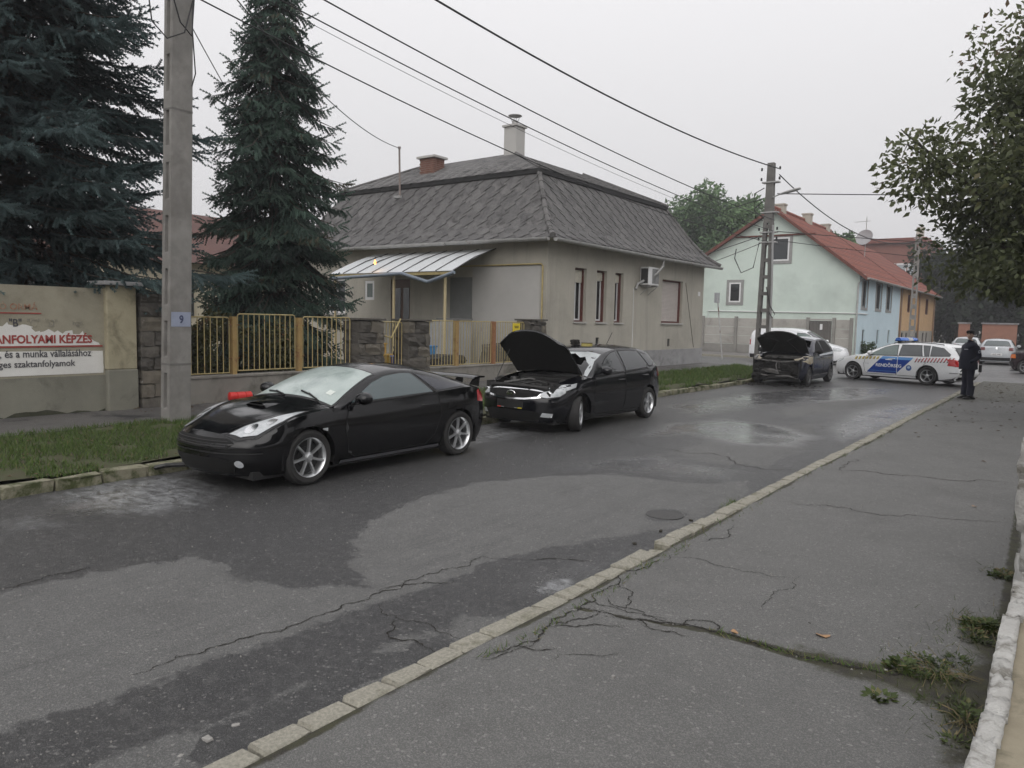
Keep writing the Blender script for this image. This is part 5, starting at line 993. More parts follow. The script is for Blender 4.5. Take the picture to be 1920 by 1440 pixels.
for (x_, y_, r_, n_, lab) in ((-.3,5.3,.15,900,'bushy green weed at the foot of the white stones'), (-.46,4.46,.17,700,'low weed patch in the soil where the pavement crack ends'), (-.28,3.95,.12,500,'weed tuft nearest the bottom right corner'), (-.3,6.6,.08,200,'small weed against the stone wall up the pavement')):
    t_ = thing('weed', lab, 'plant', (x_,y_,.11), 0, 'weeds by the stone wall'); rg2 = np.random.default_rng(300+k_); k_ += 1
    nc = max(4, int(n_/70)); cx, cy = rg2.normal(0, r_*.62, nc), rg2.normal(0, r_*.8, nc); cx = np.minimum(cx, .12); q = rg2.integers(0, nc, n_); a = rg2.uniform(0, 6.28, n_); rr = .055*np.sqrt(rg2.random(n_))
    hgt = rg2.uniform(.015, .075, nc)*np.exp(-(cx**2+cy**2)/(2*r_*r_)); P = np.column_stack([cx[q]+rr*np.cos(a), cy[q]+rr*np.sin(a), rg2.random(n_)*hgt[q]]); D = np.column_stack([np.cos(a)*.9, np.sin(a)*.9, rg2.uniform(-.1, .9, n_)])
    L = rg2.uniform(.012, .036, n_)*rg2.uniform(.7, 1.4, nc)[q]; V, F, T = scatter(LEAFV, LEAFF, P, D, L, L*rg2.uniform(.3, .8, nc)[q], rg2.uniform(-.6, .6, n_), np.clip(rg2.normal(.5, .2, nc)[q]+rg2.normal(0, .18, n_), 0, 1))
    gb = np.column_stack([rg2.normal(0, r_*.9, n_//2), rg2.normal(0, r_*1.1, n_//2)]); gb[:, 0] = np.minimum(gb[:, 0], .12); V2_, F2_, T2_ = blades(rg2, n_//2, gb, lambda a, b: -.004, .07, .004, 1.0)
    stuff(link('leaves', np_mesh('leaves', np.concatenate([V, V2_]), np.concatenate([F, F2_+len(V)]), M_weed, False, dict(tone=np.concatenate([T, np.clip(T2_+.2, 0, 1)]))), t_))
    m = MB()
    for w in range(22): b_ = rg2.uniform(0, 6.28); e_ = rg2.uniform(.5, 1.3); m.tube([(0,0,-.01),(math.cos(b_)*r_*.5*e_,math.sin(b_)*r_*.6*e_,.03),(math.cos(b_)*r_*1.05*e_,math.sin(b_)*r_*1.2*e_,.02)], .002, 4, False)
    stuff(m.build('stems', pm('weed_stem', (.2,.16,.08), (.1,.08,.04), 20, .8), t_, world=False))
# ------------------------------------------------------------------ vehicles
def curve(pts):
    """smooth monotone curve through (x, value) points"""
    p = sorted(pts); X = np.array([a for a, _ in p], float); Y = np.array([b for _, b in p], float); h = np.diff(X); d = np.diff(Y)/h; m = np.zeros(len(X)); m[0], m[-1] = d[0], d[-1]
    for i in range(1, len(X)-1):
        if d[i-1]*d[i] > 0: w1, w2 = 2*h[i]+h[i-1], h[i]+2*h[i-1]; m[i] = (w1+w2)/(w1/d[i-1]+w2/d[i])
    def f(x):
        x = min(max(x, X[0]), X[-1]); i = min(max(int(np.searchsorted(X, x))-1, 0), len(X)-2); t = (x-X[i])/h[i]
        return (2*t**3-3*t*t+1)*Y[i]+(t**3-2*t*t+t)*h[i]*m[i]+(-2*t**3+3*t*t)*Y[i+1]+(t**3-t*t)*h[i]*m[i+1]
    return f
def car_paint(name, c, rough=.22, coat=.6, dirt=None, spec=.5):
    t = NT(name); v = t.pos(True); col = t.mix(t.ramp(t.noise(v, 3, 6), .3, .7), c, tuple(min(1, x*1.12+.0015) for x in c))
    if dirt: col = t.mix(t.math('MULTIPLY', t.ramp(t.noise(v, 5, 8, .7), .45, .7), .5), col, dirt)
    t.set(Base_Color=col, Coat_Weight=coat, Coat_Roughness=.025, Roughness=t.math('ADD', t.math('MULTIPLY', t.noise(v, 30, 6, .7), .08), rough-.04)); t.b.inputs['Specular IOR Level'].default_value = spec; return t.m
M_tyre = pm('tyre_rubber', (.018,.018,.018), (.03,.029,.028), 20, .85, .3, 60, obj=True); M_rim = pm('alloy', (.62,.63,.64), (.5,.51,.52), 6, .3, metal=.85, obj=True); M_rimd = pm('dark_disc_steel', (.03,.03,.031), rough=.6, obj=True)  # brake discs get one plain dark steel colour
M_trim = pm('black_trim', (.011,.011,.012), (.018,.018,.018), 20, .5, obj=True); M_seam = pm('panel_gap', (.003,.003,.003), rough=.9); M_chrome = pm('chrome', (.75,.76,.77), rough=.12, metal=1)
M_glass = pm('tinted_glass', (.012,.016,.018), rough=.03, spec=.9); M_lamp = pm('clear_lamp', (.55,.57,.58), (.36,.38,.4), 14, .12, spec=.8, obj=True); M_red = pm('red_lamp', (.5,.02,.02), (.35,.012,.015), 14, .15, spec=.8, obj=True); M_amb = pm('amber_lamp', (.6,.16,.03), rough=.2)
class Car:
    def __init__(s, root, W, zs, zb, zr, wr, zt, axles, Ra, rw, nose, tail, paint, cut=None, kf=.34, kr=.25, pn=2.4):
        s.root = root; s.W, s.zb, s.zr, s.wr, s.zt = map(curve, (W, zb, zr, wr, zt)); s.zs = zs; s.x0, s.x1 = min(a for a, _ in W), max(a for a, _ in W); s.ax = axles; s.Ra = Ra; s.rw = rw; s.paint = paint
        s.nose, s.tail = curve(nose), curve(tail); s.kf, s.kr, s.pn = kf, kr, pn
        sp = curve([(0,.925),(.12,.965),(.4,1.0),(.7,1.0),(.9,.985),(1,.965)]); N1, N2, N3, K = 12, 7, 9, 11
        xs = list(np.linspace(s.x0, s.x1, 84))
        for a in axles:
            xs = [x for x in xs if abs(x-a) > Ra+.015]; xs += [a+Ra*math.cos(q) for q in np.linspace(0.001, math.pi-.001, 27)]+[a-Ra-.008, a+Ra+.008]
        xs = sorted(xs); V = []; rows = []
        def bot(x):
            z = s.zs
            for a in axles:
                if abs(x-a) < Ra: z = max(z, rw+math.sqrt(Ra*Ra-(x-a)**2))
            return z
        def section(x):
            W_, b_, r_, t_ = s.W(x), s.zb(x), max(s.zr(x), s.zb(x)+1e-4), s.zt(x); t_ = max(t_, r_+.004); wr_ = min(s.wr(x)*W_, W_*.96); P = []; bz = min(bot(x), b_-.05)
            P.append((W_*.965-.07, bz)); 
            for j in range(N1+1):
                z = bz+(b_-bz)*j/N1; P.append((W_*sp((z-s.zs)/(b_-s.zs)), z))
            for j in range(1, N2+1):
                f = j/N2; P.append((W_*.965+(wr_-W_*.965)*f+.018*math.sin(f*math.pi)*min(1, (r_-b_)*4), b_+(r_-b_)*f))
            for j in range(1, N3+1):
                f = j/N3; y = wr_*(1-f); P.append((y, r_+(t_-r_)*(1-(1-f)**s.pn)))
            return P
        s.sec = section; full = []
        for x in xs:
            P = section(x); R_ = [s.deform(x, y, z) for y, z in P]; L_ = [s.deform(x, -y, z) for y, z in P[-2::-1]]; full.append(R_+L_)
        m = MB(); m.grid(full)
        for x in (s.x0, s.x1):
            P = section(x); side = P[1:N1+2]; b_ = s.zb(x); rows = []
            for j, (y, z) in enumerate(side):
                f = j/N1; row = []
                for u in np.linspace(1, -1, 2*K+1):
                    yy = y*u; zz = z
                    if j == N1 or f > .5:
                        wr_ = P[-1-N3][0]; top = np.interp(abs(yy), [q[0] for q in P[N1+1:]][::-1], [q[1] for q in P[N1+1:]][::-1]); zz = z+(top-b_)*((f-.5)/.5)**2
                    row.append(s.deform(x, yy, zz))
                rows.append(row)
            m.grid(rows)
        me = m.mesh('body', paint, False, True); bm = bmesh.new(); bm.from_mesh(me); bmesh.ops.remove_doubles(bm, verts=bm.verts, dist=.0015); bmesh.ops.recalc_face_normals(bm, faces=bm.faces)
        s.bvh = BVHTree.FromBMesh(bm)
        if cut: bmesh.ops.delete(bm, geom=[f for f in bm.faces if cut(f.calc_center_median())], context='FACES')
        bm.to_mesh(me); bm.free(); me.polygons.foreach_set('use_smooth', [True]*len(me.polygons))
        try: me.set_sharp_from_angle(angle=R(38))
        except Exception: pass
        s.body = link('body', me, root)
        # floor and wheel wells so that nothing shows through
        u = MB(); u.box(s.x0+.25, s.x1-.25, -s.W(0)*.84, s.W(0)*.84, s.zs-.04, s.zs+.05); u.build('underbody', M_trim, root, world=False)
        for a in axles:
            for sd in (-1, 1): u = MB(); y1 = sd*(s.W(a)-.03); y0 = sd*(s.W(a)-.32); n = 16; A = [(a+Ra*1.01*math.cos(q), y1, max(rw+Ra*1.01*math.sin(q), zs*.8)) for q in np.linspace(-.3, math.pi+.3, n)]; B = [(p[0], y0, p[2]) for p in A]; u.grid([A, B]); u.add(B, [tuple(range(n))]); u.build('wheel_well', M_seam, root, world=False, fix=False)
    def deform(s, x, y, z):
        f = max(0, (x-(s.x1-.95))/.95); r = max(0, ((s.x0+.8)-x)/.8); Wm = max(s.W(0), .1); e = min(1.1, abs(y)/Wm)
        return (x-s.kf*(f**2)*e**2.6+s.nose(z)*f**2+s.kr*(r**2)*e**2.6-s.tail(z)*r**2, y, z)
    def cast(s, o, d):
        h = s.bvh.ray_cast(Vector(o), Vector(d))
        if h[0] is None: h = s.bvh.find_nearest(Vector(o)+Vector(d)*3)
        n = h[1]
        if n.dot(Vector(d)) > 0: n = -n
        return h[0], n
    VIEW = {'L': (lambda a, b: (a, 4, b), (0,-1,0)), 'R': (lambda a, b: (a, -4, b), (0,1,0)), 'F': (lambda a, b: (6, a, b), (-1,0,0)), 'B': (lambda a, b: (-6, a, b), (1,0,0)), 'T': (lambda a, b: (a, b, 5), (0,0,-1))}
    def lay(s, me_or_pts, view, off, mat, name, parent=None, step=.07, faces=None):
        o_, d_ = s.VIEW[view]; bm = bmesh.new()
        if faces is None:
            vs = [bm.verts.new((a, b, 0)) for a, b in me_or_pts]; bm.faces.new(vs)
        else:
            vs = [bm.verts.new((a, b, 0)) for a, b in me_or_pts]
            for f in faces:
                try: bm.faces.new([vs[i] for i in f])
                except ValueError: pass
        if step:
            xs = [v.co.x for v in bm.verts]; ys = [v.co.y for v in bm.verts]
            for ax, lo, hi in ((0, min(xs), max(xs)), (1, min(ys), max(ys))):
                q = lo+step
                while q < hi-.005:
                    nrm = (1,0,0) if ax == 0 else (0,1,0); co = (q,0,0) if ax == 0 else (0,q,0); bmesh.ops.bisect_plane(bm, geom=bm.verts[:]+bm.edges[:]+bm.faces[:], plane_co=co, plane_no=nrm); q += step
        bmesh.ops.triangulate(bm, faces=bm.faces[:])
        for v in bm.verts:
            h, n = s.cast(o_(v.co.x, v.co.y), d_); v.co = h+n*off
        bmesh.ops.recalc_face_normals(bm, faces=bm.faces); dv = Vector(d_)
        if sum(f.normal.dot(dv) for f in bm.faces) > 0: bmesh.ops.reverse_faces(bm, faces=bm.faces)
        me = bpy.data.meshes.new(name); bm.to_mesh(me); bm.free(); me.materials.append(mat); me.polygons.foreach_set('use_smooth', [True]*len(me.polygons)); return link(name, me, parent or s.root)
    def both(s, pts, off, mat, name, step=.07, parents=None):
        return [s.lay(pts, 'L', off, mat, name, parents[0] if parents else None, step), s.lay(pts, 'R', off, mat, name, parents[1] if parents else None, step)]
    def line(s, pts, w, view, off, mat, name, parent=None, n=18, closed=False):
        if closed: pts = list(pts)+[pts[0]]
        Q = []
        for a, b in zip(pts[:-1], pts[1:]):
            k = max(2, int(math.hypot(b[0]-a[0], b[1]-a[1])/.05)); Q += [(a[0]+(b[0]-a[0])*i/k, a[1]+(b[1]-a[1])*i/k) for i in range(k)]
        Q.append(pts[-1]); o_, d_ = s.VIEW[view]; vs = []
        for i, p in enumerate(Q):
            a, b = Q[max(i-1, 0)], Q[min(i+1, len(Q)-1)]; dx, dy = b[0]-a[0], b[1]-a[1]; l = math.hypot(dx, dy) or 1; nx, ny = -dy/l*w/2, dx/l*w/2
            for sg in (-1, 1): h, n_ = s.cast(o_(p[0]+nx*sg, p[1]+ny*sg), d_); vs.append(h+n_*off)
        m = MB(); m.add(vs, [(2*i, 2*i+1, 2*i+3, 2*i+2) for i in range(len(Q)-1)]); return m.build(name, mat, parent or s.root, True, world=False)
    def window(s, pts, mat=None, name='side_window', rim=.022):
        cx = sum(p[0] for p in pts)/len(pts); cz = sum(p[1] for p in pts)/len(pts)
        big = [(cx+(x-cx)*(1+rim/max(abs(x-cx), .12)), cz+(z-cz)*(1+rim/max(abs(z-cz), .1))) for x, z in pts]
        for v in 'LR':
            o = s.lay(big, v, .003, M_trim, name, step=.08); s.lay(pts, v, .0065, mat or M_glass, 'pane', o, .08)
    def door(s, pts, handle=None, hm=None):
        for v in 'LR':
            o = s.lay(pts, v, .0025, s.paint, 'door', step=.09); s.line(pts, .011, v, .0032, M_seam, 'door_gap', o, closed=True)
            if handle:
                x, z = handle; sg = 1 if v == 'L' else -1; h, n = s.cast((x, 4*sg, z), (0,-sg,0)); m = MB(); m.tube([h+Vector((.09,0,0)), h+Vector((.07,.03*sg,0)), h+Vector((-.07,.032*sg,.004)), h+Vector((-.09,0,.004))], .013, 6); m.build('handle', hm or s.paint, o, 40, world=False)
    def top_sheet(s, x0, x1, t0, t1, off, mat, name, parent=None, nx=12, ny=14):
        """patch over the top surface between two stations, across fraction t of the rail width"""
        P = []
        for x in np.linspace(x0, x1, nx):
            sc_ = s.sec(x); tp = sc_[-10:]; yr = tp[0][0]; row = []
            for t in np.linspace(t0, t1, ny):
                y = yr*t; h, n = s.cast((s.deform(x, y, 1)[0], y, 5), (0,0,-1)); row.append(h+n*off)
            P.append(row)
        m = MB(); m.grid([[tuple(q) for q in r_] for r_ in P]); o = m.build(name, mat, parent or s.root, True, world=False); return o
    def wheel(s, spokes=5, rim=.21, w=.205, r=None, double=False, steer=0, rmat=None, swidth=.055, flat=False):
        r = r or s.rw; rmat = rmat or M_rim; ty = MB(); b = w/2
        ty.lathe([(rim,-b*.8),(rim+.02,-b*.95),(r-.035,-b),(r-.008,-b*.82),(r,-b*.5),(r,b*.5),(r-.008,b*.82),(r-.035,b),(rim+.02,b*.95),(rim,b*.8)], 36, axis='y'); tm = ty.mesh('tyre', M_tyre, 35)
        ri = MB(); ri.lathe([(rim+.002,-b*.8),(rim*.93,-b*.6),(rim*.9,b*.2),(rim*.94,b*.75),(rim+.006,b*.97),(rim+.006,b*.84)], 36, axis='y'); rm_ = ri.mesh('rim', rmat, 40)
        bk = MB(); bk.lathe([(0,b*.0),(rim*.92,b*.0)], 24, axis='y'); bk.lathe([(.12,b*.25),(.12,b*.1)], 20, axis='y'); bk.lathe([(0,b*.25),(.12,b*.25)], 20, axis='y'); bm_ = bk.mesh('brake_disc', M_rimd)
        hb = MB(); hb.lathe([(0,b*.86),(.028,b*.86),(.033,b*.8),(.06,b*.74),(.062,b*.4)], 18, axis='y'); hm_ = hb.mesh('hub', rmat, 40)
        spm = MB(); ws = swidth
        def sp_(off):
            vs = []
            for rr, ww, y in ((.045, ws*.62, b*.72), (rim*.55, ws*.5, b*.82), (rim*.97, ws*.72, b*.86)): vs += [(off*rr-ww/2, y-.03, rr), (off*rr-ww*.3, y, rr), (off*rr+ww*.3, y, rr), (off*rr+ww/2, y-.03, rr)]
            fs = [(4*i+j, 4*i+(j+1) % 4, 4*i+4+(j+1) % 4, 4*i+4+j) for i in range(2) for j in range(4)]; spm.add(vs, fs)
        if double: sp_(-.16); sp_(.16)
        else: sp_(0)
        sm_ = spm.mesh('spoke', rmat, 30)
        for i, a in enumerate(s.ax):
            for sd in (1, -1):
                e = bpy.data.objects.new('wheel', None); COL.objects.link(e); e.parent = s.root; e.location = (a, sd*(s.W(a)-.015-b), s.rw); e.rotation_euler = (0, random.uniform(0, 6), (0 if sd > 0 else math.pi)+(steer if i == 0 else 0))
                link('tyre', tm, e); link('rim', rm_, e); link('brake_disc', bm_, e); link('hub', hm_, e)
                for k in range(spokes): link('spoke', sm_, e, (0,0,0), (0, 2*math.pi*k/spokes, 0))
    def mirror(s, x, z, mat, sx=.12, l=.2):
        for sg in (1, -1):
            h, n = s.cast((x, 4*sg, z), (0,-sg,0)); e = bpy.data.objects.new('wing_mirror', None); COL.objects.link(e); e.parent = s.root
            bm = bmesh.new(); bmesh.ops.create_uvsphere(bm, u_segments=14, v_segments=10, radius=1)
            for v in bm.verts: v.co = Vector((max(v.co.x, -.55)*sx*.8, v.co.y*l*.55, v.co.z*.078)); 
            me = bpy.data.meshes.new('housing'); bm.to_mesh(me); bm.free(); me.materials.append(mat); me.polygons.foreach_set('use_smooth', [True]*len(me.polygons))
            link('housing', me, e, h+Vector((.0, sg*(l*.55+.03), .05))); m = MB(); m.tube([h-Vector((0,sg*.02,0)), h+Vector((0,sg*.07,.035))], .025, 6); m.build('stalk', mat, e, 40, world=False)
def L2(pts): return [(x, y) for x, y in pts]

# --- black coupe
cpe = thing('coupe', 'shiny black two-door coupe with rear wing, soot-stained nose, nearest the camera', 'car', (-7.74, 6.72, 0), R(-90))
P_blk = car_paint('black_coupe_paint', (.003,.0031,.004), .12, .25, (.007,.007,.007), .35)
c = Car(cpe, W=[(2.2,.70),(2.0,.79),(1.7,.845),(1.3,.872),(.6,.85),(-.4,.85),(-1.3,.872),(-1.8,.82),(-2.08,.74)], zs=.17,
    zb=[(2.2,.585),(2.0,.655),(1.6,.765),(1.2,.835),(.8,.865),(.3,.88),(-.4,.91),(-1.0,.945),(-1.5,.965),(-1.85,.945),(-2.08,.84)],
    zr=[(2.2,.585),(2.0,.655),(1.6,.765),(1.2,.835),(.93,.86),(.7,.965),(.4,1.1),(.1,1.195),(-.25,1.235),(-.6,1.222),(-1.0,1.155),(-1.4,1.045),(-1.7,.975),(-1.85,.946),(-2.08,.84)],
    wr=[(2.2,.95),(1.2,.95),(.93,.93),(.6,.85),(.2,.745),(-.2,.71),(-.8,.71),(-1.3,.76),(-1.7,.88),(-2.08,.95)],
    zt=[(2.2,.63),(2.0,.70),(1.6,.81),(1.2,.885),(1.0,.92),(.7,1.05),(.4,1.175),(.1,1.265),(-.25,1.305),(-.6,1.292),(-1.0,1.225),(-1.4,1.12),(-1.7,1.035),(-1.9,.98),(-2.08,.88)],
    axles=(1.3,-1.3), Ra=.36, rw=.318, nose=[(0,-.12),(.2,-.04),(.36,.03),(.5,.03),(.6,-.06),(.75,-.12)], tail=[(0,-.15),(.3,0),(.55,.05),(.8,.03),(1,.0)], paint=P_blk, kf=.42)
M_fog = pm('dewy_windscreen', (.33,.39,.37), (.43,.49,.47), 2.2, .16, spec=.7, obj=True, c3=(.2,.25,.24), s3=2.5, t3=(.5, .75)); M_teal = pm('teal_glass', (.05,.075,.08), (.06,.085,.09), 3, .06, spec=.9, obj=True)
o = c.top_sheet(.96, .1, -.99, .99, .004, M_trim, 'windscreen'); c.top_sheet(.92, .13, -.95, .95, .008, M_fog, 'pane', o)
o = c.top_sheet(-.62, -1.55, -.96, .96, .004, M_trim, 'rear_window'); c.top_sheet(-.67, -1.5, -.92, .92, .008, M_glass, 'pane', o)
c.window([(.66,.895),(.45,1.0),(.22,1.105),(-.02,1.172),(-.3,1.198),(-.5,1.19),(-.76,.94)], M_teal); c.window([(-.58,1.18),(-.85,1.125),(-1.15,1.04),(-1.42,.985),(-.84,.955)], pm('quarter_glass', (.022,.024,.034), rough=.12, spec=.6))
c.door([(.72,.86),(.78,.6),(.72,.3),(.6,.24),(-.62,.24),(-.78,.36),(-.9,.62),(-.84,.93),(-.3,.9),(.3,.875)], (-.62,.78))
c.line([(1.38,.63),(1.32,.71),(1.1,.80),(.95,.84)], .008, 'T', .002, M_seam, 'bonnet_gap'); 
for sg in (1, -1):
    q = [(2.08,.40),(2.04,.56),(1.9,.70),(1.62,.785),(1.24,.775),(1.34,.70),(1.62,.56),(1.86,.44)]; o = c.lay([(x, y*sg) for x, y in q], 'T', .004, M_trim, 'headlight', step=.05); q2 = [(2.05,.43),(2.0,.57),(1.87,.68),(1.6,.765),(1.3,.765),(1.38,.70),(1.63,.59),(1.86,.47)]
    c.lay([(x, y*sg) for x, y in q2], 'T', .009, M_lamp, 'lens', o, .04)
    for x_, y_, r_ in ((1.86,.56,.055),(1.66,.66,.045)):
        c.lay([(x_+r_*1.5*math.cos(a_), (y_+r_*math.sin(a_))*sg) for a_ in np.linspace(0,6.283,14)[:-1]], 'T', .012, M_chrome, 'reflector_bowl', o, None)
    c.line([(1.98,.36*sg),(1.5,.55*sg),(1.2,.66*sg),(.98,.74*sg)], .009, 'T', .002, M_seam, 'bonnet_gap')
    c.lay([(.6*sg+.04*math.cos(q),.31+.04*math.sin(q)) for q in np.linspace(0,6.283,14)[:-1]], 'F', .006, M_lamp, 'fog_lamp', step=None)
    c.lay([(y*sg, z) for y, z in [(.46,.74),(.72,.7),(.74,.86),(.5,.9)]], 'B', .005, M_red, 'tail_light', step=.05)
for pts in ([(-1.92,.72),(-1.72,.75),(-1.72,.9),(-1.86,.93),(-1.98,.86)],): c.both(pts, .005, M_red, 'tail_light', .05)
c.both([(1.06,.60),(1.13,.60),(1.13,.64),(1.06,.64)], .008, M_lamp, 'side_repeater', .03)
c.both([(-1.02,.70),(-1.16,.70),(-1.18,.80),(-1.06,.81)], .003, P_blk, 'fuel_flap', .04); c.line([(-1.02,.70),(-1.16,.70),(-1.18,.80),(-1.06,.81)], .006, 'L', .004, M_seam, 'flap_gap', closed=True)
c.lay([(-.5,.475),(.5,.475),(.56,.53),(.45,.575),(-.45,.575),(-.56,.53)], 'F', .004, M_seam, 'grille', step=.06); c.lay([(-.52,.2),(.52,.2),(.58,.33),(.4,.37),(-.4,.37),(-.58,.33)], 'F', .004, M_seam, 'air_intake', step=.06)
for z in (.497,.52,.545): c.line([(-.48,z),(.48,z)], .007, 'F', .012, M_trim, 'grille_bar')
c.line([(-.76,.425),(0,.43),(.76,.425)], .014, 'F', .01, M_trim, 'bumper_ridge')
c.both([(.85,.185),(-.9,.185),(-.88,.225),(.83,.225)], .012, pm('sill_grey', (.09,.09,.1), rough=.25, obj=True), 'side_skirt', .1)
# bonnet scoop, wipers, wing, mirrors
m = MB(); P = []
for i, x in enumerate(np.linspace(1.42, 1.12, 7)):
    row = []
    for y in np.linspace(-.2, .2, 11): h, n = c.cast((x, y, 5), (0,0,-1)); row.append(tuple(h+Vector((0,0,(.006+.045*(1-i/6))*max(0, 1-(abs(y)/.2)**2.4)))))
    P.append(row)
m.grid(P); m.build('bonnet_scoop', P_blk, cpe, True, world=False); c.lay([(1.435,-.17),(1.435,.17),(1.40,.17),(1.40,-.17)], 'T', .02, M_seam, 'scoop_mouth', step=.05)
for a, b, e in (((.93,.50),(.84,.1),(.93,.56)), ((.95,-.12),(.86,-.52),(.95,-.06))):
    hs = [c.cast((x, y, 5), (0,0,-1))[0]+Vector((0,0,.022)) for x, y in (a, ((a[0]+b[0])/2-.005, (a[1]+b[1])/2), b)]; m = MB(); m.tube(hs, .011, 6); m.tube([hs[1]+Vector((0,0,.012)), c.cast((e[0]+.02, e[1], 5), (0,0,-1))[0]+Vector((0,0,.02))], .009, 6); m.build('wiper', M_trim, cpe, world=False)
st = c.cast((.5,-.0,5),(0,0,-1))[0]
c.lay([(.78,.48),(.70,.48),(.70,.58),(.78,.58)], 'T', .011, pm('paper_sticker', (.62,.66,.62), rough=.6), 'sticker', step=.05)
m = MB(); rows = []
for y in np.linspace(-.68, .68, 15): k = 1-(abs(y)/.68)**4*.35; rows.append([(x, y, z+.05*k) for x, z in ((-1.78,1.02),(-1.83,1.05),(-1.95,1.06),(-2.06,1.05),(-2.05,1.03),(-1.93,1.03),(-1.82,1.01),(-1.78,1.02))])
m.grid(rows); wg = m.build('rear_wing', P_blk, cpe, True, world=False)
for y in (-.62, -.3, .3, .62): m = MB(); m.add([(x, y+d, z) for d in (-.012, .012) for x, z in ((-1.78,.97),(-1.98,.93),(-2.0,1.06),(-1.86,1.05))], [(0,1,2,3),(7,6,5,4),(0,4,5,1),(1,5,6,2),(2,6,7,3),(3,7,4,0)]); m.build('wing_support', P_blk, wg, world=False)
c.mirror(.58, .90, P_blk, .13, .21); c.wheel(7, .222, .215, double=False, swidth=.062); c.lay([(-.26,.6),(.26,.6),(.26,.71),(-.26,.71)], 'B', .006, M_white, 'number_plate', step=.1)
m = MB(); m.tube([(1.9,-.5,.15),(2.05,-.9,.1),(2.22,-1.05,.05)], .03, 6); m.build('loose_undertray', M_trim, cpe, world=False)

# --- black hatchback, bonnet raised
hat = thing('hatchback', 'black five-door hatchback with raised bonnet and smashed windscreen', 'car', (-7.75, 12.57, 0), R(-90))
P_blk2 = car_paint('black_hatch_paint', (.004,.0043,.0062), .12, .3, None, .4)
HATCH = dict(W=[(2.2,.72),(2.0,.82),(1.7,.87),(1.3,.893),(.6,.885),(-.4,.885),(-1.3,.893),(-1.8,.85),(-2.06,.79)], zs=.2,
    zb=[(2.2,.69),(2.0,.76),(1.6,.86),(1.2,.915),(.8,.94),(0,.965),(-1,1.0),(-1.6,1.04),(-1.9,1.02),(-2.06,.93)],
    zr=[(2.2,.69),(2.0,.76),(1.6,.86),(1.2,.915),(1.02,.93),(.75,1.09),(.4,1.265),(.1,1.365),(-.25,1.405),(-.8,1.415),(-1.3,1.385),(-1.65,1.325),(-1.85,1.2),(-1.97,1.05),(-2.06,.93)],
    wr=[(2.2,.95),(1.3,.95),(1.02,.93),(.6,.83),(.2,.745),(-.2,.71),(-.8,.70),(-1.4,.705),(-1.75,.74),(-1.95,.86),(-2.06,.93)],
    zt=[(2.2,.73),(2.0,.81),(1.6,.92),(1.2,.99),(1.05,1.02),(.75,1.175),(.4,1.335),(.1,1.43),(-.25,1.472),(-.8,1.482),(-1.4,1.452),(-1.7,1.4),(-1.88,1.26),(-1.98,1.1),(-2.06,.97)],
    axles=(1.325,-1.325), Ra=.37, rw=.318, nose=[(0,-.12),(.2,-.02),(.4,.04),(.55,.04),(.7,-.02),(.9,-.1)], tail=[(0,-.12),(.3,0),(.55,.06),(.9,.02),(1.4,-.05)])
bay = lambda f: 1.02 < f.x < 2.03 and abs(f.y) < .66 and f.z > .7
c = Car(hat, **HATCH, paint=P_blk2, cut=lambda f: bay(f) or (.28 < f.x < 1.0 and abs(f.y) < .66 and f.z > 1.0 and f.x*.47+f.z > 1.29 and abs(f.y) < .4+.35*(1.0-f.x) and f.z > 1.0+(.0)) and not (f.y < -.05 and f.x > .62))
HW = [[(.72,.985),(.5,1.11),(.25,1.24),(.02,1.33),(-.2,1.365),(-.28,1.0)], [(-.34,1.368),(-.8,1.375),(-1.1,1.35),(-1.26,1.12),(-1.2,1.045),(-.36,1.005)], [(-1.17,1.335),(-1.42,1.29),(-1.6,1.14),(-1.5,1.08),(-1.33,1.07)]]
for w_ in HW: c.window(w_)
c.door([(.82,.93),(.9,.6),(.84,.3),(.72,.26),(-.24,.26),(-.3,.6),(-.29,.975),(.3,.955)], (-.13,.85)); c.door([(-.31,.975),(-.32,.6),(-.27,.26),(-.95,.26),(-1.1,.55),(-1.26,.72),(-1.28,1.02),(-.8,.99)], (-1.1,.9))
# broken windscreen: jagged remnants of crazed glass round a black hole
M_craz = pm('crazed_glass', (.3,.33,.34), (.5,.52,.53), 60, .35, obj=True, spec=.7); M_bright = pm('ash_covered_glass', (.42,.4,.36), (.55,.53,.5), 6, .45, obj=True)
def shard(pts, mat, name='windscreen_shard'): 
    P = []
    for t, f in pts: x = 1.0-.72*f; h = c.sec(x); yr = h[-10][0]; q = c.cast((c.deform(x, yr*t, 1)[0], yr*t, 5), (0,0,-1)); P.append(q[0]+q[1]*.006)
    m = MB(); m.add(P, [tuple(range(len(P)))]); return m.build(name, mat, hat, world=False, fix=False)
shard([(.96,0),(.97,.3),(.93,.6),(.96,1),(.6,1),(-.2,1),(-.9,1),(-.95,.8),(-.75,.82),(-.5,.76),(-.2,.84),(.1,.72),(.25,.8),(.5,.62),(.62,.7),(.75,.5),(.86,.4),(.84,.15),(.88,0)], M_craz)
shard([(-.95,0),(-.97,.4),(-.95,.75),(-.7,.74),(-.45,.7),(-.2,.72),(-.05,.55),(.05,.4),(-.02,.22),(.1,.1),(.0,0)], M_bright)
m = MB(); m.box(-1.2,.75,-.66,.66,.3,.32); m.box(.3,.85,-.66,.66,.75,.93); m.build('cabin_floor', M_trim, hat, world=False)
for sx in (-.1,-1.0):
    for sy in (-.36,.36): m = MB(); m.cbox((sx,sy,.55),(.5,.48,.2)); m.cbox((sx-.28,sy,.88),(.14,.46,.66), Matrix.Rotation(-.2,3,'Y')); m.cbox((sx-.36,sy,1.24),(.09,.24,.16)); m.build('seat', pm('seat_cloth', (.02,.02,.021), rough=.9), hat, world=False, bevel=.03)
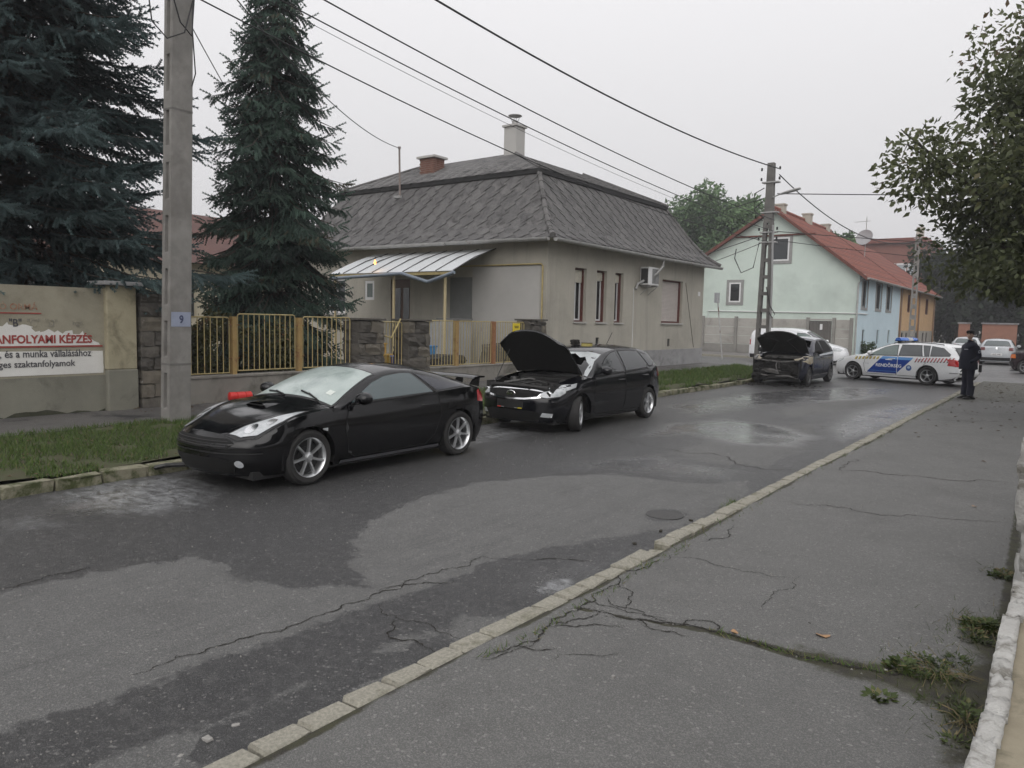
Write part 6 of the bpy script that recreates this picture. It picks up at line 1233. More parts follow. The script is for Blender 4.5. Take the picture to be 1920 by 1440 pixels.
# engine bay
bayo = bpy.data.objects.new('engine_bay', None); COL.objects.link(bayo); bayo.parent = hat; M_eng = pm('sooty_plastic', (.012,.012,.012), (.028,.027,.026), 14, .6, .3, 40, obj=True); M_engm = pm('sooty_metal', (.09,.088,.085), (.04,.04,.04), 16, .5, .3, 40, metal=.5, obj=True)
m = MB(); m.box(1.0,2.02,-.7,.7,.4,.46); m.box(1.0,1.04,-.7,.7,.46,.93); m.box(1.05,1.98,-.72,-.66,.46,.84); m.box(1.05,1.98,.66,.72,.46,.84); m.build('bay_tub', M_eng, bayo, world=False)
for i, (x, y, z, a, b, h, mt) in enumerate(((1.5,.05,.62,.5,.62,.3,M_eng),(1.5,.05,.8,.4,.5,.06,M_eng),(1.75,-.35,.62,.3,.34,.3,M_eng),(1.25,.42,.68,.28,.3,.3,M_eng),(1.7,.42,.66,.3,.28,.28,M_eng),(1.25,-.4,.7,.3,.3,.26,M_engm),(1.12,0,.86,.14,1.1,.1,M_eng))): m = MB(); m.cbox((x,y,z),(a,b,h)); m.build('engine_block' if i < 2 else 'engine_part', mt, bayo, world=False, bevel=.03)
for i in range(9): a = Vector((random.uniform(1.1,1.9), random.uniform(-.55,.55), .8)); b = Vector((random.uniform(1.1,1.9), random.uniform(-.55,.55), .78)); m = MB(); m.tube([a, (a+b)/2+Vector((0,0,random.uniform(.03,.09))), b], random.choice([.012,.02,.03]), 6); m.build('hose', M_eng if i % 3 else M_engm, bayo, 40, world=False)
m = MB(); m.tube([(1.98,-.62,.78),(2.02,-.3,.8),(2.03,.3,.8),(1.98,.62,.78)], .035, 6); m.build('slam_panel', M_eng, bayo, 40, world=False)
for sg in (1,-1): m = MB(); m.lathe([(0,.03),(.07,.03),(.09,0),(.09,-.1)], 14, (1.36,.55*sg,.86)); m.build('strut_top', M_engm, bayo, 40, world=False)
bo = bpy.data.objects.new('bonnet', None); COL.objects.link(bo); bo.parent = hat; bo.location = (1.03, 0, .985); bo.rotation_euler = (0, R(-45), 0)
def bonnet_skin(L, w0, w1, crown, dz):
    rows = []
    for u in np.linspace(0, 1, 10):
        w = w0+(w1-w0)*u**1.5; w *= 1-.0*u; ed = .12*max(0, (u-.75)/.25)**2; rows.append([(L*u-ed*0-(.22*abs(t)**2.5)*u**3, t*(w-.1*max(0,(u-.8)/.2)**2), dz+crown*(1-t*t)-.05*u*u-.02*abs(t)**4) for t in np.linspace(-1, 1, 15)])
    return rows
m = MB(); m.grid(bonnet_skin(1.08,.72,.72,.06,.015)); m.build('bonnet_skin', P_blk2, bo, True, world=False, fix=False); m = MB(); m.grid(bonnet_skin(1.075,.715,.715,.055,-.012)); m.build('bonnet_liner', pm('bonnet_felt', (.006,.006,.006), (.011,.011,.011), 12, .95, .4, 30, obj=True), bo, True, world=False, fix=False)
m = MB(); ra, rb_ = bonnet_skin(1.08,.72,.72,.06,.015), bonnet_skin(1.075,.715,.715,.055,-.012); ed = lambda r_: [q[0] for q in r_]+r_[-1]+[q[-1] for q in r_][::-1]; m.grid([ed(ra), ed(rb_)]); m.build('bonnet_edge', P_blk2, bo, world=False, fix=False)
m = MB(); m.tube([(1.9,-.6,.8),(1.45,-.6,1.42)], .009, 6); m.build('prop_rod', M_engm, hat, world=False)
# face of the hatchback
o = c.lay([(-.56,.62),(-.62,.735),(-.3,.755),(0,.76),(.3,.755),(.62,.735),(.56,.62),(.3,.585),(0,.575),(-.3,.585)], 'F', .006, M_chrome, 'grille', step=.06); c.lay([(-.5,.64),(-.545,.715),(-.3,.73),(0,.735),(.3,.73),(.545,.715),(.5,.64),(.27,.612),(0,.604),(-.27,.612)], 'F', .012, M_seam, 'grille_mesh', o, .06)
m = text_mesh('KIA', .01)
def badge(cx, cz, w, h):
    hh, n = c.cast((6, cx, cz), (-1,0,0)); e = MB(); e.lathe([(0,.008),(1,.008),(1.12,.0)], 22, axis='x'); e.v = [(hh.x+.016+x, cx+y*w/2, cz+z*h/2) for x, y, z in e.v]; bd = e.build('badge', M_chrome, hat, True, world=False)
    e = MB(); e.lathe([(0,.0),(.82,.0)], 22, axis='x'); e.v = [(hh.x+.026, cx+y*w/2, cz+z*h/2) for x, y, z in e.v]; e.build('badge_field', M_seam, bd, world=False)
    lettering('KIA', w*.6, h*.42, (hh.x+.029, cx-w*.3, cz-h*.21), bd, M_chrome, .02, ROTX, False, pw=False)
badge(0,.672,.17,.1)
for sg in (1,-1):
    pts = [(2.12,.5),(2.06,.66),(1.86,.80),(1.52,.845),(1.5,.79),(1.72,.68),(1.95,.56)]
    q = [(y*sg, z) for y, z in [(.5,.62),(.66,.605),(.80,.63),(.845,.70),(.84,.80),(.78,.80),(.66,.755),(.55,.72)]]; o = c.lay(q, 'F', .005, M_trim, 'headlight', step=.05); q2 = [(y*sg, z) for y, z in [(.53,.64),(.66,.622),(.79,.645),(.83,.70),(.828,.785),(.78,.785),(.66,.74),(.57,.71)]]; c.lay(q2, 'F', .011, M_lamp, 'lens', o, .04)
    hh, n = c.cast((6,.66*sg,.68),(-1,0,0)); m = MB(); m.lathe([(.0,.012),(.045,.012),(.055,0)], 16, (hh.x+.0,.66*sg,.68), 'x'); m.build('projector', M_chrome, o, True, world=False)
    c.lay([(y*sg, z) for y, z in [(.56,.30),(.72,.29),(.74,.36),(.6,.37)]], 'F', .006, M_lamp, 'fog_lamp', step=.04)
    c.lay([(y*sg, z) for y, z in [(.55,.82),(.76,.8),(.74,1.02),(.6,1.04)]], 'B', .006, M_red, 'tail_light', step=.05)
c.both([(1.5,.79),(1.82,.72),(1.95,.70),(1.92,.775),(1.7,.83),(1.45,.86)], .008, M_lamp, 'headlight_corner', .05); c.both([(-1.72,.85),(-1.92,.82),(-1.98,.98),(-1.84,1.06),(-1.74,1.0)], .006, M_red, 'tail_light', .05)
c.lay([(-.52,.22),(.52,.22),(.58,.36),(.4,.4),(-.4,.4),(-.58,.36)], 'F', .005, M_seam, 'air_intake', step=.06); c.lay([(-.28,.44),(.28,.44),(.28,.56),(-.28,.56)], 'F', .008, M_trim, 'plate_holder', step=.08)
pc = c.lay([(-.26,.425),(.26,.425),(.26,.443),(-.26,.443)], 'F', .014, M_trim, 'plate_strip', step=.08); c.lay([(-.26,.425),(-.18,.425),(-.18,.443),(-.26,.443)], 'F', .017, pm('strip_red', (.5,.05,.03), rough=.5), 'strip_mark', pc, None); c.lay([(.18,.425),(.26,.425),(.26,.443),(.18,.443)], 'F', .017, pm('strip_yellow', (.55,.45,.05), rough=.5), 'strip_mark', pc, None); c.lay([(-.17,.429),(.17,.429),(.17,.439),(-.17,.439)], 'F', .017, pm('strip_print', (.3,.3,.3), rough=.5), 'strip_mark', pc, None)
c.mirror(.62, 1.0, P_blk2, .12, .2); c.wheel(5, .205, .205, double=True, swidth=.05, steer=R(24)); m = MB(); m.tube([(-1.05,0,1.47),(-1.28,0,1.72)], .006, 5); m.build('aerial', M_trim, hat, world=False)
sp1 = thing('sponge', 'yellowish sponge block left on the roof of the hatchback', 'sponge', (-7.45,12.35,1.458), R(20)); m = MB(); m.cbox((0,0,.03),(.2,.11,.06)); m.build('block', pm('sponge_yellow', (.42,.36,.12), (.3,.25,.08), 20, .95, .5, 60, obj=True), sp1, world=False, bevel=.012); m = MB(); m.cbox((0,0,.066),(.2,.11,.012)); m.build('scour_face', pm('scour_dark', (.06,.05,.03), rough=.95), sp1, world=False)
sp2 = thing('charred_lump', 'small charred block on the far side of the hatchback roof', 'debris', (-8.0,12.8,1.463), R(-10)); link('lump', lump(.15,.13,.1,pm('charcoal', (.015,.013,.012), rough=.95), 400, 2, .2), sp2, (0,0,.055))
# --- burnt-out car
bur = thing('burnt_car', 'burnt-out crossover with charred open bonnet and stripped front', 'car', (-7.75, 26.75, 0), R(-90))
P_nav = car_paint('scorched_navy_paint', (.008,.011,.025), .22, .2, (.02,.02,.022), .4); M_char = pm('charred_steel', (.006,.0055,.005), (.018,.017,.016), 9, .9, .6, 40, obj=True, c3=(.07,.06,.05), s3=5, t3=(.63, .72)); M_ash = pm('ash_grey_metal', (.17,.165,.16), (.09,.086,.082), 9, .8, .4, 40, obj=True, c3=(.025,.023,.021), s3=4); M_och = pm('scorched_ochre', (.3,.24,.13), (.4,.38,.34), 5, .85, .3, 40, obj=True)
B = {k: ([(a, b*1.06) for a, b in v] if k in ('zb','zr','zt') else v) for k, v in HATCH.items()}
c = Car(bur, **B, paint=P_nav, cut=lambda f: f.x > 1.98 or (1.0 < f.x and abs(f.y) < .68 and f.z > .72) or (.2 < f.x < 1.03 and f.z > 1.08 and abs(f.y) < .62 and f.x*.47+f.z > 1.36))
o_b = c.body
sc_ = lambda w: [(x, z*1.06) for x, z in w]
c.window(sc_(HW[0]), M_seam); c.window(sc_(HW[1]), M_seam); c.window(sc_(HW[2]))
c.door([(.82,.98),(.9,.63),(.84,.31),(.72,.27),(-.24,.27),(-.3,.63),(-.29,1.03),(.3,1.01)], (-.13,.9)); c.door([(-.31,1.03),(-.32,.63),(-.27,.27),(-.95,.27),(-1.1,.58),(-1.26,.76),(-1.28,1.08),(-.8,1.05)], (-1.1,.95))
for v in 'LR': c.lay([(1.0,.9),(1.15,.98),(1.5,.95),(1.85,.86),(1.95,.8),(1.7,.78),(1.55,.72),(1.3,.7),(1.05,.74)], v, .006, M_och, 'scorched_fender', step=.06); c.lay([(.95,1.0),(.98,.5),(1.04,.45),(1.08,.8),(1.04,.97)], v, .007, M_ash, 'bare_pillar', step=.06); c.lay([(.2,1.0),(-1.5,1.08),(-1.52,1.0),(.2,.95)], v, .007, pm('foam_white', (.6,.62,.65), (.5,.52,.55), 8, .6, obj=True), 'foam_streak', step=.07); c.lay([(.72,.99),(.5,1.02),(.4,.97),(.6,.93)], v, .007, M_ash, 'foam_streak', step=.07)
c.lay([(-.05,-.58),(-.05,.62),(-1.3,.6),(-1.3,-.58)], 'T', .005, pm('foam_roof', (.62,.63,.65), (.4,.41,.43), 4, .6, obj=True), 'foam_roof', step=.12)
for v in 'LR': c.line([(.8,.34),(-.9,.34)], .03, v, .012, M_ash, 'sill_trim')
eb = bpy.data.objects.new('engine_bay', None); COL.objects.link(eb); eb.parent = bur
m = MB(); m.box(.98,2.0,-.74,.74,.38,.46); m.box(.98,1.03,-.74,.74,.46,.98); m.box(1.04,1.95,-.78,-.7,.46,.86); m.box(1.04,1.95,.7,.78,.46,.86); m.build('bay_tub', M_char, eb, world=False)
for i, (x, y, z, a, b, h, mt) in enumerate(((1.45,.05,.62,.6,.8,.34,M_char),(1.3,-.45,.72,.4,.3,.3,M_char),(1.3,.5,.72,.35,.3,.3,M_char),(1.7,.35,.66,.3,.4,.26,M_char),(1.1,0,.9,.12,1.2,.08,M_ash))): o = link('engine_part', lump(a,b,h,mt,500+i,2,.22), eb, (x,y,z))
for i in range(12): a = Vector((random.uniform(1.1,1.95), random.uniform(-.6,.6), random.uniform(.7,.85))); b = Vector((random.uniform(1.1,1.95), random.uniform(-.6,.6), random.uniform(.6,.85))); m = MB(); m.tube([a, (a+b)/2+Vector((0,0,random.uniform(-.03,.08))), b], random.choice([.01,.015,.025]), 5); m.build('charred_hose', M_char if i % 4 else M_ash, eb, world=False)
for P, r_, mt in (([(1.96,-.74,.84),(2.0,-.3,.8),(2.0,.2,.77),(1.96,.72,.83)], .022, M_ash), ([(1.98,-.74,.36),(2.05,-.2,.3),(2.04,.4,.33),(1.9,.7,.24)], .03, M_ash), ([(2.0,.02,.52),(2.02,.0,.66),(2.0,.03,.78)], .022, M_ash), ([(2.0,.1,.56),(2.01,.09,.76)], .012, M_ash), ([(1.97,-.5,.4),(1.95,-.53,.8)], .014, M_char), ([(1.2,-.75,.94),(1.6,-.74,.9),(1.97,-.7,.83)], .028, M_ash), ([(1.2,.75,.94),(1.6,.74,.88),(1.97,.7,.82)], .028, M_char), ([(1.9,-.7,.6),(2.02,-.5,.52),(1.95,-.2,.58)], .03, M_char)): m = MB(); m.tube(P, r_, 6); m.build('front_frame', mt, bur, 40, world=False)
m = MB(); m.box(1.78,1.83,-.6,.6,.36,.74); m.build('radiator', M_char, bur, world=False)
for i, (y_, z_, a_, b_, h_, mt) in enumerate(((-.6,.55,.2,.22,.26,M_char),(.6,.5,.2,.26,.3,M_char),(-.2,.47,.14,.6,.12,M_ash),(.3,.6,.12,.3,.16,M_char),(-.62,.3,.2,.3,.2,M_char),(.2,.3,.2,.9,.12,M_char))): link('melted_part', lump(a_,b_,h_,mt,520+i,3,.35), bur, (1.95,y_,z_), (random.uniform(-.2,.2),0,random.uniform(-.2,.2)))
bo = bpy.data.objects.new('bonnet', None); COL.objects.link(bo); bo.parent = bur; bo.location = (1.03, 0, 1.05); bo.rotation_euler = (0, R(-38), 0); ra, rb_ = bonnet_skin(1.12,.76,.78,.07,.02), bonnet_skin(1.11,.755,.775,.06,-.015)
m = MB(); m.grid(ra); m.build('bonnet_skin', M_char, bo, True, world=False, fix=False); m = MB(); m.grid(rb_); m.build('bonnet_liner', M_char, bo, True, world=False, fix=False); m = MB(); m.grid([ed(ra), ed(rb_)]); m.build('bonnet_edge', M_char, bo, world=False, fix=False)
for t in (-.5, .5): m = MB(); m.tube([(.05,t*.9,-.03),(.6,t*.3,.02),(1.0,t*1.2,-.06)], .025, 5); m.build('bonnet_rib', M_char, bo, world=False)
c.mirror(.62, 1.06, M_char, .12, .2); c.wheel(5, .205, .2, double=False, swidth=.06, rmat=pm('sooty_alloy', (.16,.16,.16), (.08,.08,.08), 8, .5, metal=.5, obj=True)); m = MB(); m.box(-1.2,.75,-.66,.66,.33,.36); m.box(.4,.85,-.66,.66,.75,.95); m.build('cabin_floor', M_char, bur, world=False)
db = MB()
for i in range(60):
    x, y = -7.75+random.uniform(-1.0,1.35), 24.5+random.uniform(-.4,1.0)*(1 if i % 3 else .5); s_ = random.uniform(.03,.12); me = lump(s_*random.uniform(.8,1.8), s_, s_*.5, M_char, 600+i, 1, .3); rt = Matrix.Rotation(random.uniform(0, 3), 3, 'Z'); db.add([Vector((x, y, .015))+rt @ v.co for v in me.vertices], [tuple(f.vertices) for f in me.polygons])
o = stuff(db.build('debris', M_char)); o['label'] = 'charred scraps and ash on the road under the burnt car'; o['category'] = 'debris'

# --- police estate car
pol = thing('police_car', 'white police estate with blue panel, striped sides and roof light bar', 'car', (-5.05, 30.55, 0), math.atan2(.8, -2.6))
P_wh = car_paint('white_police_paint', (.72,.73,.74), .2, .5)
c = Car(pol, W=[(2.25,.72),(2.05,.82),(1.75,.88),(1.35,.905),(.6,.9),(-.5,.9),(-1.4,.905),(-2.1,.86),(-2.42,.79)], zs=.2,
    zb=[(2.25,.68),(2.0,.765),(1.6,.855),(1.2,.905),(0,.955),(-1,.985),(-1.8,1.01),(-2.2,1.0),(-2.42,.88)],
    zr=[(2.25,.68),(2.0,.765),(1.6,.855),(1.2,.905),(1.1,.915),(.8,1.06),(.4,1.245),(.1,1.345),(-.25,1.39),(-1,1.4),(-1.6,1.365),(-2.0,1.29),(-2.2,1.14),(-2.34,.97),(-2.42,.88)],
    wr=[(2.25,.95),(1.3,.95),(1.1,.93),(.6,.82),(.2,.735),(-.25,.70),(-1,.69),(-1.7,.70),(-2.1,.75),(-2.3,.88),(-2.42,.93)],
    zt=[(2.25,.72),(2.0,.81),(1.6,.91),(1.2,.97),(1.1,.99),(.8,1.14),(.4,1.315),(.1,1.41),(-.25,1.455),(-1,1.465),(-1.6,1.44),(-2.05,1.37),(-2.22,1.2),(-2.36,1.02),(-2.42,.92)],
    axles=(1.35,-1.336), Ra=.375, rw=.322, nose=[(0,-.1),(.2,-.02),(.4,.04),(.6,.02),(.8,-.08)], tail=[(0,-.15),(.25,-.05),(.45,.08),(.65,.07),(.9,.0),(1.4,-.05)], paint=P_wh)
M_polg = pm('police_windscreen', (.12,.16,.15), rough=.05, spec=.9); o = c.top_sheet(1.07,.12,-.98,.98,.004,M_trim,'windscreen'); c.top_sheet(1.02,.15,-.94,.94,.008,M_polg,'pane',o)
o = c.lay([(-.62,1.0),(.62,1.0),(.56,1.32),(-.56,1.32)], 'B', .004, M_trim, 'rear_window', step=.08); c.lay([(-.58,1.03),(.58,1.03),(.52,1.3),(-.52,1.3)], 'B', .008, M_glass, 'pane', o, .08)
c.window([(.78,.955),(.55,1.09),(.25,1.235),(0,1.31),(-.2,1.335),(-.27,.98)], M_polg); M_pg2 = pm('police_tint', (.045,.052,.055), rough=.05, spec=.9)
c.window([(-.35,1.345),(-1.0,1.348),(-1.14,1.005),(-.34,.985)], M_pg2); c.window([(-1.08,1.345),(-1.3,1.335),(-1.36,1.01),(-1.22,1.005)], M_pg2); c.window([(-1.38,1.33),(-1.75,1.275),(-2.02,1.1),(-2.0,1.04),(-1.43,1.015)], M_pg2)
c.door([(.86,.93),(.92,.6),(.86,.32),(.74,.28),(-.26,.28),(-.31,.6),(-.3,.97),(.3,.95)], (-.12,.86), P_wh); c.door([(-.32,.97),(-.33,.6),(-.28,.28),(-.95,.28),(-1.1,.56),(-1.27,.75),(-1.3,.99),(-.8,.98)], (-1.08,.9), P_wh)
M_pb = pm('police_blue', (.012,.05,.27), rough=.3); M_lb = pm('police_light_blue', (.12,.3,.62), rough=.3)
for v in 'LR':
    c.lay([(.80,.33),(-.28,.33),(-.78,.83),(.33,.83)], v, .0052, M_pb, 'blue_panel', step=.07); c.lay([(.33,.83),(-.78,.83),(-.86,.925),(.24,.925)], v, .0054, M_lb, 'light_blue_panel', step=.07)
    c.line([(.76,.40),(-.35,.40)], .012, v, .0068, M_lb, 'panel_rule'); c.line([(-.30,.34),(-.31,.92)], .018, v, .007, P_wh, 'panel_joint')
    for k in range(7): x = 1.28-k*.135; zz = .905-.012*k*0; zt_ = c.zb(x)-.03; c.lay([(x,zt_-.1),(x-.06,zt_-.1),(x-.105,zt_),(x-.045,zt_)], v, .006, pm('stripe_yellow', (.5,.4,.1), rough=.4) if k % 1 == 0 else M_trim, 'fender_stripe', step=.06); c.lay([(x-.06,zt_-.1),(x-.075,zt_-.1),(x-.12,zt_),(x-.105,zt_)], v, .0062, M_trim, 'fender_stripe', step=.06)
    for k in range(12): x = -.9-k*.105; zt_ = .93+.004*k; c.lay([(x,zt_-.16),(x-.042,zt_-.16),(x-.122,zt_),(x-.08,zt_)], v, .006, pm('stripe_red', (.42,.06,.08), rough=.4), 'side_stripe', step=.06); c.lay([(x,zt_-.16),(x-.042,zt_-.16),(x-.055,zt_-.13),(x-.013,zt_-.13)], v, .0064, M_trim, 'side_stripe', step=None)
    if v == 'L':
        me = text_mesh('RENDŐRSÉG', .018); co = np.array([q.co for q in me.vertices]); a, b = co.min(0), co.max(0); pts = [(.46-(q[0]-a[0])/(b[0]-a[0])*.92, .55+(q[1]-a[1])/(b[1]-a[1])*.15) for q in co if True]; fs = [tuple(f.vertices) for f in me.polygons if f.normal.z > .5]; c.lay(pts, 'L', .0075, pm('white_letters', (.8,.8,.8), rough=.4), 'lettering', faces=fs, step=None)
        me = text_mesh('L 112', .012); co = np.array([q.co for q in me.vertices]); a, b = co.min(0), co.max(0); pts = [(.93-(q[0]-a[0])/(b[0]-a[0])*.2, .61+(q[1]-a[1])/(b[1]-a[1])*.06) for q in co]; fs = [tuple(f.vertices) for f in me.polygons if f.normal.z > .5]; c.lay(pts, 'L', .0075, pm('grey_letters', (.3,.32,.35), rough=.4), 'lettering', faces=fs, step=None)
        q = [(-.72+.1*math.cos(t), .56+.1*math.sin(t)) for t in np.linspace(0, 6.283, 20)[:-1]]; ob = c.lay(q, 'L', .0075, pm('emblem_blue', (.04,.1,.3), rough=.4), 'emblem', step=None); q = [(-.72+.05*math.cos(t), .58+.045*math.sin(t)) for t in np.linspace(0, 6.283, 14)[:-1]]; c.lay(q, 'L', .009, pm('emblem_pale', (.4,.5,.65), rough=.4), 'emblem_core', ob, None)
        c.lay([(.12,.8),(-.12,.8),(-.13,.83),(-.04,.84),(0,.86),(.04,.84),(.13,.83)], 'L', .0078, pm('white_letters', (.8,.8,.8)), 'crest', step=None)
for sg in (1,-1):
    o = c.lay([(y*sg, z) for y, z in [(.52,.62),(.74,.6),(.83,.66),(.82,.76),(.6,.73)]], 'F', .006, M_lamp, 'headlight', step=.05)
    o = c.lay([(y*sg, z) for y, z in [(.5,.72),(.82,.68),(.84,.86),(.6,.92),(.48,.9)]], 'B', .006, M_red, 'tail_light', step=.05)
    c.lay([(y*sg, z) for y, z in [(.55,.76),(.72,.75),(.72,.8),(.56,.82)]], 'B', .01, M_lamp, 'reverse_lens', o, .05)
    c.lay([(y*sg, z) for y, z in [(.45,.42),(.75,.42),(.75,.45),(.45,.45)]], 'B', .006, M_seam, 'bumper_slot', step=.06)
c.both([(-1.98,.71),(-2.32,.68),(-2.4,.86),(-2.2,.92),(-1.9,.93),(-2.02,.86)], .007, M_red, 'tail_light', .05); c.both([(1.75,.71),(2.0,.68),(2.1,.75),(1.9,.8),(1.7,.82)], .007, M_lamp, 'headlight_corner', .05)
c.both([(-2.05,.46),(-2.38,.46),(-2.38,.475),(-2.05,.475)], .007, M_seam, 'bumper_slot', .05); c.lay([(-.8,.22),(.8,.22),(.78,.34),(-.78,.34)], 'B', .005, M_trim, 'rear_skirt', step=.1); c.both([(-1.72,.205),(-2.3,.3),(-2.36,.36),(-2.38,.22)], .005, M_trim, 'rear_skirt', .07)
c.lay([(-.26,.62),(.26,.62),(.26,.73),(-.26,.73)], 'B', .007, M_white, 'number_plate', step=.1)
for k in range(4): c.lay([(.32+k*.13,.52),(.37+k*.13,.52),(.3+k*.13,.62),(.25+k*.13,.62)], 'B', .007, M_trim, 'tailgate_stripe', step=.06)
c.mirror(.66, .985, P_wh, .12, .2); c.wheel(5, .208, .205, double=False, swidth=.075)
for sg in (1,-1): P = [c.cast((x,.56*sg,5),(0,0,-1))[0]+Vector((0,0,.035)) for x in np.linspace(0,-1.7,9)]; m = MB(); m.tube([P[0]-Vector((0,0,.04))]+P+[P[-1]-Vector((0,0,.04))], .016, 6); m.build('roof_rail', M_trim, pol, 40, world=False)
lb = bpy.data.objects.new('light_bar', None); COL.objects.link(lb); lb.parent = pol; lb.location = (-.15,0,1.5)
def pod(y0, y1, mat, name):
    m = MB(); rows = []
    for y in np.linspace(y0, y1, 8): e = 1-.35*max(0, abs(y)-.4)/.22; rows.append([(x*e, y, z*(.7+.3*e)) for x, z in ((-.16,0),(-.17,.03),(-.12,.1),(0,.125),(.12,.1),(.17,.03),(.16,0),(-.16,0))])
    m.grid(rows); m.add(rows[0], [tuple(range(8))]); m.add(rows[-1], [tuple(range(8))]); return m.build(name, mat, lb, True, world=False)
M_bl = pm('blue_dome', (.01,.09,.42), (.03,.16,.55), 12, .12, spec=.8, obj=True); pod(-.62,-.16,M_bl,'blue_lens'); pod(.16,.62,M_bl,'blue_lens'); pod(-.15,.15,pm('clear_dome', (.35,.36,.38), rough=.15, spec=.8),'clear_lens'); m = MB(); m.box(-.14,.14,-.6,.6,-.03,-.002); m.build('base', M_trim, lb, world=False)
for y in (-.5,.5): m = MB(); m.box(-.05,.05,y-.03,y+.03,-.1,-.03); m.build('foot', M_trim, lb, world=False)

# --- generic parked cars far away
def simple_car(root, prof, paint, glass=M_glass, spokes=5):
    c = Car(root, paint=paint, **prof); o = c.top_sheet(1.0,.15,-.97,.97,.004,M_trim,'windscreen'); c.top_sheet(.96,.18,-.93,.93,.008,glass,'pane',o); c.wheel(spokes,.2,.2,swidth=.07); c.mirror(.62,.99,paint); return c
slv = thing('hatchback', 'silver hatchback seen from behind, right of the officer', 'car', (-3.6, 52.5, 0), R(92)); P_sl = car_paint('silver_paint', (.42,.44,.46), .25, .4); c = simple_car(slv, HATCH, P_sl)
def rear(c, zscale=1., wz=(1.06,1.36), ww=(.66,.52), plate='LSZ-981', pz_=.6, lamp=M_red):
    o = c.lay([(-ww[0],wz[0]),(ww[0],wz[0]),(ww[1],wz[1]),(-ww[1],wz[1])], 'B', .005, M_trim, 'rear_window', step=.08); c.lay([(-ww[0]+.03,wz[0]+.025),(ww[0]-.03,wz[0]+.025),(ww[1]-.03,wz[1]-.025),(-ww[1]+.03,wz[1]-.025)], 'B', .01, pm('far_rear_glass', (.1,.12,.12), rough=.05, spec=.9), 'pane', o, .08)
    for sg in (1,-1): c.lay([(y*sg, z) for y, z in [(.56,.82),(.78,.8),(.8,.98),(.58,1.0)]], 'B', .006, lamp, 'tail_light', step=.05)
    p = c.lay([(-.27,pz_-.06),(.27,pz_-.06),(.27,pz_+.06),(-.27,pz_+.06)], 'B', .01, M_white, 'number_plate', step=.1)
    me = text_mesh(plate, .01); co = np.array([q.co for q in me.vertices]); a, b = co.min(0), co.max(0); c.lay([(.22-(q[0]-a[0])/(b[0]-a[0])*.44, pz_-.035+(q[1]-a[1])/(b[1]-a[1])*.07) for q in co], 'B', .014, M_black, 'plate_text', p, None, [tuple(f.vertices) for f in me.polygons if f.normal.z > .5])
    c.lay([(-.75,.24),(.75,.24),(.78,.42),(-.78,.42)], 'B', .006, M_trim, 'bumper', step=.08)
    q = [(.06*math.cos(t), .93+.06*math.sin(t)) for t in np.linspace(0, 6.283, 14)[:-1]]; c.lay(q, 'B', .009, M_chrome, 'badge', step=None)
rear(c, lamp=pm('dull_red_lamp', (.14,.03,.03), rough=.3))
for w_ in HW: c.window(w_)
slv2 = thing('hatchback', 'pale silver car half hidden behind the police estate and officer', 'car', (-5.9, 60.5, 0), R(91)); c = simple_car(slv2, HATCH, car_paint('pale_silver_paint', (.5,.52,.54), .25, .4)); rear(c)
for w_ in HW: c.window(w_)
sal = thing('saloon', 'dark plum saloon cut off by the right edge of the picture', 'car', (-.25, 41.6, 0), R(-14)); P_pl = car_paint('plum_paint', (.02,.01,.014), .2, .5)
SAL = dict(HATCH); SAL.update(zr=[(2.2,.69),(2.0,.76),(1.6,.86),(1.2,.915),(.95,.93),(.7,1.07),(.35,1.24),(0,1.32),(-.4,1.335),(-.8,1.28),(-1.2,1.1),(-1.4,1.01),(-1.6,.985),(-2.06,.9)], zt=[(2.2,.73),(2.0,.8),(1.6,.9),(1.2,.96),(1.0,.99),(.7,1.14),(.35,1.31),(0,1.385),(-.4,1.4),(-.8,1.35),(-1.2,1.18),(-1.45,1.04),(-1.7,1.01),(-2.06,.94)], zb=[(2.2,.69),(2.0,.76),(1.6,.86),(1.2,.915),(.8,.93),(0,.945),(-1,.965),(-1.6,.98),(-2.06,.9)], wr=[(2.2,.95),(1.2,.95),(.95,.93),(.5,.82),(.1,.74),(-.4,.71),(-.9,.76),(-1.3,.9),(-1.6,.95),(-2.06,.95)])
c = simple_car(sal, SAL, P_pl); c.window([(.65,.97),(.35,1.14),(.05,1.255),(-.25,1.285),(-.3,.975)]); c.window([(-.36,1.285),(-.7,1.25),(-1.0,1.12),(-1.1,1.0),(-.38,.98)]); c.both([(-1.72,.7),(-1.98,.7),(-2.02,.86),(-1.75,.88)], .007, M_amb, 'tail_light', .05); o = c.top_sheet(-.72,-1.35,-.95,.95,.005,M_trim,'rear_window'); c.top_sheet(-.76,-1.32,-.91,.91,.009,pm('pale_rear_glass', (.3,.33,.33), rough=.08, spec=.9),'pane',o)
for sg in (1,-1): c.lay([(y*sg, z) for y, z in [(.5,.7),(.78,.68),(.79,.86),(.5,.87)]], 'B', .006, M_red, 'tail_light', step=.05)
c.lay([(-.82,.34),(.82,.34),(.82,.56),(-.82,.56)], 'B', .02, M_trim, 'bumper', step=.08)
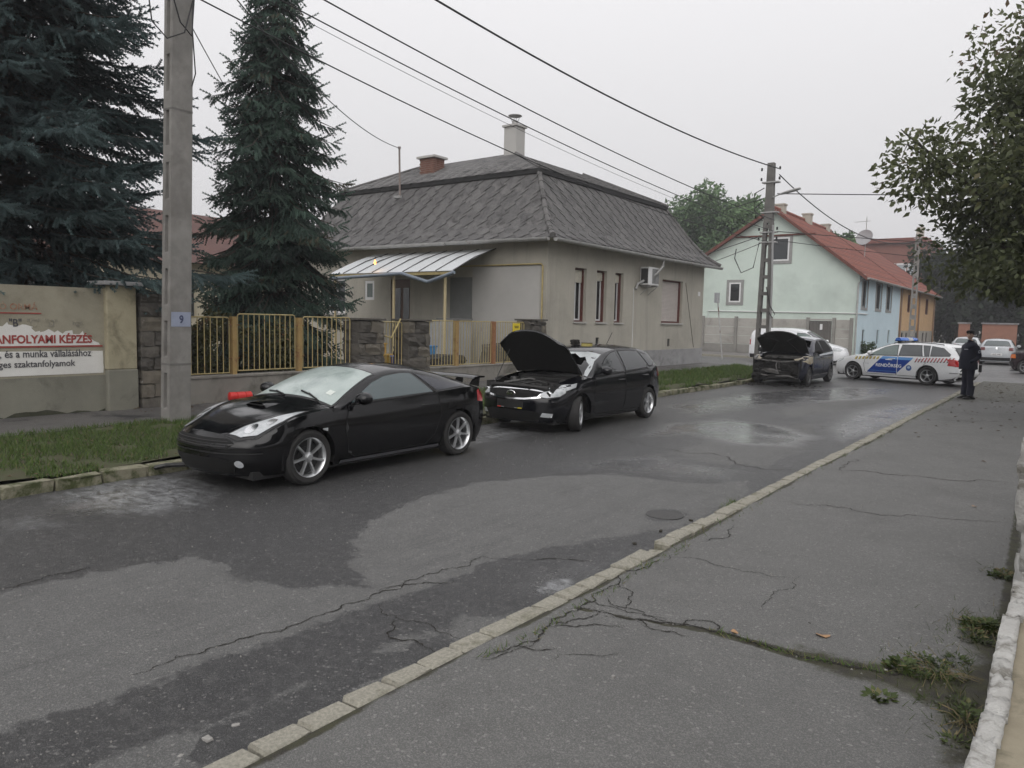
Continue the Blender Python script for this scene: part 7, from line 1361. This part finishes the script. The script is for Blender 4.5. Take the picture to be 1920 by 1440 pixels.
# --- white van across the junction
van = thing('van', 'white delivery van parked behind the burnt car', 'van', (-11.75, 41.2, 0), R(0)); P_vn = car_paint('white_van_paint', (.74,.75,.77), .25, .4)
c = Car(van, W=[(2.42,.72),(2.2,.82),(1.8,.88),(1.3,.9),(0,.9),(-1.5,.9),(-2.2,.88),(-2.42,.85)], zs=.22,
    zb=[(2.42,.78),(2.1,.88),(1.7,.97),(1.3,1.02),(.6,1.06),(-1,1.08),(-2.2,1.08),(-2.42,1.04)],
    zr=[(2.42,.78),(2.1,.88),(1.7,.97),(1.5,1.0),(1.2,1.18),(.8,1.45),(.5,1.62),(.2,1.7),(-.5,1.75),(-1.6,1.74),(-2.2,1.68),(-2.36,1.5),(-2.42,1.1)],
    wr=[(2.42,.95),(1.5,.94),(1.1,.86),(.6,.8),(0,.78),(-1.5,.78),(-2.2,.79),(-2.42,.93)],
    zt=[(2.42,.82),(2.1,.93),(1.7,1.03),(1.5,1.08),(1.2,1.28),(.8,1.54),(.5,1.7),(.2,1.78),(-.5,1.83),(-1.6,1.82),(-2.2,1.76),(-2.36,1.58),(-2.42,1.2)],
    axles=(1.5,-1.45), Ra=.37, rw=.32, nose=[(0,-.1),(.25,0),(.5,.05),(.8,-.05)], tail=[(0,-.05),(.4,.03),(1,.02),(1.7,-.05)], paint=P_vn, kr=.08)
o = c.top_sheet(1.45,.55,-.97,.97,.004,M_trim,'windscreen'); c.top_sheet(1.4,.6,-.93,.93,.008,M_glass,'pane',o); c.window([(1.3,1.1),(1.05,1.28),(.75,1.46),(.5,1.56),(.1,1.58),(.1,1.1)], M_polg)
c.door([(1.35,1.04),(1.3,.5),(1.1,.3),(.1,.3),(.02,.6),(.02,1.06)], (.15,.98), P_vn); c.both([(-2.3,.9),(-2.42,.9),(-2.42,1.4),(-2.3,1.4)], .008, M_red, 'tail_light', .06); c.both([(1.95,.72),(2.25,.68),(2.3,.8),(2.1,.88),(1.9,.9)], .008, M_lamp, 'headlight', .05); c.wheel(5,.2,.2,swidth=.07); c.mirror(1.15,1.12,P_vn)
c.both([(1.1,.3),(-1.0,.3),(-1.0,.36),(1.1,.36)], .01, M_trim, 'sill_trim', .1); c.both([(-1.9,.22),(-2.42,.22),(-2.42,.42),(-1.85,.42)], .01, M_trim, 'bumper', .08)
# ------------------------------------------------------------------ police officer
off = thing('person', 'officer in dark navy uniform and cap standing on the kerb, hands in pockets', 'person', (-2.22, 23.3, .105), math.atan2(-.62, -.78))
M_nav = pm('navy_uniform', (.006,.008,.02), (.011,.013,.028), 14, .85, .4, 60, obj=True); M_skin = pm('skin', (.64,.43,.34), (.58,.38,.29), 20, .55, obj=True); M_boot = pm('black_boot', (.008,.008,.008), rough=.4, obj=True)
J = {}; V_ = []; E_ = []; Rr = []
def jt(n, p, r, par=None):
    J[n] = len(V_); V_.append(p); Rr.append(r if isinstance(r, tuple) else (r, r))
    if par: E_.append((J[par], J[n]))
jt('pelvis', (0,0,.96), (.155,.19)); jt('belly', (.03,0,1.1), (.165,.195), 'pelvis'); jt('chest', (.02,0,1.28), (.15,.205), 'belly'); jt('collar', (0,0,1.43), (.11,.16), 'chest'); jt('neck', (.0,0,1.52), .062, 'collar'); jt('nape', (.015,0,1.585), .06, 'neck')
for n, s_ in (('l', 1), ('r', -1)):
    jt('sh'+n, (-.01,.205*s_,1.415), .085, 'collar'); jt('ua'+n, (-.04,.26*s_,1.29), .072, 'sh'+n); jt('el'+n, (-.07,.29*s_,1.13), .062, 'ua'+n); jt('fa'+n, (.05,.27*s_,1.03), .056, 'el'+n); jt('wr'+n, (.14,.215*s_,.965), .048, 'fa'+n)
    jt('hip'+n, (0,.095*s_,.88), .115, 'pelvis'); jt('th'+n, (.01,.105*s_,.7), .1, 'hip'+n); jt('kn'+n, (.02,.11*s_,.5), .078, 'th'+n); jt('ca'+n, (-.005,.115*s_,.32), .08, 'kn'+n); jt('an'+n, (-.01,.12*s_,.12), .07, 'ca'+n)
me = bpy.data.meshes.new('body'); me.from_pydata(V_, E_, []); ob = bpy.data.objects.new('body', me); COL.objects.link(ob); sk = ob.modifiers.new('skin', 'SKIN'); sk.use_smooth_shade = True
for i, r_ in enumerate(Rr): me.skin_vertices[0].data[i].radius = r_; me.skin_vertices[0].data[i].use_root = i == 0
sb = ob.modifiers.new('sub', 'SUBSURF'); sb.levels = 2; sb.render_levels = 2; dg = bpy.context.evaluated_depsgraph_get(); dg.update(); me2 = bpy.data.meshes.new_from_object(ob.evaluated_get(dg)); bpy.data.objects.remove(ob); me2.materials.clear(); me2.materials.append(M_nav); me2.materials.append(M_skin)
for p in me2.polygons: p.material_index = 1 if p.center.z > 1.54 else 0; p.use_smooth = True
body = link('body', me2, off)
hd = bpy.data.objects.new('head', None); COL.objects.link(hd); hd.parent = off; hd.location = (.03,0,1.69); hd.rotation_euler = (0, 0, R(38))
bm = bmesh.new(); bmesh.ops.create_uvsphere(bm, u_segments=24, v_segments=18, radius=1)
for v in bm.verts:
    x, y, z = v.co; f = max(0, x); jaw = max(0, -z); X_ = x*(.098-.012*jaw); Y_ = y*(.076-.022*jaw**1.5); Z_ = z*.122
    if f > .3: X_ += .022*math.exp(-((y/.16)**2+((z+.12)/.2)**2)); X_ -= .010*math.exp(-(((abs(y)-.38)/.16)**2+((z-.12)/.12)**2)); X_ += .008*math.exp(-((y/.35)**2+((z+.75)/.18)**2)); X_ += .006*math.exp(-((y/.25)**2+((z+.45)/.09)**2))
    v.co = (X_, Y_, Z_)
me = bpy.data.meshes.new('face'); bm.to_mesh(me); bm.free(); me.materials.append(M_skin); me.polygons.foreach_set('use_smooth', [True]*len(me.polygons)); link('face', me, hd)
for s_ in (1,-1):
    m = MB(); m.lathe([(0,.012),(.014,.01),(.024,0),(.014,-.006),(0,-.006)], 10, axis='y'); o = m.build('ear', M_skin, hd, True, world=False); o.location = (-.005,.076*s_,-.005); o.scale = (1,1,1.35)
    m = MB(); m.cbox((.084,.03*s_,.016),(.012,.026,.009)); m.build('eye', pm('eye_dark', (.03,.02,.015), rough=.3), hd, world=False); m = MB(); m.cbox((.09,.032*s_,.034),(.012,.036,.007)); m.build('eyebrow', pm('dark_hair', (.012,.01,.008), rough=.8), hd, world=False)
m = MB(); m.cbox((.089,0,-.055),(.01,.04,.008)); m.build('mouth', pm('lips', (.25,.1,.08), rough=.6), hd, world=False)
m = MB(); m.lathe([(.079,-.03),(.083,.0),(.082,.045),(.07,.06)], 18, (-.012,0,0)); o = m.build('hair', _mc['dark_hair'], hd, True, world=False); o.scale = (1.12,.98,1)
m = MB(); m.lathe([(.088,.045),(.096,.052),(.1,.075),(.098,.1),(.085,.122),(.04,.132),(0,.134)], 20, (-.004,0,0)); o = m.build('cap', pm('black_cap', (.006,.006,.009), rough=.85), hd, True, world=False); o.scale = (1.12,.95,1)
m = MB(); m.cbox((.105,0,.075),(.008,.018,.022)); m.build('cap_badge', pm('dull_brass', (.25,.22,.15), rough=.4, metal=.6), hd, world=False)
def ring(z, rx, ry, cx=0, n=22): return [(cx+rx*math.cos(t), ry*math.sin(t), z+.008*math.sin(3*t)) for t in np.linspace(0, 2*math.pi, n)]
m = MB(); m.grid([ring(.79,.205,.235,.02), ring(.8,.212,.243,.02), ring(.9,.212,.24,.025), ring(1.0,.205,.235,.03), ring(1.12,.2,.228,.035), ring(1.26,.178,.225,.025), ring(1.38,.145,.2,.01), ring(1.46,.1,.135,.0), ring(1.53,.078,.082,.0), ring(1.56,.083,.086,.0)]); m.build('jacket', M_nav, off, True, world=False, fix=False)
m = MB(); m.grid([ring(.79,.203,.233,.02), ring(.83,.19,.22,.02)]); m.build('jacket_hem', M_nav, off, world=False, fix=False)
for s_ in (1,-1):
    m = MB(); rows = []
    for u, w_, h_ in ((-.13,.035,.03),(-.11,.045,.075),(-.02,.048,.12),(.06,.052,.075),(.13,.054,.06),(.17,.046,.045),(.185,.02,.02)): rows.append([(u, .12*s_+w_*math.cos(t), max(0, h_*.5+h_*.5*math.sin(t))) for t in np.linspace(0, 6.283, 12)])
    m.grid(rows); m.add(rows[0], [tuple(range(11))]); m.add(rows[-1], [tuple(range(11))]); m.build('boot', M_boot, off, True, world=False)
    m = MB(); m.tube([(-.012,.118*s_,.36),(0,.12*s_,.2),(.01,.122*s_,.09)], [.092,.09,.085], 12); m.build('trouser_leg', M_nav, off, True, world=False)
    # relaxed hand going into the jacket pocket: palm and five fingers
    hnd = bpy.data.objects.new('hand', None); COL.objects.link(hnd); hnd.parent = off; hnd.location = (.1,.16*s_,.94); hnd.rotation_euler = (R(-18*s_), R(48), R(-22*s_))
    link('palm', lump(.09,.03,.08,M_skin,700+s_,2,.05), hnd, (.03,0,0))
    for k in range(4): m = MB(); y = -.0; z0 = .028-.018*k; l = (.062,.07,.066,.052)[k]; m.tube([(.065,0,z0),(.065+l*.5,-.004*s_,z0),(.065+l,-.018*s_,z0)], [.009,.0085,.007], 6); m.build('finger', M_skin, hnd, 40, world=False)
    m = MB(); m.tube([(.015,0,.035),(.045,-.012*s_,.058),(.075,-.016*s_,.062)], [.011,.01,.008], 6); m.build('thumb', M_skin, hnd, 40, world=False)
hits = lambda y, z: None
m = MB(); m.lathe([(0,.003),(.04,.003),(.045,0)], 16, axis='y'); o = m.build('arm_badge', pm('badge_white', (.5,.52,.58), (.3,.33,.42), 40, .6, obj=True), off, world=False); o.location = (-.02,.352,1.27); o.rotation_euler = (R(-8),0,R(12))
o = bpy.data.objects['arm_badge']; m = MB(); m.lathe([(0,.004),(.02,.004)], 12, axis='y'); m.build('badge_core', M_nav, o, world=False)
m = MB(); m.cbox((.178,.1,1.32),(.01,.1,.016), Matrix.Rotation(R(28),3,'Z')); m.build('name_tape', pm('tape_white', (.45,.46,.5), rough=.7), off, world=False)
m = MB(); m.box(-.2,-.14,.17,.235,.72,.92); m.build('holster', M_boot, off, world=False, bevel=.015)
# ------------------------------------------------------------------ painted stone wall at the right edge
M_wst = pm('whitewashed_stone', (.55,.545,.52), (.4,.39,.37), 6, .9, 1.0, 14, c3=(.2,.19,.165), s3=5, t3=(.52, .64), bd=.03); M_slab = pm('beige_slab', (.34,.3,.22), (.27,.235,.17), 5, .93, .6, 60, c3=(.16,.145,.1), s3=3, t3=(.55, .7))
def soft(me): me.polygons.foreach_set('use_smooth', [True]*len(me.polygons)); return me
rw_ = thing('stone_wall', 'low wall with beige slab top and whitewashed stones at the right edge', 'wall', (.2, 4, .1)); m = MB(); m.box(-.15,.7,1.2,5.42,.05,.34); m.build('slab', M_slab, rw_, bevel=.02)
y = 1.3; k = 0
while y < 5.4:
    l = random.uniform(.2,.42); link('stone', soft(lump(.085,l,.26,M_wst,800+k,4,.09,rnd=.15)), rw_, Vector((-.165+random.uniform(-.015,.012), y+l/2, .235))-Vector(rw_.location)); y += l*.92; k += 1
pw_ = thing('stone_pier', 'taller whitewashed stone pier cut off by the right edge', 'pier', (.1, 6.05, .1)); z = .08; k = 0
while z < 1.2:
    h = random.uniform(.24,.36); link('stone', soft(lump(.5,.55,h*1.0,M_wst,850+k,4,.07,rnd=.12)), pw_, Vector((.075-.055*(z)+random.uniform(-.03,.02), 6.02, z+h/2))-Vector(pw_.location), (0,0,random.uniform(-.15,.15))); z += h*.96; k += 1
m = MB(); m.box(.05,.7,5.9,9,.05,1.15); m.build('wall_core', M_wst, pw_)
# ------------------------------------------------------------------ small loose things
M_peb = pm('grey_pebble', (.32,.31,.29), (.24,.23,.22), 30, .9, obj=True)
names = ['grey pebble nearest the bottom edge of the road', 'larger grey pebble behind the nearest one', 'leftmost small pebble at the bottom edge', 'small pebble beyond the other bottom pebbles', 'dark clod left of the three clods by the kerb', 'middle clod of the three by the kerb', 'clod of soil farthest up by the kerb near the manhole', 'dark broken stub lying against the kerb stones', 'tiny crumb beside the dark stub at the kerb']
for i, (x, y) in enumerate(PEBB): s_ = (.034,.026,.02,.016,.024,.028,.026,.04,.02)[i]; o = link('pebble', lump(s_*1.4,s_,s_*.8,M_peb if i < 4 else pm('dark_clod', (.05,.045,.035), (.03,.027,.02), 30, .95, obj=True),900+i,2,.15), None, (x, y, s_*.3-.012), (0,0,i)); tag(o, names[i], 'stone', 'loose stones on the road')
names = ['dark clod on the pavement above the fallen leaf', None, 'white pebble in the pavement crack near the weeds', 'tiny chip on the pavement below the long crack', 'pale chip below the crack near the soil patch']
for i, (x, y) in enumerate(PEBS):
    if i == 1: continue
    s_ = .014; o = link('pebble', lump(s_*1.3,s_,s_*.8,M_peb if i else _mc['dark_clod'],930+i,2,.15), None, (x, y, .11), (0,0,i)); tag(o, names[i], 'stone', 'loose stones on the pavement')
M_lf = pm('dry_leaf', (.42,.26,.14), (.32,.18,.09), 30, .8, obj=True)
def leaf(x, y, s_, rz, lab, z=.113, mat=M_lf):
    m = MB(); rows = []
    for u in np.linspace(0, 1, 7): w = s_*.42*math.sin(math.pi*u**.8)+.001; rows.append([(s_*(u-.5), w*t, .010*s_*10*abs(t)*.5+.006*math.sin(u*5)) for t in (-1,-.5,0,.5,1)])
    m.grid(rows); o = link('fallen_leaf', m.mesh('fallen_leaf', mat, True), None, (x, y, z), (.1,.05,rz)); tag(o, lab, 'leaf', 'fallen leaves')
leaf(-1.08,4.57,.1,2.2,'pale brown fallen leaf lying on the pavement above the long crack'); leaf(-1.5,4.28,.05,.4,'small dry leaf in the moss of the long crack'); leaf(-.72,9.0,.06,1.2,'curled leaf far up the pavement near the stone pier', .118); leaf(-.9,12.2,.07,.2,'dark leaf on the pavement below the officer', .118, pm('dark_leaf', (.08,.05,.03), rough=.8))
lt = MB(); rgl = random.Random(5)
for i in range(260):
    y = 14+17*rgl.random()**.6; x = -2.3+2.6*rgl.random(); s_ = rgl.uniform(.02,.05); a = rgl.uniform(0,6.28); ca, sa = math.cos(a)*s_, math.sin(a)*s_; zz = pz(x, y)+.004+rgl.uniform(0,.008); lt.add([(x-ca,y-sa,zz),(x+sa*.5,y-ca*.5,zz+.012),(x+ca,y+sa,zz),(x-sa*.5,y+ca*.5,zz+.012)], [(0,1,2,3)])
o = stuff(lt.build('leaf_litter', pm('litter_brown', (.09,.07,.05), (.15,.115,.075), 9, .9), fix=False)); o['label'] = 'brown leaf litter scattered over the far pavement'; o['category'] = 'leaf litter'
gm = MB(); rgl = random.Random(9)
for i in range(1500):
    y = 1.2+14*rgl.random()**2; x = rgl.uniform(-8.5,-2.75) if rgl.random() < .6 else rgl.uniform(-2.5,-.3); s_ = rgl.uniform(.002,.007)*(1+y*.05); z0 = rz(x, y) if x < -2.7 else pz(x, y)
    gm.add([(x-s_,y-s_*.7,z0-.003),(x+s_,y-s_*.5,z0-.003),(x+s_*.3,y+s_,z0-.003),(x,y,z0+s_*.8)], [(0,1,3),(1,2,3),(2,0,3)])
o = stuff(gm.build('grit', pm('grit_grey', (.3,.29,.27), (.14,.135,.13), 60, .95), fix=False)); o['label'] = 'scattered grit and tiny stones on the asphalt'; o['category'] = 'grit'
fl = MB()
for i in range(260):
    x = random.uniform(-11.5,-8.9); y = random.uniform(1.5,14); s_ = random.uniform(.015,.035); a = random.uniform(0,6.28); ca, sa = math.cos(a)*s_, math.sin(a)*s_; zz = vz(x, y)+random.uniform(.02,.07); fl.add([(x-ca,y-sa,zz),(x+sa*.5,y-ca*.5,zz+.01),(x+ca,y+sa,zz),(x-sa*.5,y+ca*.5,zz+.01)], [(0,1,2,3)])
for i in range(260):
    x = random.uniform(-12.9,-11.6); y = random.uniform(6.3,11); s_ = random.uniform(.015,.04); a = random.uniform(0,6.28); ca, sa = math.cos(a)*s_, math.sin(a)*s_; zz = .235+(-11.45-x)*.028+random.uniform(0,.01); fl.add([(x-ca,y-sa,zz),(x+sa*.5,y-ca*.5,zz+.01),(x+ca,y+sa,zz),(x-sa*.5,y+ca*.5,zz+.01)], [(0,1,2,3)])
o = stuff(fl.build('leaf_litter', pm('litter_tan', (.16,.11,.06), (.1,.07,.04), 9, .9), fix=False)); o['label'] = 'dry leaves on the verge and pavement round the number 9 pole'; o['category'] = 'leaf litter'
mh = thing('manhole_cover', 'round dark manhole cover in the road by the kerb', 'manhole cover', (-3.21,6.94,0)); m = MB(); m.lathe([(0,.006),(.17,.006),(.19,.003),(.19,-.01)], 28); m.build('plate', pm('cast_iron', (.04,.04,.04), (.06,.058,.055), 20, .6, .5, 60), mh, world=False)
# ------------------------------------------------------------------ thin morning haze
hz = MB(); hz.box(-420, 420, -60, 420, -1.1, 17.5); ho = hz.build('haze', None); stuff(ho); hm = bpy.data.materials.new('haze'); hm.use_nodes = True; hn = hm.node_tree.nodes; hn.clear(); pv = hn.new('ShaderNodeVolumePrincipled'); pv.inputs['Color'].default_value = (.97,.97,1,1); pv.inputs['Density'].default_value = .0012; pv.inputs['Anisotropy'].default_value = .2
ou = hn.new('ShaderNodeOutputMaterial'); hm.node_tree.links.new(pv.outputs[0], ou.inputs['Volume']); ho.data.materials.append(hm)
